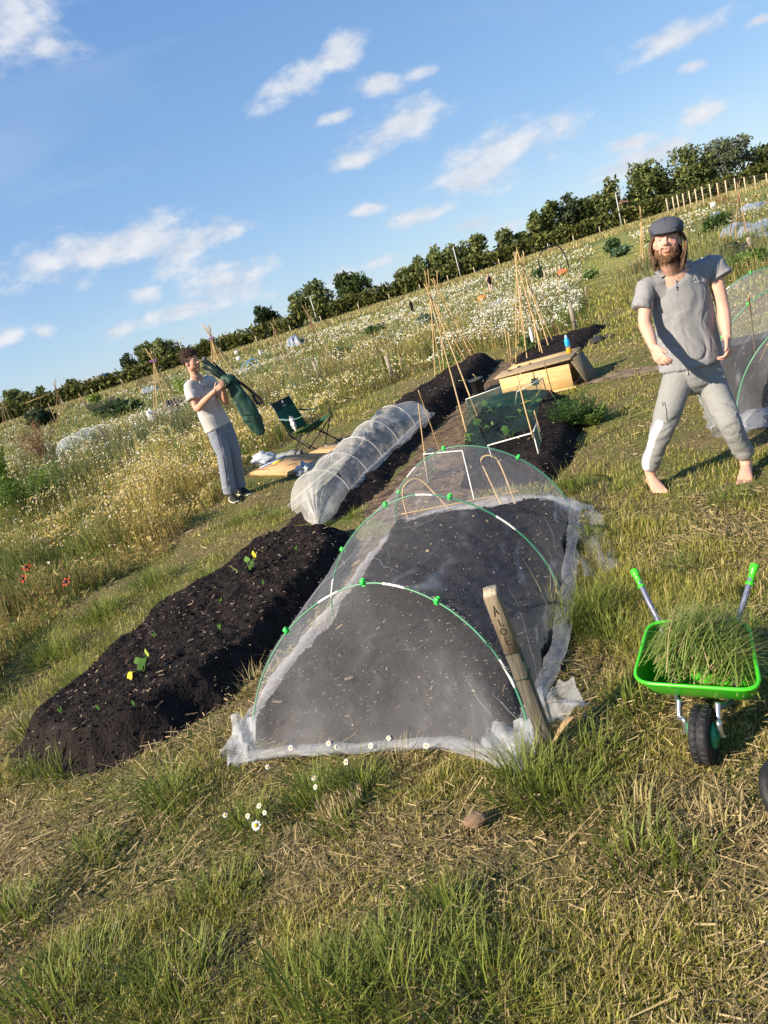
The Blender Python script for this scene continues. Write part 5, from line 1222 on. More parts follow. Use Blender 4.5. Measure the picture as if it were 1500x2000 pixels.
# houses behind the hedge
def house(pxl, pxr, pyr, label, Yd, roofc, wallc):
    a, b = at(pxl, pyr + (750 - pxl) * 0, Yd), at(pxr, pyr, Yd); x0, x1 = a.x, b.x; zr = at((pxl + pxr) / 2, pyr, Yd).z; gz = 1.3; e = max(gz + 2.4, zr - 2.6)
    o = thing('house', label, 'house', ((x0 + x1) / 2, Yd, gz)); mb = MB(); mb.box(((x0 + x1) / 2, Yd + 4, (gz + e) / 2), (x1 - x0 - .6, 7.4, e - gz)); mb.build('wall', wallc, o, smooth=False)
    mb = MB(); v = [mb.vert(p) for p in ((x0, Yd, e), (x1, Yd, e), (x1, Yd + 8, e), (x0, Yd + 8, e), (x0, Yd + 4, zr), (x1, Yd + 4, zr))]
    mb.f += [(v[0], v[1], v[5], v[4]), (v[2], v[3], v[4], v[5]), (v[1], v[2], v[5]), (v[3], v[0], v[4]), (v[3], v[2], v[1], v[0])]; rf = mb.build('roof', roofc, o, smooth=False)
    for k in range(3):
        xw = x0 + (x1 - x0) * (.2 + .3 * k); mb = MB(); mb.box((xw, Yd + .28, gz + (e - gz) * .55), (1.2, .1, 1.1)); mb.build('window', mat('window_glass', (.03, .04, .05), .15), o, smooth=False)
ROOFB = mat('brown_tiles', (.12, .075, .055), .85, (.18, .11, .08), 3); ROOFG = mat('grey_roof', (.20, .20, .20), .7); WALLB = mat('brick', (.22, .13, .09), .9, (.30, .19, .13), 2)
house(1214, 1280, 378, 'house with a long brown tiled roof showing between the trees on the right', 185, ROOFB, WALLB); house(150, 205, 737, 'low building with a pale grey roof behind the left end of the hedge', 175, ROOFG, WALLB); house(424, 446, 655, 'house with a reddish roof peeping over the hedge behind the tall wigwam', 180, ROOFB, WALLB)
# lamp posts
POLE = mat('grey_pole', (.5, .5, .5), .5)
def lamp(px, py, label, Yd, double=False, arm=1.2):
    t = at(px, py, Yd); o = thing('lamp_post', label, 'lamp post', (t.x, Yd, 1.3), group='lamp posts behind the hedge'); mb = MB(); mb.tube([(t.x, Yd, 1.2), (t.x, Yd, t.z)], [.13, .08], 8); mb.build('pole', POLE, o)
    for s in ((-1, 1) if double else (1,)):
        mb = MB(); mb.tube([(t.x, Yd, t.z), (t.x + s * arm * .6, Yd, t.z + .12), (t.x + s * arm, Yd, t.z + .1)], .05, 6); mb.build('arm', POLE, o); mb = MB(); mb.box((t.x + s * (arm + .25), Yd, t.z + .1), (.6, .28, .16), bev=.05); mb.build('lamp_head', POLE, o)
lamp(1202, 377, 'white lamp post in front of the slender tree on the right', 148, arm=.5); lamp(885, 483, 'lamp post in front of the trees above the mid wigwams', 148, arm=.5); lamp(605, 580, 'double headed lamp post before the joined crowns', 148, True, .45); lamp(348, 664, 'tall double headed lamp above the curly haired man', 152, True, .8); lamp(114, 743, 'double headed lamp near the left edge', 152, True, .8)
# fences
FPOST = mat('pale_fence_post', (.42, .34, .22), .8, (.5, .42, .29), 5)
fo = thing('wire_fence', 'wire fence on pale timber posts climbing towards the right edge behind the cap', 'fence', (at(1400, 385, 110).x, 110, 1.0)); tops = []
for px, py in ((1301, 388), (1313, 384), (1322, 381), (1333, 378), (1345, 373), (1357, 369), (1370, 364), (1385, 359), (1400, 357), (1416, 352), (1434, 348), (1453, 346), (1473, 343), (1496, 338), (1520, 333)):
    p = at(px, py, 110); gz = float(rise(p.x, 110)); mb = MB(); mb.tube([(p.x, 110, gz - .2), (p.x, 110, p.z)], .10, 7); mb.build('post', FPOST, fo); tops.append(Vector((p.x, 110, p.z)))
mb = MB()
for q in (.1, .45, .8, 1.2): mb.tube([p - Vector((0, 0, q)) for p in tops], .012, 4)
mb.build('wire', mat('fence_wire', (.25, .25, .24), .5), fo)
fo = thing('stake_fence', 'line of short stakes along the foot of the far hedge', 'fence', (0, 140, 1.2))
for px, py in ((60, 800), (120, 782), (180, 764), (238, 746), (430, 682), (500, 661), (566, 640), (626, 622), (700, 599), (760, 580), (820, 562), (875, 545), (926, 527), (974, 510), (1022, 494), (1070, 480), (1119, 462), (1171, 448), (1220, 431)):
    p = at(px, py, 140); gz = float(rise(p.x, 140)); mb = MB(); mb.tube([(p.x, 140, gz - .1), (p.x, 140, gz + 1.5)], .09, 6); mb.build('post', FPOST, fo)
# ================================================================== cane wigwams and stakes
def wigwam(name, label, apex, feet, m=CANE, r=.009, splay=.2, tie=None, group='cane wigwams'):
    ap = Vector(apex); f0_ = Vector(feet[0]); o = thing(name, label, 'cane wigwam', (sum(f[0] for f in feet) / len(feet), sum(f[1] for f in feet) / len(feet), float(rise(0, f0_.y))), group=group)
    for f in feet:
        f = Vector(f); d = (ap - f).normalized(); j = Vector((random.uniform(-.02, .02), random.uniform(-.02, .02), 0)); tip = ap + j + d * splay * random.uniform(.4, 1.2)
        mid = f.lerp(tip, .5) + Vector((random.uniform(-.02, .02), random.uniform(-.02, .02), 0)); P, Q = smoothpath([f - d * .05, mid, tip], [r, r * .95, r * .7], 4)
        mb = MB(); mb.tube(P, [q[0] for q in Q], 6); mb.build('bamboo_pole', m, o)
    if tie:
        mb = MB()
        for k in range(7): a = k * .9; mb.tube([ap + Vector((.08 * math.cos(a), .08 * math.sin(a), -.03)), ap + Vector((.13 * math.cos(a + .5), .13 * math.sin(a + .5), .05)), ap + Vector((.08 * math.cos(a + 1), .08 * math.sin(a + 1), .02))], .014, 5)
        mb.build('twine', tie, o)
    return o
VIOL = mat('violet_twine', (.42, .16, .50), .6)
wigwam('cane_wigwam', 'tall bamboo wigwam behind the pine box, right of two', at(1011, 528, 12.9), [G(1008, 708), G(1031, 712), G(1063, 703), G(1025, 690)], r=.010, splay=.35)
wigwam('cane_wigwam', 'bamboo wigwam crossing the other one behind the pine box, leaning right', at(1021, 520, 13.0), [G(1012, 690), G(1083, 673), G(1075, 688), G(1056, 698), G(1045, 668)], r=.010, splay=.3)
wigwam('cane_wigwam', 'bamboo wigwam with climbing beans left of the pine box, nearer of two', at(838, 570, 13.6), [G(850, 747), G(864, 735), G(920, 723), G(872, 700)], r=.010, splay=.35)
wigwam('cane_wigwam', 'bamboo wigwam with crossed tips just right behind the bean wigwam', at(857, 566, 13.9), [G(868, 731), G(940, 707), G(930, 715), G(905, 690)], r=.010, splay=.3)
def ring_feet(px, py, rad, n, ph=0): g_ = G(px, py); return [(g_.x + rad * math.cos(2 * math.pi * k / n + ph), g_.y + rad * math.sin(2 * math.pi * k / n + ph), float(rise(0, g_.y))) for k in range(n)]
g_ = G(333, 818); wigwam('cane_wigwam', 'cane wigwam with violet twine left of the curly haired man', at(300, 706, g_.y), ring_feet(333, 818, .62, 9), r=.013, splay=.5, tie=VIOL)
g_ = G(452, 772); wigwam('cane_wigwam', 'cane wigwam with violet twine rising behind the carry bag', at(413, 661, g_.y), ring_feet(452, 772, .72, 9), r=.016, splay=.6, tie=VIOL)
g_ = G(560, 748); wigwam('cane_wigwam', 'dark cane wigwam above the back of the camping chair, left of two', at(534, 640, g_.y), [G(535, 758), G(574, 746), G(600, 735), G(552, 735), G(575, 725)], CANE2, .014, .35)
g_ = G(632, 724); wigwam('cane_wigwam', 'dark cane wigwam with long crossed tips right of the one above the camping chair', at(606, 624, g_.y), [G(612, 720), G(634, 720), G(659, 718), G(588, 715), G(640, 708)], CANE2, .015, .6)
g_ = G(1450, 468); wigwam('cane_wigwam', 'brown cane wigwam beside the grey fleece on the right', at(1442, 372, g_.y), [G(1424, 463), G(1436, 472), G(1456, 462), G(1462, 470), G(1448, 455)], CANE2, .018, .6)
g_ = G(125, 832); wigwam('cane_wigwam', 'dark cane wigwam on the left inside the crossbar frame', at(109, 760, g_.y), ring_feet(128, 830, .7, 6), CANE2, .016, .8)
g_ = G(25, 860); wigwam('cane_wigwam', 'brown cane wigwam at the left edge of the picture', at(2, 778, g_.y), [G(22, 872), G(40, 868), G(12, 875), G(50, 850)], CANE2, .016, .5)
g_ = G(1256, 528); wigwam('cane_wigwam', 'narrow wigwam of canes at the left shoulder of the man in the cap', at(1252, 432, g_.y), [G(1250, 530), G(1256, 530), G(1264, 524), G(1258, 520)], CANE, .014, .5)
# crossbar frame on the left
g_ = G(70, 840); cf = thing('crossbar_stand', 'frame of thin poles with a long crossbar at the left', 'pole frame', g_[:], group=None); Yc = g_.y
for nm_, a, b in (('crossbar', at(50, 787, Yc), at(108, 765, Yc)), ('pole', at(54, 788, Yc), G(72, 826)), ('pole', at(78, 776, Yc), G(82, 802)), ('pole', at(104, 767, Yc), G(110, 800))):
    mb = MB(); mb.tube([a, b], .02, 6); mb.build(nm_, CANE, cf)
def stake(px0, py0, px1, py1, label, m=CANE, r=.02, flat=1.0, name='stake', group='stakes and canes in the plots'):
    b = G(px1, py1); t = at(px0, py0, b.y); mb = MB(); mb.tube([b - Vector((0, 0, .05)), t], [(r, r * flat)] * 2, 7); return tag(mb.build(name, m), label, 'stake', group)
GREYS = mat('grey_stake', (.24, .20, .155), .85, (.33, .28, .22), 8, .3, 60)
for q in ((1112, 591, 1125, 648, 'weathered grey stake at the right rim of the daisy patch', GREYS, .045, .3), (753, 694, 769, 746, 'weathered grey stake at the path left of the bean wigwams', GREYS, .045, .3), (1461, 463, 1469, 492, 'grey stake before the grey fleece on the right', GREYS, .06, .5), (611, 706, 626, 745, 'grey stake under the right dark wigwam', GREYS, .05, .3),
          (1043, 626, 1046, 690, 'thin cane among the wigwam poles behind the box', CANE, .008, 1), (94, 787, 116, 838, 'brown stake right of the left edge wigwam', CANE2, .03, 1), (153, 767, 178, 810, 'long brown stake holding the dark net on the left', CANE2, .035, 1), (258, 760, 270, 784, 'thin stake left of the left violet tied wigwam', CANE2, .02, 1), (271, 755, 281, 780, 'pale thin stake beside the left violet tied wigwam', CANE, .02, 1),
          (200, 819, 207, 838, 'short pale stake in the daisies, upper of two', GREYS, .05, .4), (195, 842, 203, 858, 'short pale stake in the daisies, lower of two', GREYS, .05, .4), (1234, 419, 1244, 440, 'short leaning cane left of the cap', CANE, .02, 1), (1262, 408, 1268, 432, 'cane pair tip just left of the cap', CANE, .02, 1), (1269, 413, 1272, 428, 'short cane touching the outline of the cap', CANE, .02, 1),
          (1143, 560, 1146, 586, 'thin stake on the left rim of the mown path', GREYS, .025, 1), (985, 640, 995, 712, 'thin cane left of the tall wigwam behind the box', CANE, .008, 1), (992, 648, 1000, 722, 'second thin cane left of the tall wigwam behind the box', CANE, .008, 1), (1130, 527, 1134, 550, 'short grey stake near the black arch', GREYS, .03, 1), (471, 676, 482, 705, 'thin cane behind the carry bag strap', CANE2, .02, 1), (582, 665, 604, 716, 'thin leaning cane between the two dark wigwams', CANE, .012, 1)):
    stake(*q[:4], q[4], q[5], q[6], q[7])
# ================================================================== plants, covers and odds and ends of the plots
def bush(px, py, wpx, hpx, label, a, b, n=500, leaf=None, cat='plant', name='bush', sparse=.4, flat=0):
    g_ = G(px, py); k = F / g_.y; W, H = wpx / k / 2, hpx / k; gz = float(rise(0, g_.y)); bl = [((g_.x + random.uniform(-.5, .5) * W, g_.y + random.uniform(-.5, .5) * W, gz + H * random.uniform(.3, .65)), (W * .6, W * .6, H * .38)) for _ in range(5)]
    V, l, c, C = foliage(bl, n, leaf or max(.03, W * .16), a, b, sparse, flat); return tag(mesh_np(name, V, l, c, LEAFY, C), label, cat)
DG, DG2 = (.03, .065, .02), (.09, .14, .04)
for q in ((842, 648, 46, 36, 'blue green kale bush behind the bean wigwams', (.07, .12, .09), (.16, .22, .17), 600), (1198, 492, 44, 26, 'dark green bush on the right plots below the brown roof', DG, DG2, 500), (1402, 452, 50, 32, 'leafy green bush with a few white flowers left of the grey fleece', DG, (.13, .19, .05), 700), (1058, 546, 30, 26, 'dark bush at the foot of the black arch', DG, DG2, 400),
          (668, 704, 40, 28, 'bright leafy bush beside the bare soil plot', (.06, .12, .03), (.15, .22, .06), 500), (1040, 690, 60, 44, 'bean leaves at the foot of the tall wigwam behind the box', (.07, .13, .03), (.16, .24, .07), 260, .035), (880, 722, 66, 44, 'bean leaves climbing the foot of the bean wigwam', (.08, .15, .03), (.2, .27, .07), 260, .035), (1470, 518, 90, 26, 'fresh green leaves above the right net tunnel', (.06, .13, .02), (.18, .27, .06), 900),
          (1420, 505, 70, 26, 'dark shaded plants under black netting behind the mans shoulder', (.02, .035, .018), (.06, .08, .04), 700), (1222, 498, 50, 18, 'low blue green row of vegetables on the right plots', (.06, .11, .06), (.13, .2, .1), 500), (520, 748, 50, 24, 'lime green low bush left of the dark wigwams', (.13, .2, .03), (.26, .32, .07), 500), (438, 812, 36, 60, 'lime green feathery plant behind the carry bag', (.14, .24, .03), (.3, .4, .07), 800, .05),
          (360, 770, 34, 40, 'lime green feathery plant behind the shoulder of the curly haired man', (.16, .24, .03), (.33, .4, .07), 700, .06), (190, 790, 30, 22, 'lime green bush behind the dark net on the left', (.14, .2, .03), (.3, .35, .06), 400), (215, 800, 26, 20, 'small lime green bush right of the lime bush by the net', (.1, .17, .03), (.25, .3, .06), 300), (240, 812, 90, 30, 'mass of dark leaves under the far daisies on the left', (.03, .06, .02), (.08, .12, .03), 900), (80, 835, 60, 40, 'dark leaved shrub behind the red dock stems', (.03, .045, .02), (.08, .10, .04), 700), (1155, 545, 34, 20, 'green plants at the left end of the mown path', (.08, .15, .04), (.18, .26, .07), 400), (620, 640, 60, 18, 'pale olive shrub mass near the hedge in the middle', (.12, .15, .07), (.22, .24, .11), 500), (735, 655, 44, 22, 'dark green plants before the far daisies', DG, DG2, 400), (930, 640, 40, 24, 'yellow green weeds at the left of the daisy patch', (.16, .18, .05), (.3, .3, .1), 400), (1300, 470, 60, 20, 'weeds behind the neck of the man in the cap', (.1, .15, .04), (.22, .26, .08), 500)):
    bush(*q)
def feathery(px, py, hpx, wpx, label, a, b, n, name='plant', stems=14, fine=.03, Y=None):
    g_ = G(px, py); k = F / g_.y; H, W = hpx / k, wpx / k / 2; gz = float(zg(g_.x, g_.y)); mb_parts = []
    m = stems; ang = rng.uniform(0, 6.28, m); rr_ = W * np.sqrt(rng.random(m)); hs = H * rng.uniform(.6, 1.05, m); lean = np.clip(rr_ / np.maximum(hs, .01), 0, .7)
    mb_parts.append(blades(g_.x + .3 * rr_ * np.cos(ang), g_.y + .3 * rr_ * np.sin(ang), np.full(m, gz), hs, np.full(m, .010), ang, lean * .8, lean * .2, tint(m, a, b)))
    i = rng.integers(0, m, n); u = rng.random(n) ** .6; P = np.stack([g_.x + .3 * rr_[i] * np.cos(ang[i]) + np.cos(ang[i]) * lean[i] * hs[i] * u, g_.y + .3 * rr_[i] * np.sin(ang[i]) + np.sin(ang[i]) * lean[i] * hs[i] * u, gz + hs[i] * u * .97], 1)
    d = runit(n); d[:, 2] = np.abs(d[:, 2]) * .6 + .1; s = fine * np.exp(rng.normal(0, .35, n)) * (1.4 - .7 * u); P = P + d * s[:, None] * rng.uniform(.5, 2.2, n)[:, None]
    W_ = np.cross(d, runit(n)); W_ /= np.linalg.norm(W_, axis=1)[:, None]; mb_parts.append(leaves(P, d * s[:, None], W_ * (s * .16)[:, None], tint(n, a, b, j=.2)))
    V, l, c, C = merge(*mb_parts); return tag(mesh_np(name, V, l, c, LEAFY, C), label, 'plant')
feathery(20, 1003, 205, 80, 'tall lime green feathery plant at the left edge', (.15, .24, .02), (.38, .46, .06), 9000, 'fennel', 34, .05)
feathery(78, 1010, 95, 110, 'lower bright green feathery plant right of the lime one', (.07, .14, .02), (.19, .27, .05), 4200, 'fennel', 22, .045)
feathery(88, 905, 85, 66, 'reddish brown dock stems gone to seed on the left', (.16, .07, .04), (.34, .19, .11), 2600, 'dock', 24, .05)
feathery(1122, 838, 66, 96, 'dense dark green feathery plant at the right corner of the net cage bed', (.025, .06, .012), (.075, .14, .03), 6500, 'fern_plant', 40, .022)
feathery(1160, 832, 36, 60, 'low feathery tail of greenery right of the dark feathery plant', (.05, .10, .02), (.16, .23, .05), 2600, 'fern_plant', 24, .022)
# orange pot by the lime plant
g_ = G(19, 1000); mb = MB(); mb.lathe([(.10, 0), (.13, .2), (.15, .2), (.15, .25), (.13, .25), (.12, .2)], g_, None, 16); tag(mb.build('plant_pot', mat('terracotta', (.45, .16, .05), .8)), 'orange terracotta pot under the lime green plant at the left edge', 'plant pot')
# daisies one can count
WPET = mat('white_petal', (.78, .78, .74), .6, trans=.3); YCEN = mat('yellow_disc', (.72, .42, .03), .7); STEMM = mat('flower_stem', (.10, .17, .04), .6)
def daisy(px, py, label, h=.10, r=.0108, petals=14, wp=WPET, cm=YCEN, name='daisy', group='ox eye daisies in the foreground', face=None):
    g_ = G(px, py, h); b = Vector((g_.x + random.uniform(-.03, .03), g_.y + random.uniform(-.02, .03), float(zg(g_.x, g_.y)))); t = Vector((g_.x, g_.y, b.z + h)); o = thing(name, label, 'flower', b[:], group=group)
    mb = MB(); mb.tube([b, b.lerp(t, .5) + Vector((.006, 0, 0)), t], .0013, 5); mb.build('stem', STEMM, o)
    N = Vector(face or (random.uniform(-.6, .1), -.75, .75)).normalized(); Mx = N.to_track_quat('Z', 'Y').to_matrix(); mb = MB()
    for k in range(petals):
        a = 2 * math.pi * k / petals + random.uniform(-.1, .1); d = Mx @ Vector((math.cos(a), math.sin(a), random.uniform(-.25, .1))); s = Mx @ Vector((-math.sin(a), math.cos(a), 0)); q = r * random.uniform(.85, 1.1)
        mb.poly([t + d * r * .25 - s * r * .08, t + d * q * .7 - s * r * .17, t + d * q, t + d * q * .7 + s * r * .17, t + d * r * .25 + s * r * .08])
    mb.build('petals', wp, o); mb = MB(); mb.ell(t + N * r * .08, (r * .38, r * .38, r * .24), Mx, 10, 6); mb.build('disc', cm, o)
for q in ((502, 1566, 'daisy at the top of the left foreground group', .11), (513, 1580, 'daisy at the right of the left foreground group', .10), (497, 1606, 'largest daisy of the left foreground group, facing the viewer', .11, .02), (480, 1586, 'drooping daisy at the left of the foreground group', .10), (434, 1580, 'single daisy left of the foreground group', .10), (613, 1531, 'small daisy left of the cut straw tuft', .12), (608, 1510, 'small daisy under the front hem of the net', .10),
          (520, 1493, 'daisy below the left corner of the net', .10), (565, 1456, 'daisy touching the left front hem', .08, .013), (640, 1448, 'daisy in front of the hem left of centre', .09, .013), (672, 1480, 'daisy at the front hem centre', .10, .013), (722, 1452, 'daisy near the dark gap of the hem', .09, .013), (832, 1456, 'daisy at the right of the front hem', .10, .013), (758, 1440, 'daisy leaning on the net centre', .09, .012), (655, 1455, 'half open daisy at the hem', .08, .011)):
    daisy(*q)
RPET = mat('red_petal', (.62, .04, .015), .6, trans=.35); DC = mat('dark_disc', (.02, .015, .02), .8)
for q in ((54, 1114, 'small red poppy, upper left of three', .40), (127, 1133, 'largest red poppy, right of three', .36), (47, 1134, 'faded red poppy, lower left of three', .36)):
    daisy(q[0], q[1], q[2], q[3], .045, 6, RPET, DC, 'poppy', 'red poppies in the tall grass')
# covers, signs and other far things
SHEET = mat('fleece_sheet', (.50, .54, .58), .5, (.36, .40, .45), 2, .4, 6, trans=.3); DARKN = mat('black_net', (.018, .02, .02), .8, (.05, .055, .05), 8)
def cover(p0, p1, p2, p3, hpx, label, m, name='fleece_cover', seed=1):
    A = [G(*q) for q in (p0, p1, p2, p3)]; k = hpx / (F / A[0].y); mb = MB()
    def fn(u, v):
        p = A[0].lerp(A[1], u).lerp(A[3].lerp(A[2], u), v); n_ = float(fbm(u * 6 + seed, v * 5, s=seed)); e = min(1, 6 * min(u, 1 - u, v, 1 - v)); p.z += .02 + k * e * (.35 + .9 * n_); return p
    mb.grid(fn, 26, 16); return tag(mb.build(name, m), label, 'cover')
cover((1428, 470), (1500, 462), (1530, 432), (1452, 444), 14, 'large grey fleece sheet over the right plot, nearest of the sheets', SHEET, seed=1)
cover((1404, 464), (1432, 462), (1470, 436), (1420, 446), 12, 'crumpled grey fleece just left behind the large grey sheet', SHEET, seed=2); cover((1383, 437), (1402, 432), (1412, 418), (1392, 420), 10, 'small pale fleece right of the cap', SHEET, seed=3); cover((1440, 417), (1484, 408), (1500, 396), (1452, 405), 8, 'long pale fleece beyond the brown wigwam', SHEET, seed=4)
cover((276, 773), (312, 762), (310, 754), (276, 764), 6, 'white sheet behind the left violet tied wigwam', SHEET, seed=5); cover((193, 780), (224, 772), (222, 765), (194, 772), 5, 'pale greenish sheet behind the dark net', SHEET, seed=6); cover((134, 801), (166, 792), (164, 786), (136, 793), 5, 'white sheet at the foot of the long brown stake', SHEET, seed=7); cover((560, 683), (590, 674), (585, 664), (562, 670), 16, 'grey tent like cover between the dark wigwams', SHEET, seed=8)
cover((940, 612), (985, 600), (990, 590), (950, 598), 10, 'pale sheet in the weeds left of the daisy patch', SHEET, seed=9); cover((318, 826), (380, 812), (372, 790), (316, 802), 24, 'black plastic sheet around the foot of the left wigwam', DARKN, 'black_sheet', 10); cover((1395, 520), (1478, 500), (1475, 486), (1405, 494), 18, 'black shade net behind the shoulder of the man in the cap', DARKN, 'shade_net', 11); cover((1152, 674), (1176, 668), (1178, 660), (1156, 666), 8, 'scrap of black sheet on the mown path', DARKN, 'black_sheet', 12); cover((1180, 662), (1200, 658), (1196, 654), (1182, 658), 5, 'smaller scrap of black sheet right of the other on the path', DARKN, 'black_sheet', 13)
cover((640, 626), (720, 598), (724, 594), (644, 620), 4, 'long strip of dark mulch sheet near the hedge left of the black clad person', DARKN, 'black_sheet', 14); cover((830, 566), (960, 536), (955, 528), (838, 556), 3, 'long strip of dark sheet near the hedge behind the distant people', DARKN, 'black_sheet', 15)
g_ = G(157, 884); mt = thing('mini_tunnel', 'small domed clear tunnel in the daisies on the left', 'net tunnel', g_[:]); k = 1.0
MHS = [[g_.x - .75, g_.y - .1, g_.x + .62, g_.y - .5, .62, 1, 0, 0], [g_.x - .45, g_.y + .9, g_.x + .82, g_.y + .5, .68, 1, 0, 0], [g_.x - .2, g_.y + 1.6, g_.x + 1.05, g_.y + 1.2, .62, 1, 0, 0]]
nm = net_shell(MHS, [(MHS[0][0], MHS[0][1] - .1, .02), (g_.x, g_.y - .4, .02), (MHS[0][2], MHS[0][3] - .1, .02)], None, .05, 26, 12); nm.build('net', netmat('blue_mesh', (.58, .68, .72), .24), mt)
for p_ in MHS: m_ = MB(); m_.tube([hoop_pt(p_, i / 30) for i in range(31)], .014, 6); m_.build('hoop', WHITEP, mt)
BLUEP = mat('blue_pipe', (.10, .30, .55), .4)
for q in ((488, 728, 'blue pipe hoop on the plot behind the carry bag, front one'), (497, 722, 'blue pipe hoop on the plot behind the carry bag, rear one')):
    g_ = G(q[0], q[1]); arch('pipe_hoop', [g_ + Vector((-.45, 0, 0)), g_ + Vector((-.36, 0, .5)), g_ + Vector((0, 0, .72)), g_ + Vector((.36, 0, .5)), g_ + Vector((.45, 0, 0))], .028, BLUEP, q[2], 'hoop')
WHT = mat('white_board', (.75, .75, .73), .5)
def sign(px, py, wpx, hpx, basepy, label):
    g_ = G(px + 4, basepy); k = F / g_.y; t = at(px, py, g_.y); o = thing('sign', label, 'sign', g_[:]); mb = MB(); mb.tube([g_, t + Vector((0, .02, 0))], .02, 6); mb.build('stake', GREYS, o); mb = MB(); mb.box(t, (wpx / k, .02, hpx / k), Matrix.Rotation(R(-3), 3, 'Y'), bev=.004); mb.build('board', WHT, o)
sign(461, 688, 6.5, 5.5, 712, 'upper blank white card on a stake left of the blue hoops'); sign(465, 700, 7.5, 6.5, 713, 'lower blank white card left of the blue hoops'); sign(1393, 400, 11, 9, 409, 'blank white board by the brown heap on the right'); sign(1319, 412, 8, 6, 418, 'small white board right behind the cap')
g_ = G(512, 722); o = thing('bottle_stake', 'stake topped with an upturned white bottle behind the carry bag', 'stake', g_[:]); t = at(509, 692, g_.y); mb = MB(); mb.tube([g_, t], .025, 6); mb.build('stake', GREYS, o); mb = MB(); mb.lathe([(.04, -.05), (.09, .0), (.09, .12), (.05, .2), (.02, .21)], t, None, 12); mb.build('bottle', WHT, o)
# white plant label bottle on the wigwam
g_ = at(1038, 655, 12.6); mb = MB(); mb.lathe([(.012, -.13), (.03, -.10), (.034, .05), (.02, .10), (.012, .14), (.004, .16)], g_, None, 12); o = tag(mb.build('bottle', mat('white_bottle', (.72, .75, .72), .3, (.15, .35, .2), 9, lo=.55, hi=.6)), 'white spray bottle hung in the tall wigwam behind the box', 'bottle')
strawheap('compost_heap', 'brown straw heap beside the white board on the right', 'heap', G(1410, 404), 1.1, .8, 1.6, 900, .25, (.22, .10, .04), (.42, .24, .11), DRY, up=.8); strawheap('compost_heap', 'dark brown heap behind the left violet tied wigwam', 'heap', G(289, 758), 1.6, 1.2, 1.6, 900, .3, (.10, .06, .03), (.24, .15, .08), DRY, up=.8)
g_ = G(303, 832); crumple('scarecrow', 'small white cloth figure with a yellow top in the daisies left of the man', 'scarecrow', g_ + Vector((0, 0, .3)), (.16, .14, .32), mat('white_cloth', (.75, .75, .74), .8), 86); 
crumple('sack', 'orange sack among the far weeds before the distant woman', 'sack', G(943, 584, .2), (.34, .25, .22), mat('orange_sack', (.62, .20, .05), .7), 87); crumple('sack', 'orange bag beside the pallets at the black arch', 'sack', G(1100, 533, .2), (.36, .25, .22), mat('orange_bag', (.60, .16, .05), .7), 88); crumple('watering_can', 'teal watering can at the corner of the soil plot', 'watering can', G(573, 758, .12), (.22, .15, .14), mat('teal_plastic', (.03, .22, .24), .4), 89)
g_ = G(1085, 548); arch('arch_trellis', [at(1060, 540, g_.y), at(1052, 505, g_.y), at(1068, 484, g_.y), at(1088, 480, g_.y), at(1103, 497, g_.y), at(1113, 530, g_.y)], .035, BLK, 'black metal arch beside the mown path', 'arch')
g_ = G(1080, 542); mb = MB(); Mz = Matrix.Rotation(R(15), 3, 'Z'); o = thing('pallet', 'stack of pale wooden pallet boards below the black arch', 'pallet', g_[:])
for k in range(5): mb = MB(); mb.box(g_ + Mz @ Vector((-.5 + .28 * k, 0, .28)), (.14, .03, .55), Mz); mb.build('slat', FPOST, o)
mb = MB(); mb.box(g_ + Mz @ Vector((.05, .05, .12)), (1.5, .05, .08), Mz); mb.build('rail', FPOST, o)
mb = MB(); net_ = [at(165, 783, 30) + Vector((0, 0, 0))]
cn = [at(163, 783, 28), at(178, 789, 28), at(205, 780, 28), at(222, 772, 28)]; P, Q = smoothpath(cn, [1] * 4, 6)
for a, b in zip(P, P[1:]): mb.poly([a, b, b - Vector((0, 0, .32)), a - Vector((0, 0, .32))])
tag(mb.build('black_netting', netmat('black_mesh', (.02, .022, .02), .6)), 'sagging black net hung between stakes on the left', 'net')
# foreground odds: stone, cut tuft, dry leaf
crumple('stone', 'brown stone lying in the worn turf below the net tunnel', 'stone', G(930, 1606, .02) + Vector((0, 0, .01)), (.042, .03, .025), mat('stone', (.16, .10, .06), .9, (.26, .18, .11), 12, .4, 60), 90, fold=.25); crumple('stone', 'brown stone wedged under the left front hem of the net', 'stone', G(590, 1468, .02), (.05, .03, .03), mat('stone_dark', (.09, .06, .045), .9, (.17, .12, .09), 12, .4, 60), 96, fold=.25)
n = 190; g_ = G(668, 1578); a = rng.uniform(0, 6.28, n); rr_ = .075 * np.sqrt(rng.random(n)); x = g_.x + rr_ * np.cos(a) * 1.2; y = g_.y + rr_ * np.sin(a) * .8
V, l, c, C = blades(x, y, zg(x, y), rng.uniform(.06, .105, n), np.full(n, .0055), rng.uniform(0, 6.28, n), np.full(n, .12), np.full(n, .02), tint(n, (.42, .33, .18), (.62, .50, .30)))
V = V.reshape(-1, 5, 3); V[:, 4] = (V[:, 2] + V[:, 3]) / 2 + (V[:, 4] - (V[:, 2] + V[:, 3]) / 2) * .75; V = V.reshape(-1, 3)
tag(mesh_np('cut_tuft', V, l, c, DRY, C), 'tuft of pale cut straw stubble standing in the foreground', 'grass tuft')
mb = MB(); p = G(1108, 1440, .05); mb.grid(lambda u, v: p + Vector(((u - .5) * .12, (u - .5) * .04 + (v - .5) * .03 * math.sin(math.pi * u + .2), .02 * math.sin(3 * u) + .05 * u + abs(v - .5) * .02)), 10, 5); tag(mb.build('dry_leaf', mat('tan_leaf', (.42, .29, .15), .7, trans=.2)), 'curled tan dry leaf beside the foot of the engraved post', 'leaf')
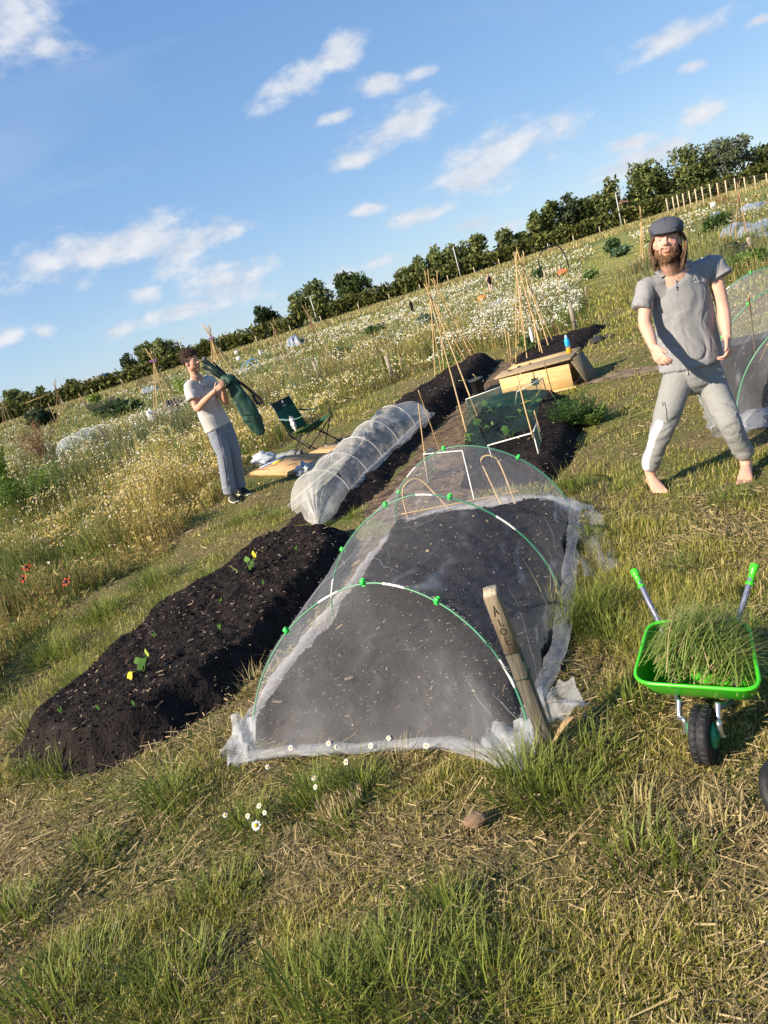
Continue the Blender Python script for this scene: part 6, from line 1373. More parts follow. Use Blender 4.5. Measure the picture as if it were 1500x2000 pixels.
# ================================================================== people
def skinmat(name):
    m = vmat(name, .5, 0, .35, .12, 160); b = m.node_tree.nodes['Principled BSDF']; b.inputs['Subsurface Weight'].default_value = .12; b.inputs['Subsurface Radius'].default_value = (.02, .008, .005); b.inputs['Subsurface Scale'].default_value = .3
    return m
SKIN = skinmat('skin'); CLOTH = vmat('jersey', .85, 0, .15, .25, 260); HAIRM = vmat('hair', .45, .05, .4)
def frame(U, Fd):
    U = Vector(U).normalized(); Fd = Vector(Fd); Fd = (Fd - U * Fd.dot(U)).normalized(); X = U.cross(Fd).normalized()
    return Matrix((X, Fd, U)).transposed()
def head_shapes(mb, C, HM, s=1.0, jaw=1.0):
    def e(c, r, tilt=None): mb.ell(C + HM @ (Vector(c) * s), tuple(q * s for q in r), HM if tilt is None else HM @ tilt, 16, 12)
    e((0, -.018, .030), (.074, .092, .084)); e((0, .028, -.025), (.064, .062, .088)); e((0, .034, -.072), (.047 * jaw, .046, .040)); e((0, .064, -.098), (.023, .019, .019))
    e((0, .074, .024), (.048, .016, .012)); e((0, .086, .004), (.0095, .015, .028)); e((0, .101, -.022), (.0135, .017, .0125))
    for k in (-1, 1):
        e((k * .012, .093, -.026), (.009, .011, .009)); e((k * .036, .056, -.020), (.022, .018, .024)); e((k * .077, -.004, -.010), (.010, .022, .033), Matrix.Rotation(k * .25, 3, 'Z')); e((k * .045, .01, -.06), (.022, .045, .035))
    e((0, .086, -.057), (.023, .0095, .0065)); e((0, .084, -.068), (.020, .0105, .0075))
def hand(mb, W, d, back, thumb, s=1.0, curl=(.5, .55, .6, .7), thumbdir=None, spread=.05):
    """W wrist, d pointing to the knuckles, back = out of the back of the hand, thumb = towards the thumb side"""
    d = d.normalized(); back = (back - d * back.dot(d)).normalized(); sd_ = d.cross(back).normalized()
    if sd_.dot(thumb) < 0: sd_ = -sd_
    mb.chain([W - d * .02, W + d * .02 * s, W + d * .055 * s, W + d * .088 * s], [(.024, .019), (.033, .016), (.041, .0145), (.038, .012)], 12, ref=tuple(sd_))
    for k, (off, L_, c) in enumerate(zip((.028, .010, -.009, -.027), (.078, .086, .080, .062), curl)):
        p = W + d * (.086 - abs(k - 1.2) * .004) * s + sd_ * off * s; dd = (d + sd_ * (off * spread * 30)).normalized(); pts = [p - dd * .012, p]; ang = 0
        for sg, f in ((.45, .7), (.32, 1.0), (.23, .8)):
            ang += c * f; q = dd * math.cos(ang) - back * math.sin(ang); pts.append(pts[-1] + q * L_ * sg * s)
        mb.chain(pts, [.0092, .0090, .0085, .0078, .0066], 8, sub=3)
    td = thumbdir.normalized() if thumbdir else (d * .75 + sd_ * .6 - back * .3).normalized(); p = W + d * .022 * s + sd_ * .026 * s
    mb.chain([p - td * .012, p + td * .022 * s, p + td * .045 * s, p + td * .060 * s - back * .006 + d * .006], [.013, .0115, .0100, .0080], 8, sub=3)
def foot(mb, A, toe, s=1.0, big=1):
    """bare foot: A ankle joint, toe = direction on the ground, big=+1 when the big toe is on the person's left side of the toe direction"""
    t = Vector((toe.x, toe.y, 0)).normalized(); l_ = Vector((-t.y, t.x, 0)); g = Vector((A.x, A.y, float(zg(A.x, A.y)) + .008))
    mb.chain([A + Vector((0, 0, .06)), A, g + Vector((0, 0, .05)) + t * .005], [.036, .036, .034], 12, sub=3)
    mb.chain([g - t * .05 * s + Vector((0, 0, .030)), g + t * .02 + Vector((0, 0, .042)), g + t * .09 * s + Vector((0, 0, .034)), g + t * .145 * s + Vector((0, 0, .022)), g + t * .165 * s + Vector((0, 0, .017))], [(.032, .030), (.034, .040), (.040, .030), (.047, .020), (.043, .015)], 14, ref=tuple(l_), sub=4)
    for k in range(5):
        off = (.034 - .0175 * k) * big; L_ = (.060, .056, .050, .043, .036)[k]; r_ = (.0125, .0095, .009, .0085, .0085)[k]; p = g + t * (.160 - .008 * k) * s + l_ * off + Vector((0, 0, .014))
        mb.chain([p - t * .01, p + t * L_ * .55 + Vector((0, 0, .004)), p + t * L_ - Vector((0, 0, .004))], [r_, r_, r_ * .9], 8, sub=3)
def wrinkle(V, N, amp, f1, f2, seed, axis=(0, 0, 1), gain=None):
    ax_ = np.array(Vector(axis).normalized()); h = V @ ax_; P = V - h[:, None] * ax_[None]
    n = fbm(P[:, 0] * f1 + 3 * vn(V[:, 0] * 6, V[:, 1] * 6, V[:, 2] * 6, s=seed), P[:, 1] * f1, h * f2, s=seed, o=3) - .5
    n = 1 - np.abs(n) * 4
    if gain is not None: n = n * gain
    return V + N * (amp * n)[:, None]
def finish(name, data, material, parent, col, smooth=True):
    V, N, L_, ct = data; C = col if np.ndim(col) == 2 else np.tile(np.array(col), (len(V), 1)); return mesh_np(name, V, L_, ct, material, C, parent)
def near(V, P): return np.linalg.norm(V - np.array(P)[None], axis=1)
def segdist(V, pts):
    d = np.full(len(V), 9.0)
    for a, b in zip(pts, pts[1:]):
        a, b = np.array(a), np.array(b); ab = b - a; t = np.clip(((V - a) @ ab) / (ab @ ab), 0, 1); d = np.minimum(d, np.linalg.norm(V - a - t[:, None] * ab, axis=1))
    return d
CAMP = np.array([0, 0, CH])
def onto(data, px, py, lift=.003):
    """spot of a garment seen at px,py: nearest surface point and its normal"""
    V, N = data[0], data[1]; d = np.array(ray(px, py)); R_ = V - CAMP; t = R_ @ d; off = np.linalg.norm(R_ - t[:, None] * d, axis=1); k = np.where(off < .012)[0]
    if not len(k): k = np.array([np.argmin(off)])
    i = k[np.argmin(t[k])]; n_ = N[max(i, 0)]; return Vector(V[i]) + Vector(n_) * lift, Vector(n_)
# ------------------------------------------------------------------ man in the cap
YB = 4.40
man = thing('person', 'barefoot man in grey polo shirt, joggers and flat cap stepping across the grass', 'person', (2.05, 4.36, 0))
jt = dict(AR=at(1268, 912, 4.50), AL=at(1454, 888, 4.27), KR=at(1296, 832, 4.40), KL=at(1421, 820, 4.22), HR=at(1322, 738, 4.46), HL=at(1385, 724, 4.44), P=at(1352, 718, 4.46), W=at(1343, 650, 4.47), Ch=at(1330, 585, 4.45), N=at(1315, 530, 4.42),
          SR=at(1264, 556, 4.44), SL=at(1390, 512, 4.44), ER=at(1259, 630, 4.38), EL=at(1412, 602, 4.38), WR=at(1277, 680, 4.22), WL=at(1420, 660, 4.28))
hc = at(1302, 471, 4.34); HM = frame(at(1299, 413, 4.36) - at(1303, 505, 4.34), Vector((-.50, -.82, -.34)))
acr = (jt['SL'] - jt['SR']).normalized()
b = MB(); head_shapes(b, hc, HM, .98)
b.chain([hc + HM @ Vector((0, -.02, -.05)), hc + HM @ Vector((0, -.025, -.11)), jt['N'] + Vector((0, .01, -.02))], [.052, .053, .062], 14)
b.chain([jt['N'] - Vector((0, 0, .02)), jt['Ch'], jt['W'], jt['P']], [(.10, .07), (.155, .10), (.145, .10), (.15, .10)], 18, ref=tuple(acr))
for a_, e_, w_ in (('SR', 'ER', 'WR'), ('SL', 'EL', 'WL')):
    b.chain([jt['Ch'].lerp(jt[a_], .4), jt[a_], jt[a_].lerp(jt[e_], .5), jt[e_], jt[e_].lerp(jt[w_], .35), jt[w_]], [.055, .046, .044, .038, .039, .026], 14)
b.chain([at(1330, 722, 4.46), at(1318, 760, 4.43), at(1306, 800, 4.40), at(1294, 836, 4.40), at(1281, 875, 4.44), jt['AR']], [.062, .062, .052, .042, .040, .035], 14); b.chain([at(1376, 716, 4.45), at(1392, 755, 4.40), at(1408, 790, 4.31), at(1424, 826, 4.22), at(1440, 860, 4.24), jt['AL']], [.062, .060, .050, .042, .040, .035], 14)
hand(b, jt['WR'], at(1290, 702, 4.14) - jt['WR'], Vector((-.75, -.55, .1)), Vector((.6, -.2, .6)), 1.0, (.55, .65, .7, .75), at(1299, 697, 4.13) - at(1284, 688, 4.18))
hand(b, jt['WL'], at(1425, 692, 4.24) - jt['WL'], Vector((.75, -.6, .1)), Vector((-.5, -.75, 0)), 1.0, (.75, .8, .8, .8), at(1416, 706, 4.2) - at(1416, 680, 4.25))
foot(b, jt['AR'], G(1300, 956) - G(1268, 924), 1.0, 1); foot(b, jt['AL'], G(1447, 925) - G(1455, 896), 1.0, -1)
D_ = remesh(b, .0042, 2, .4); V = D_[0]; C = np.tile(np.array((.58, .335, .245)), (len(V), 1)); Vl = (V - np.array(hc)) @ np.array(HM)
ishead = np.linalg.norm(Vl, axis=1) < .16
def blend(C, m, c, k=1): m = np.clip(m, 0, 1)[:, None] * k; return C * (1 - m) + np.array(c)[None] * m
lips = np.exp(-((Vl[:, 0] / .024) ** 2 + ((Vl[:, 2] + .0625) / .009) ** 2)) * (Vl[:, 1] > .07) * ishead; C = blend(C, lips, (.42, .14, .12), .8)
C = blend(C, np.exp(-(((np.abs(Vl[:, 0]) - .042) / .02) ** 2 + ((Vl[:, 2] + .02) / .02) ** 2)) * ishead * (Vl[:, 1] > .03), (.62, .25, .20), .5); C = blend(C, np.exp(-((Vl[:, 0] / .016) ** 2 + ((Vl[:, 2] + .022) / .014) ** 2)) * ishead * (Vl[:, 1] > .08), (.62, .25, .20), .5)
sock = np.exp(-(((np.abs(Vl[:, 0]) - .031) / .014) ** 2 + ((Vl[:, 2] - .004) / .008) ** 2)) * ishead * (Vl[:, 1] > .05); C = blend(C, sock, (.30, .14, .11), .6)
beardm = sst(-.060, -.080, Vl[:, 2]) * (Vl[:, 1] > -.0) * ishead * (1 - np.clip(lips * 1.5, 0, 1)) * (np.abs(Vl[:, 2] + .0) < .125); C = blend(C, beardm, (.30, .14, .06), .7)
for q in ('WR', 'WL'): C = blend(C, 1 - sst(.10, .20, near(V, jt[q] + Vector((0, 0, -.10)))), (.60, .29, .22), .45)
for q in ('AR', 'AL'): C = blend(C, 1 - sst(.10, .24, near(V, jt[q] + Vector((0, -.08, -.08)))), (.60, .32, .22), .4)
finish('body', D_, SKIN, man, C)
EYEW = mat('eye_white', (.36, .33, .31), .25, spec=.5); EYED = mat('eye_dark', (.02, .02, .022), .2, spec=.6)
def eyes(parent, hc, HM, s=.98):
    for k in (-1, 1):
        p = hc + HM @ (Vector((k * .031, .0735, .004)) * s); mb = MB(); mb.ell(p, (.0105, .0075, .0045), HM, 10, 8); e_ = mb.build('eye', EYEW, parent); mb = MB(); mb.ell(p + HM @ Vector((0, .0052, -.0005)), (.0044, .003, .0042), HM, 8, 6); mb.build('iris', EYED, e_)
eyes(man, hc, HM)
def strands(name, roots, n, r, cols, parent, seg=5):
    """roots: function(k)-> list of points for one lock"""
    mb = MB()
    for k in range(n):
        pts = roots(k)
        if pts is None: continue
        mb.cur = tuple(np.array(cols[0]) * (1 - (t := random.random())) + np.array(cols[1]) * t); P, Q = smoothpath(pts, [r] * len(pts), 3); rs = [r * (1 - .75 * i / (len(P) - 1)) for i in range(len(P))]; mb.tube(P, rs, 4, cap=False)
    return mb.build(name, HAIRM, parent)
HB = [(.060, .033, .017), (.16, .085, .04)]
def lock(k):
    s = -1 if k % 5 < 2 else 1; f = random.random(); y0 = -.075 + .105 * f; a = random.uniform(-.01, .01); w = .070 + random.uniform(0, .014) + (.012 if s > 0 else 0)
    L_ = random.uniform(.13, .20) * (1 if s > 0 else .9); cv = random.uniform(-.012, .012)
    return [hc + HM @ Vector((s * w * .93, y0, .035)), hc + HM @ Vector((s * (w + .014), y0 - .006, -.01)), hc + HM @ Vector((s * (w + .010 + cv * .5), y0 - .004 + cv, .02 - L_ * .6)), hc + HM @ Vector((s * (w - .008) + cv, y0 + .008 + cv, .02 - L_))]
strands('hair', lock, 420, .0042, HB, man)
def backlock(k):
    x = random.uniform(-.08, .08); L_ = random.uniform(.14, .2); return [hc + HM @ Vector((x * .9, -.085, .03)), hc + HM @ Vector((x, -.105, -.04)), hc + HM @ Vector((x * 1.05, -.10, .02 - L_))]
strands('hair', backlock, 180, .0045, HB, man)
DN = D_[1]; bz_m = ishead & (Vl[:, 1] > -.005) & (Vl[:, 2] > -.13) & (((Vl[:, 2] < -.076) & ~((np.abs(Vl[:, 0]) < .018) & (Vl[:, 2] > -.082))) | ((np.abs(Vl[:, 0]) > .040) & (Vl[:, 2] < -.045)) | ((np.abs(Vl[:, 0]) < .030) & (Vl[:, 2] < -.041) & (Vl[:, 2] > -.052) & (Vl[:, 1] > .07)) | ((np.abs(Vl[:, 0]) > .026) & (np.abs(Vl[:, 0]) < .034) & (Vl[:, 2] < -.045) & (Vl[:, 1] > .055)))
BI = np.where(bz_m)[0].tolist()
def whisk(k):
    a = random.uniform(-1.35, 1.35); z = random.uniform(-.120, -.074) + (.030 * (abs(a) - .7) if abs(a) > .7 else 0); rx = .056 - .10 * max(0, -.085 - z); x = rx * math.sin(a); y = .030 + (.062 - .5 * max(0, -.098 - z)) * math.cos(a)
    if k % 7 == 0: x = random.uniform(-.028, .028); z = -.0485 + random.uniform(-.003, .003) - abs(x) * .25; y = .092 - abs(x) * .35
    elif abs(x) < .022 and z > -.074: return None
    i = random.choice(BI); p = Vl[i]; n3 = np.array(HM).T @ DN[i]; l_ = random.uniform(.006, .015) * (.6 if p[2] > -.07 else 1.0); q = Vector(p); n3 = Vector(n3); dn = Vector((random.uniform(-.25, .25), .15, -1)); return [hc + HM @ q, hc + HM @ (q + n3 * .003 + dn * l_ * .4), hc + HM @ (q + n3 * .0045 + dn * l_)]
strands('beard', whisk, 1500, .0014, [(.13, .06, .024), (.28, .14, .06)], man)
strands('eyebrow', lambda k: (lambda s, t: [hc + HM @ Vector((s * (.014 + .034 * t), .089 - .022 * t * t, .0205 + .005 * t)), hc + HM @ Vector((s * (.020 + .034 * t), .089 - .024 * t * t, .0215 + .005 * t)), hc + HM @ Vector((s * (.025 + .034 * t), .087 - .026 * t * t, .021 + .004 * t))])(1 if k % 2 else -1, random.random()), 70, .0013, [(.10, .05, .02), (.2, .1, .05)], man)
# cap
b = MB(); CT = Matrix.Rotation(R(-10), 3, 'X')
b.ell(hc + HM @ Vector((0, .004, .078)), (.098, .122, .058), HM @ CT, 24, 16); b.ell(hc + HM @ Vector((0, -.035, .062)), (.096, .086, .064), HM, 24, 16); b.ell(hc + HM @ Vector((0, .066, .068)), (.080, .076, .032), HM @ Matrix.Rotation(R(-20), 3, 'X'), 24, 12); b.ell(hc + HM @ Vector((0, .102, .044)), (.070, .040, .010), HM @ Matrix.Rotation(R(-18), 3, 'X'), 24, 12)
D_ = remesh(b, .0045, 3, .5); V = D_[0]; tw = vn(V[:, 0] * 260, V[:, 1] * 260, V[:, 2] * 260, s=3)[:, None]; cap = finish('flat_cap', D_, CLOTH, man, np.array([[.075, .080, .100]]) * (.75 + .5 * tw))
def on_cap(x, y):
    P = np.array(hc); Vl2 = (V - P) @ np.array(HM); k = np.hypot(Vl2[:, 0] - x, Vl2[:, 1] - y) + (Vl2[:, 2] < .03) * 1.0; i = int(np.argmin(k)); return Vector(V[i]) + Vector(D_[1][i]) * .0006
for cv in ([(0, y) for y in np.linspace(-.09, .118, 16)], [(.09 * math.sin(a), .02 - .05 * math.cos(a)) for a in np.linspace(-1.3, 1.3, 14)]):
    P, Q = smoothpath([on_cap(*q) for q in cv], [.001] * len(cv), 2); mb = MB(); mb.cur = (.05, .053, .07); mb.tube(P, .0011, 5); mb.build('seam', CLOTH, cap)
# polo shirt
b = MB()
b.chain([at(1314, 538, 4.43), at(1321, 552, 4.44), at(1330, 590, 4.45), at(1339, 640, 4.46), at(1346, 690, 4.46), at(1349, 712, 4.46)], [(.070, .068), (.138, .092), (.168, .110), (.172, .118), (.186, .128), (.192, .132)], 28, ref=tuple(acr), cap0=True, cap1=False, sub=5)
sRe, sLe = at(1253, 601, 4.40), at(1407, 541, 4.41)
b.chain([jt['Ch'].lerp(jt['SR'], .45) + Vector((0, 0, .0)), jt['SR'] + Vector((0, 0, -.004)), jt['SR'].lerp(sRe, .5), sRe], [.066, .050, .051, .053], 18, cap1=False); b.chain([jt['Ch'].lerp(jt['SL'], .45) + Vector((0, 0, .0)), jt['SL'] + Vector((0, 0, -.004)), jt['SL'].lerp(sLe, .6), sLe], [.068, .052, .060, .067], 18, cap1=False)
for q in ('SR', 'SL'): b.chain([jt['N'] + Vector((0, .01, -.035)), jt['N'].lerp(jt[q], .5) + Vector((0, .005, -.025)), jt[q] + Vector((0, 0, -.008))], [.048, .050, .046], 14)
S_ = remesh(b, .006, 4, .5); V = wrinkle(S_[0], S_[1], .0075, 5, 3.0, 5, (.55, .1, .8), sst(1.36, 1.05, S_[0][:, 2]) * 1.3 + .45); V = wrinkle(V, S_[1], .004, 14, 5, 9, (-.4, 0, 1)); S_ = (V,) + S_[1:]
ml = (vn(V[:, 0] * 300, V[:, 1] * 300, V[:, 2] * 300, s=6) * .6 + vn(V[:, 0] * 90, V[:, 1] * 90, V[:, 2] * 40, s=7) * .4)[:, None]; shirt = finish('polo_shirt', S_, CLOTH, man, np.array([[.255, .255, .262]]) * (.86 + .28 * ml))
SG = mat('grey_rib', (.25, .25, .255), .85, (.21, .21, .215), 60); NAVY = mat('navy_tape', (.02, .022, .04), .8)
nk = at(1314, 524, 4.41); NM = frame(hc - jt['N'], Vector((-.12, -1, 0)))
def collar(mb, s):
    def fn(u, v):
        a = math.pi * (.06 + .92 * u) * s; r0 = .072 + .006 * v; p = Vector((r0 * math.sin(a) * 1.05, r0 * .95 * math.cos(a), .006)); drop = v * (.042 + .016 * max(0, 1 - u * 3)); out = 1 + .62 * v
        return nk + NM @ Vector((p.x * out, p.y * out - .005,   .030 - drop - .018 * max(0, 1 - u * 2.2)))
    mb.grid(fn, 20, 6)
for quads in (((1275, 521), (1289, 516), (1304, 534), (1290, 541)), ((1320, 538), (1334, 508), (1349, 501), (1351, 517))):
    q4 = [onto(S_, q[0], q[1], .013)[0] for q in quads]; mb = MB()
    mb.grid(lambda u, v: (q4[0].lerp(q4[1], v) if 0 else q4[0].lerp(q4[3], u).lerp(q4[1].lerp(q4[2], u), v)) + Vector((0, -.012, .002)) * math.sin(math.pi * u) * 1.0, 10, 8); o = mb.build('collar', SG, shirt); o.modifiers.new('t', 'SOLIDIFY').thickness = .006
mb = MB(); mb.tube([nk + NM @ Vector((.066 * math.sin(a), .064 * math.cos(a) - .006, .016 - .022 * (math.cos(a) > .3) * math.cos(a))) for a in np.linspace(1.2, 5.1, 22)], [(.016, .004)] * 22, 8); mb.build('collar_stand', SG, shirt)
mb = MB(); pl = [onto(S_, x, y, .002)[0] for x, y in ((1319, 543), (1322, 552), (1326, 565))]; mb.tube(pl, [(.007, .0015)] * 3, 6, ref=tuple(acr)); mb.build('placket', SG, shirt)
for x, y in ((1321, 547), (1324, 558)): p, n_ = onto(S_, x, y, .004); mb = MB(); mb.ell(p, (.0055, .0055, .0022), n_.to_track_quat('Z', 'Y').to_matrix(), 10, 6); mb.build('button', NAVY, shirt)
mb = MB()
for k, (x0, y0, r_, st_, en) in enumerate(((1362, 536, 3.4, 0, 5.2), (1367, 539, 3.6, 1, 6.6), (1362, 544, 3.4, 2, 7.6), (1368, 546, 3.0, 0, 5), (1365, 541, 2.0, 0, 6.2))):
    mb.tube([onto(S_, x0 + r_ * math.cos(t), y0 + r_ * math.sin(t), .003)[0] for t in np.linspace(st_, en, 12)], .0013, 4)
mb.tube([onto(S_, x, y, .003)[0] for x, y in ((1359, 548), (1364, 549), (1370, 548.5), (1373, 548))], .0013, 4); mb.build('emblem', PRW, shirt)
mb = MB()
for p_, a_, cr_ in ((sRe, jt['SR'], .0545), (sLe, jt['SL'], .068)):
    d = (p_ - a_).normalized(); u = d.orthogonal().normalized(); w2 = d.cross(u); q = p_ - d * .006
    c_ = MB(); c_.tube([q + (u * math.cos(t) + w2 * math.sin(t)) * cr_ for t in np.linspace(0, 6.283, 33)[:-1]], [(.0035, .009)] * 32, 6, closed=True); c_.build('cuff', SG, shirt)
# joggers
b = MB()
b.chain([at(1345, 690, 4.46), at(1350, 712, 4.46), at(1352, 735, 4.45)], [(.165, .118), (.172, .124), (.165, .122)], 24, ref=tuple(acr))
cfR, cfL = at(1269, 912, 4.495), at(1454, 886, 4.27)
b.chain([at(1330, 722, 4.46), at(1318, 760, 4.43), at(1306, 800, 4.40), at(1294, 836, 4.40), at(1281, 875, 4.44), at(1271, 902, 4.48), cfR], [.094, .092, .082, .066, .057, .051, .045], 20, cap1=False); b.chain([at(1376, 716, 4.45), at(1392, 755, 4.40), at(1408, 790, 4.31), at(1424, 826, 4.22), at(1440, 860, 4.24), at(1450, 878, 4.26), cfL], [.094, .088, .077, .064, .058, .053, .046], 20, cap1=False)
J_ = remesh(b, .006, 4, .5); V0 = J_[0]; gn = .35 + 1.2 * np.exp(-(near(V0, jt['KR']) / .12) ** 2) + 1.2 * np.exp(-(near(V0, jt['KL']) / .12) ** 2) + 1.6 * np.exp(-(near(V0, cfR) / .11) ** 2) + 1.6 * np.exp(-(near(V0, cfL) / .11) ** 2) + .7 * np.exp(-(near(V0, jt['P']) / .13) ** 2)
V = wrinkle(V0, J_[1], .009, 4, 14, 25, (.1, .1, 1), gn); J_ = (V,) + J_[1:]
ml = (vn(V[:, 0] * 240, V[:, 1] * 240, V[:, 2] * 240, s=6) * .6 + vn(V[:, 0] * 60, V[:, 1] * 60, V[:, 2] * 160, s=7) * .4)[:, None]; C = np.array([[.245, .247, .236]]) * (.85 + .3 * ml)
strip = [onto(J_, *q)[0] for q in ((1284, 826), (1272, 850), (1263, 878), (1257, 905), (1258, 914))]; ds = segdist(V, strip); C = np.where((ds < .027)[:, None], np.array([[.74, .73, .70]]), C); jog = finish('joggers', J_, CLOTH, man, C)
mb = MB()
for pts in ([(1408, 737), (1408.5, 731), (1411.5, 735), (1413.5, 730), (1415, 735)], [(1416.5, 735), (1419, 729)], [(1415.5, 738), (1420.5, 736)]): mb.tube([onto(J_, x, y, .004)[0] for x, y in pts], .0014, 4)
mb.build('emblem', PRW, jog)
mb = MB(); P = [onto(J_, x, y, .005)[0] for x, y in ((1336, 716), (1341, 724), (1347, 733))]; mb.tube(P, .003, 6); mb.build('drawstring', PRW, jog); mb = MB(); P = [onto(J_, x, y, .005)[0] for x, y in ((1366, 722), (1371, 732), (1378, 742))]; mb.tube(P, .0025, 6); mb.build('drawstring', SG, jog)
mb = MB(); mb.tube([onto(J_, x, y, .003)[0] for x, y in ((1292, 792), (1291, 785), (1296, 783), (1298, 800), (1299, 822))], .0022, 5); mb.build('pocket_seam', mat('dark_seam', (.10, .10, .10), .9), jog)
# grass seed heads pinched in his fingers
g_ = at(1300, 703, 4.13); mb = MB()
for k in range(5): mb.tube([g_, g_ + Vector((random.uniform(-.02, .02), random.uniform(-.03, 0), random.uniform(-.02, .012)))], .0022, 5)
tag(mb.build('grass_seeds', mat('pale_straw', (.55, .5, .38), .7)), 'pinch of pale grass seed held in the fingers of the man in the cap', 'seeds')
# ------------------------------------------------------------------ curly haired man
lad = thing('person', 'curly haired young man in a pale T-shirt bagging a folded chair', 'person', G(458, 978)[:])
Yl = G(455, 978).y - .05; dY = lambda q: Yl + q
jt = dict(AR=at(449, 962, dY(-.02)), AL=at(467, 948, dY(.16)), KR=at(437, 888, dY(-.05)), KL=at(456, 880, dY(.08)), HR=at(419, 838, dY(0)), HL=at(437, 830, dY(.12)), P=at(428, 828, dY(.06)), W=at(412, 800, dY(.05)), Ch=at(393, 766, dY(.03)), N=at(383, 737, dY(.02)),
          SR=at(371, 755, dY(-.06)), SL=at(409, 744, dY(.16)), ER=at(385, 798, dY(-.16)), EL=at(441, 784, dY(.02)), WR=at(420, 763, dY(-.36)), WL=at(437, 764, dY(-.24)))
hc = at(374, 706, dY(0)); HM = frame(at(368, 683, dY(0)) - at(384, 730, dY(.02)), Vector((.80, -.56, -.22))); acr = (jt['SL'] - jt['SR']).normalized()
b = MB(); head_shapes(b, hc, HM, 1.0, .95); b.chain([hc + HM @ Vector((0, -.02, -.05)), hc + HM @ Vector((0, -.025, -.11)), jt['N'] + Vector((0, 0, -.02))], [.050, .050, .058], 14)
b.chain([jt['N'] - Vector((0, 0, .02)), jt['Ch'], jt['W'], jt['P']], [(.09, .065), (.135, .09), (.125, .09), (.13, .09)], 18, ref=tuple(acr))
for a_, e_, w_ in (('SR', 'ER', 'WR'), ('SL', 'EL', 'WL')): b.chain([jt['Ch'].lerp(jt[a_], .4), jt[a_], jt[a_].lerp(jt[e_], .5), jt[e_], jt[e_].lerp(jt[w_], .35), jt[w_]], [.055, .050, .046, .040, .039, .026], 14)
for h_, k_, a_ in (('HR', 'KR', 'AR'), ('HL', 'KL', 'AL')): b.chain([jt[h_], jt[h_].lerp(jt[k_], .5), jt[k_], jt[k_].lerp(jt[a_], .35), jt[a_], jt[a_] - Vector((0, 0, .05))], [.08, .07, .055, .05, .036, .036], 14)
hand(b, jt['WR'], at(433, 750, dY(-.36)) - jt['WR'], Vector((-.3, -.8, .3)), Vector((-.1, -.1, 1)), 1.0, (.45, .5, .55, .6), at(426, 742, dY(-.38)) - at(424, 756, dY(-.36))); hand(b, jt['WL'], at(438, 750, dY(-.30)) - jt['WL'], Vector((.5, -.8, .1)), Vector((-.6, -.3, .6)), 1.0, (.6, .7, .7, .7))
D_ = remesh(b, .0048, 2, .4); V = D_[0]; C = np.tile(np.array((.50, .275, .185)), (len(V), 1)); Vl = (V - np.array(hc)) @ np.array(HM); ishead = np.linalg.norm(Vl, axis=1) < .16
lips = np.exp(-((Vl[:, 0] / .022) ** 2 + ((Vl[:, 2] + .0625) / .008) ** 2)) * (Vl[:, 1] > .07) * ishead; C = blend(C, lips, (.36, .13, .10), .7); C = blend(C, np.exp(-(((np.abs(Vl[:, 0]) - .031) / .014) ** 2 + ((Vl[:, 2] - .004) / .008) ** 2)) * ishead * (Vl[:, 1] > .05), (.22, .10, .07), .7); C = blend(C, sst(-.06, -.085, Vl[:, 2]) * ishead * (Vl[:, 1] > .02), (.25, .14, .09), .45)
finish('body', D_, SKIN, lad, C); eyes(lad, hc, HM)
CH_ = [(.030, .017, .010), (.11, .060, .032)]
def curl(k):
    z = random.uniform(-.55, 1); a = random.uniform(0, 6.28); q = math.sqrt(1 - z * z); d = Vector((q * math.cos(a), q * math.sin(a), z))
    if d.y > .35 and z < .42: return None
    if abs(d.x) > .75 and z < -.2: return None
    p = Vector((d.x * .078, d.y * .096 - .018, d.z * .088 + .032)); r_ = random.uniform(.010, .017); t = d.orthogonal().normalized(); w2 = d.cross(t); ph = random.uniform(0, 6.28); up = .010 + .026 * max(0, z)
    return [hc + HM @ (p + d * (up * i / 7 + .004) + (t * math.cos(ph + i * .95) + w2 * math.sin(ph + i * .95)) * r_) for i in range(8)]
strands('hair', curl, 900, .0042, CH_, lad)
strands('eyebrow', lambda k: (lambda s, t: [hc + HM @ Vector((s * (.014 + .034 * t), .090 - .022 * t * t, .0205 + .005 * t)), hc + HM @ Vector((s * (.024 + .034 * t), .088 - .024 * t * t, .0215 + .005 * t))])(1 if k % 2 else -1, random.random()), 50, .0016, CH_, lad)
b = MB(); b.chain([at(383, 741, dY(.02)), at(388, 752, dY(.03)), at(395, 772, dY(.03)), at(408, 798, dY(.05)), at(420, 822, dY(.05)), at(426, 834, dY(.05))], [(.068, .06), (.128, .085), (.158, .105), (.158, .112), (.165, .120), (.168, .124)], 24, ref=tuple(acr), cap1=False, sub=5)
sRe, sLe = at(378, 781, dY(-.13)), at(425, 770, dY(.12)); b.chain([jt['Ch'].lerp(jt['SR'], .45) + Vector((0, 0, .03)), jt['SR'], sRe], [.075, .064, .076], 16, cap1=False); b.chain([jt['Ch'].lerp(jt['SL'], .45) + Vector((0, 0, .03)), jt['SL'], sLe], [.075, .064, .074], 16, cap1=False)
S_ = remesh(b, .007, 4, .5); V = wrinkle(S_[0], S_[1], .010, 5, 4, 15, (-.35, .1, .9)); S_ = (V,) + S_[1:]; ml = vn(V[:, 0] * 120, V[:, 1] * 120, V[:, 2] * 120, s=6)[:, None]; sh = finish('t_shirt', S_, CLOTH, lad, np.array([[.50, .475, .445]]) * (.92 + .16 * ml))
mb = MB()
def onl(x, y): return onto(S_, x, y, .004)[0]
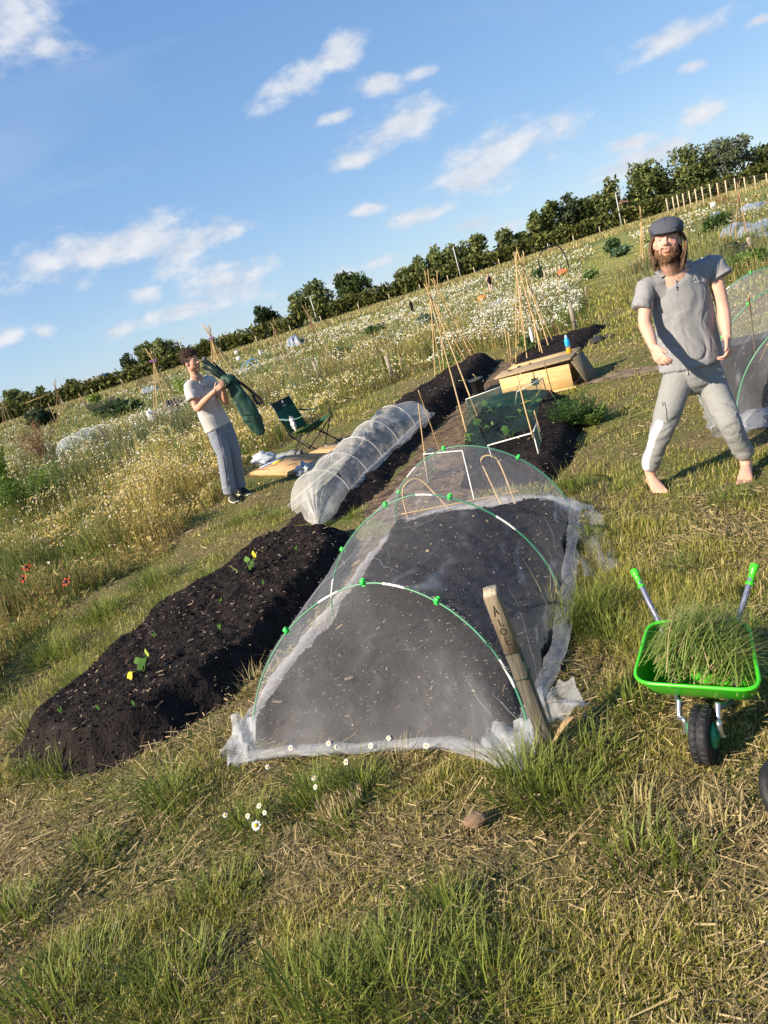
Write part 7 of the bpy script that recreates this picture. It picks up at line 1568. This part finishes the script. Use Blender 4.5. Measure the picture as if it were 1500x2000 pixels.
for pts in ([(394, 751), (411, 745), (416, 753), (399, 760), (394, 751)], [(402, 752), (399.5, 753), (401, 757), (403.5, 756)], [(400, 755), (402.6, 754)], [(405, 755.5), (406.5, 749.5), (410.5, 753.5)], [(406, 753.5), (409, 752)]): mb.tube([onl(*q) for q in pts], .0035, 4, flat=.5)
mb.build('printing', mat('faded_print', (.34, .32, .32), .8), sh)
b = MB(); b.chain([at(420, 822, dY(.05)), at(427, 834, dY(.05)), at(430, 845, dY(.05))], [(.142, .105), (.148, .11), (.14, .108)], 20, ref=tuple(acr))
cfR, cfL = at(449, 963, dY(-.03)), at(467, 949, dY(.15)); b.chain([jt['HR'] + Vector((0, 0, -.02)), jt['HR'].lerp(jt['KR'], .5), jt['KR'], jt['KR'].lerp(cfR, .5), cfR], [.098, .096, .080, .078, .074], 18, cap1=False); b.chain([jt['HL'] + Vector((0, 0, -.02)), jt['HL'].lerp(jt['KL'], .5), jt['KL'], jt['KL'].lerp(cfL, .5), cfL], [.098, .094, .080, .078, .074], 18, cap1=False)
J_ = remesh(b, .007, 4, .5); V0 = J_[0]; V = wrinkle(V0, J_[1], .009, 5, 9, 35, (.1, .1, 1), .5 + 1.2 * np.exp(-(near(V0, cfR) / .15) ** 2) + 1.2 * np.exp(-(near(V0, cfL) / .15) ** 2) + .6 * np.exp(-(near(V0, jt['KR']) / .12) ** 2)); J_ = (V,) + J_[1:]; ml = vn(V[:, 0] * 200, V[:, 1] * 200, V[:, 2] * 200, s=6)[:, None]
jog = finish('joggers', J_, CLOTH, lad, np.array([[.205, .225, .265]]) * (.88 + .24 * ml)); mb = MB(); mb.tube([onto(J_, x, y, .002)[0] for x, y in ((421, 838), (428, 870), (436, 900), (441, 935), (444, 958))], .003, 5); mb.build('seam', mat('navy_seam', (.12, .13, .17), .9), jog)
SHB = mat('black_shoe', (.012, .012, .013), .6, (.03, .03, .032), 40); STR = mat('cream_stripe', (.55, .52, .42), .6)
for a_, (gx_, gy_), (tx, ty), lb in ((jt['AR'], (450, 979), (470, 991), 0), (jt['AL'], (470, 963), (496, 966), 1)):
    g0 = G(gx_, gy_); g0 = Vector((a_.x, a_.y, float(zg(a_.x, a_.y)))); t = (G(tx, ty) - G(gx_, gy_)); t.z = 0; t.normalize(); l_ = Vector((-t.y, t.x, 0)); b = MB()
    b.chain([g0 - t * .06 + Vector((0, 0, .055)), g0 + t * .03 + Vector((0, 0, .062)), g0 + t * .12 + Vector((0, 0, .046)), g0 + t * .20 + Vector((0, 0, .034))], [(.040, .052), (.042, .056), (.048, .040), (.040, .026)], 14, ref=tuple(l_)); b.chain([g0 + Vector((0, 0, .05)), a_ + Vector((0, 0, .0))], [.048, .045], 12)
    D2 = remesh(b, .006, 2, .5); shoe = finish('shoe', D2, SHB, lad, (1, 1, 1)); mb = MB(); mb.chain([g0 - t * .075 + Vector((0, 0, .014)), g0 + t * .08 + Vector((0, 0, .014)), g0 + t * .22 + Vector((0, 0, .018))], [(.042, .014), (.050, .014), (.042, .012)], 14, ref=tuple(l_)); mb.build('sole', STR, shoe)
    for k in range(3): mb = MB(); q = g0 + t * (.03 + .035 * k); mb.tube([q + l_ * s_ * .052 * (1 if 1 else 0) + Vector((0, 0, z)) + t * (.02 if z < .05 else 0) for s_, z in ((-.95, .03), (-.9, .06), (-.5, .085))], [(.006, .003)] * 3, 5); mb.build('stripe', STR, shoe)
# bag he is filling and the folded chair in it
bag = thing('carry_bag', 'long dark green carry bag hanging from the hands of the curly haired man', 'bag', at(480, 790, Yl - .2)[:])
b = MB(); yb = Yl - .26
b.chain([at(441, 742, yb), at(450, 745, yb), at(456, 752, yb)], [.05, .075, .05], 14); b.chain([at(453, 748, yb), at(466, 770, yb), at(482, 798, yb), at(496, 822, yb), at(508, 843, yb)], [(.050, .05), (.050, .070), (.052, .092), (.048, .086), (.034, .052)], 18)
D2 = remesh(b, .008, 4, .5); V = wrinkle(D2[0], D2[1], .016, 15, .9, 45, (.55, 0, -.8)); V = wrinkle(V, D2[1], .005, 16, 10, 46, (.3, .2, .8)); D2 = (V,) + D2[1:]; finish('sleeve', D2, mat('bag_canvas', (.007, .036, .024), .6, (.010, .052, .035), 12, .15, 200, spec=.4), bag, (1, 1, 1))
P, Q = smoothpath([at(450, 736, yb), at(470, 748, yb - .02), at(492, 765, yb), at(509, 780, yb), at(511, 786, yb), at(503, 787, yb), at(497, 778, yb), at(494, 770, yb)], [.015] * 8, 5); mb = MB(); mb.tube(P, [(.018, .004)] * len(P), 6); mb.build('strap', BLK, bag)
fold_ = thing('folded_chair', 'folded black framed chair with green cloth resting on the shoulder of the curly haired man', 'folding chair', at(410, 722, Yl - .2)[:])
a0, a1 = at(399, 709, Yl - .16), at(446, 743, yb); ax_ = (a1 - a0).normalized(); u = ax_.orthogonal().normalized(); w2 = ax_.cross(u)
for k in range(7): t = k * .9; o_ = (u * math.cos(t) + w2 * math.sin(t)) * random.uniform(.03, .06); mb = MB(); mb.tube([a0 + o_ * 1.2 + ax_ * random.uniform(-.03, .08), a1 + o_ * .6], .010, 7); mb.build('pole', BLK, fold_)
b = MB(); b.chain([a0 + ax_ * .03, a0.lerp(a1, .35), a0.lerp(a1, .8)], [.035, .040, .028], 14); D2 = remesh(b, .008, 3, .5); V = wrinkle(D2[0], D2[1], .016, 14, 5, 48, tuple(ax_)); finish('cloth', (V,) + D2[1:], GDARK, fold_, (1, 1, 1))
for k in range(5): p = a0 + ax_ * random.uniform(-.02, .05) + u * random.uniform(-.05, .05) + w2 * random.uniform(-.05, .05); mb = MB(); mb.chain([p, p + ax_ * .045], [.016, .014], 8); mb.build('end_cap', BLK, fold_)
# ------------------------------------------------------------------ the two people far off
def far_person(px, py, hpx, label, top, legs, hair, arms, skin=(.5, .3, .22)):
    g_ = G(px, py); H = hpx / (F / g_.y) * 1.0; s = H / 1.75; up = Vector((0, 0, 1)); X = Vector((1, 0, 0)); o = thing('person', label, 'person', g_[:], group=None); b = MB()
    hc_ = g_ + up * 1.62 * s; b.ell(hc_, (.085 * s, .1 * s, .125 * s)); b.chain([hc_, g_ + up * 1.42 * s], [.055 * s, .06 * s], 10); b.chain([g_ + up * 1.42 * s, g_ + up * 1.2 * s, g_ + up * .92 * s], [(.15 * s, .1 * s), (.16 * s, .11 * s), (.15 * s, .11 * s)], 12, ref=(1, 0, 0))
    for k in (-1, 1): b.chain([g_ + up * .9 * s + X * k * .08 * s, g_ + up * .5 * s + X * k * .10 * s, g_ + up * .04 + X * k * .11 * s], [.08 * s, .06 * s, .04 * s], 10); b.chain([g_ + up * .05 + X * k * .11 * s, g_ + up * .03 + X * k * .13 * s - Vector((0, .14 * s, 0))], [.04 * s, .03 * s], 8)
    for k, (e_, h_) in zip((-1, 1), arms): b.chain([g_ + up * 1.38 * s + X * k * .17 * s, g_ + Vector(e_) * s, g_ + Vector(h_) * s], [.05 * s, .042 * s, .035 * s], 10)
    D3 = remesh(b, .022 * max(.8, s), 1, .4); finish('body', D3, SKIN, o, skin)
    b = MB(); b.chain([g_ + up * 1.42 * s, g_ + up * 1.2 * s, g_ + up * .90 * s], [(.16 * s, .12 * s), (.18 * s, .13 * s), (.17 * s, .13 * s)], 12, ref=(1, 0, 0)); D3 = remesh(b, .022, 1, .4); finish('top', D3, CLOTH, o, top)
    b = MB()
    for k in (-1, 1): b.chain([g_ + up * .95 * s + X * k * .075 * s, g_ + up * .5 * s + X * k * .10 * s, g_ + up * .09 + X * k * .11 * s], [.10 * s, .085 * s, .075 * s], 10)
    D3 = remesh(b, .022, 1, .4); finish('trousers', D3, CLOTH, o, legs); b = MB(); b.ell(hc_ + Vector((0, .03 * s, .03 * s)), (.1 * s, .11 * s, .12 * s)); b.ell(hc_ + Vector((0, .07 * s, -.08 * s)), (.08 * s, .06 * s, .14 * s)); D3 = remesh(b, .022, 1, .4); finish('hair', D3, HAIRM, o, hair)
far_person(962, 574, 38, 'distant woman in black vest and pale pink trousers, hand raised to her face', (.012, .012, .014), (.55, .36, .34), (.10, .05, .03), (((-.30, 0, 1.15), (-.05, -.15, 1.5)), ((.36, 0, 1.18), (.2, -.1, .98))))
far_person(808, 614, 28, 'distant person dressed all in black standing on the far plots', (.010, .010, .011), (.010, .010, .011), (.02, .015, .012), (((-.27, 0, 1.12), (-.25, -.12, .9)), ((.27, 0, 1.12), (.15, -.2, 1.0))), (.2, .12, .09))
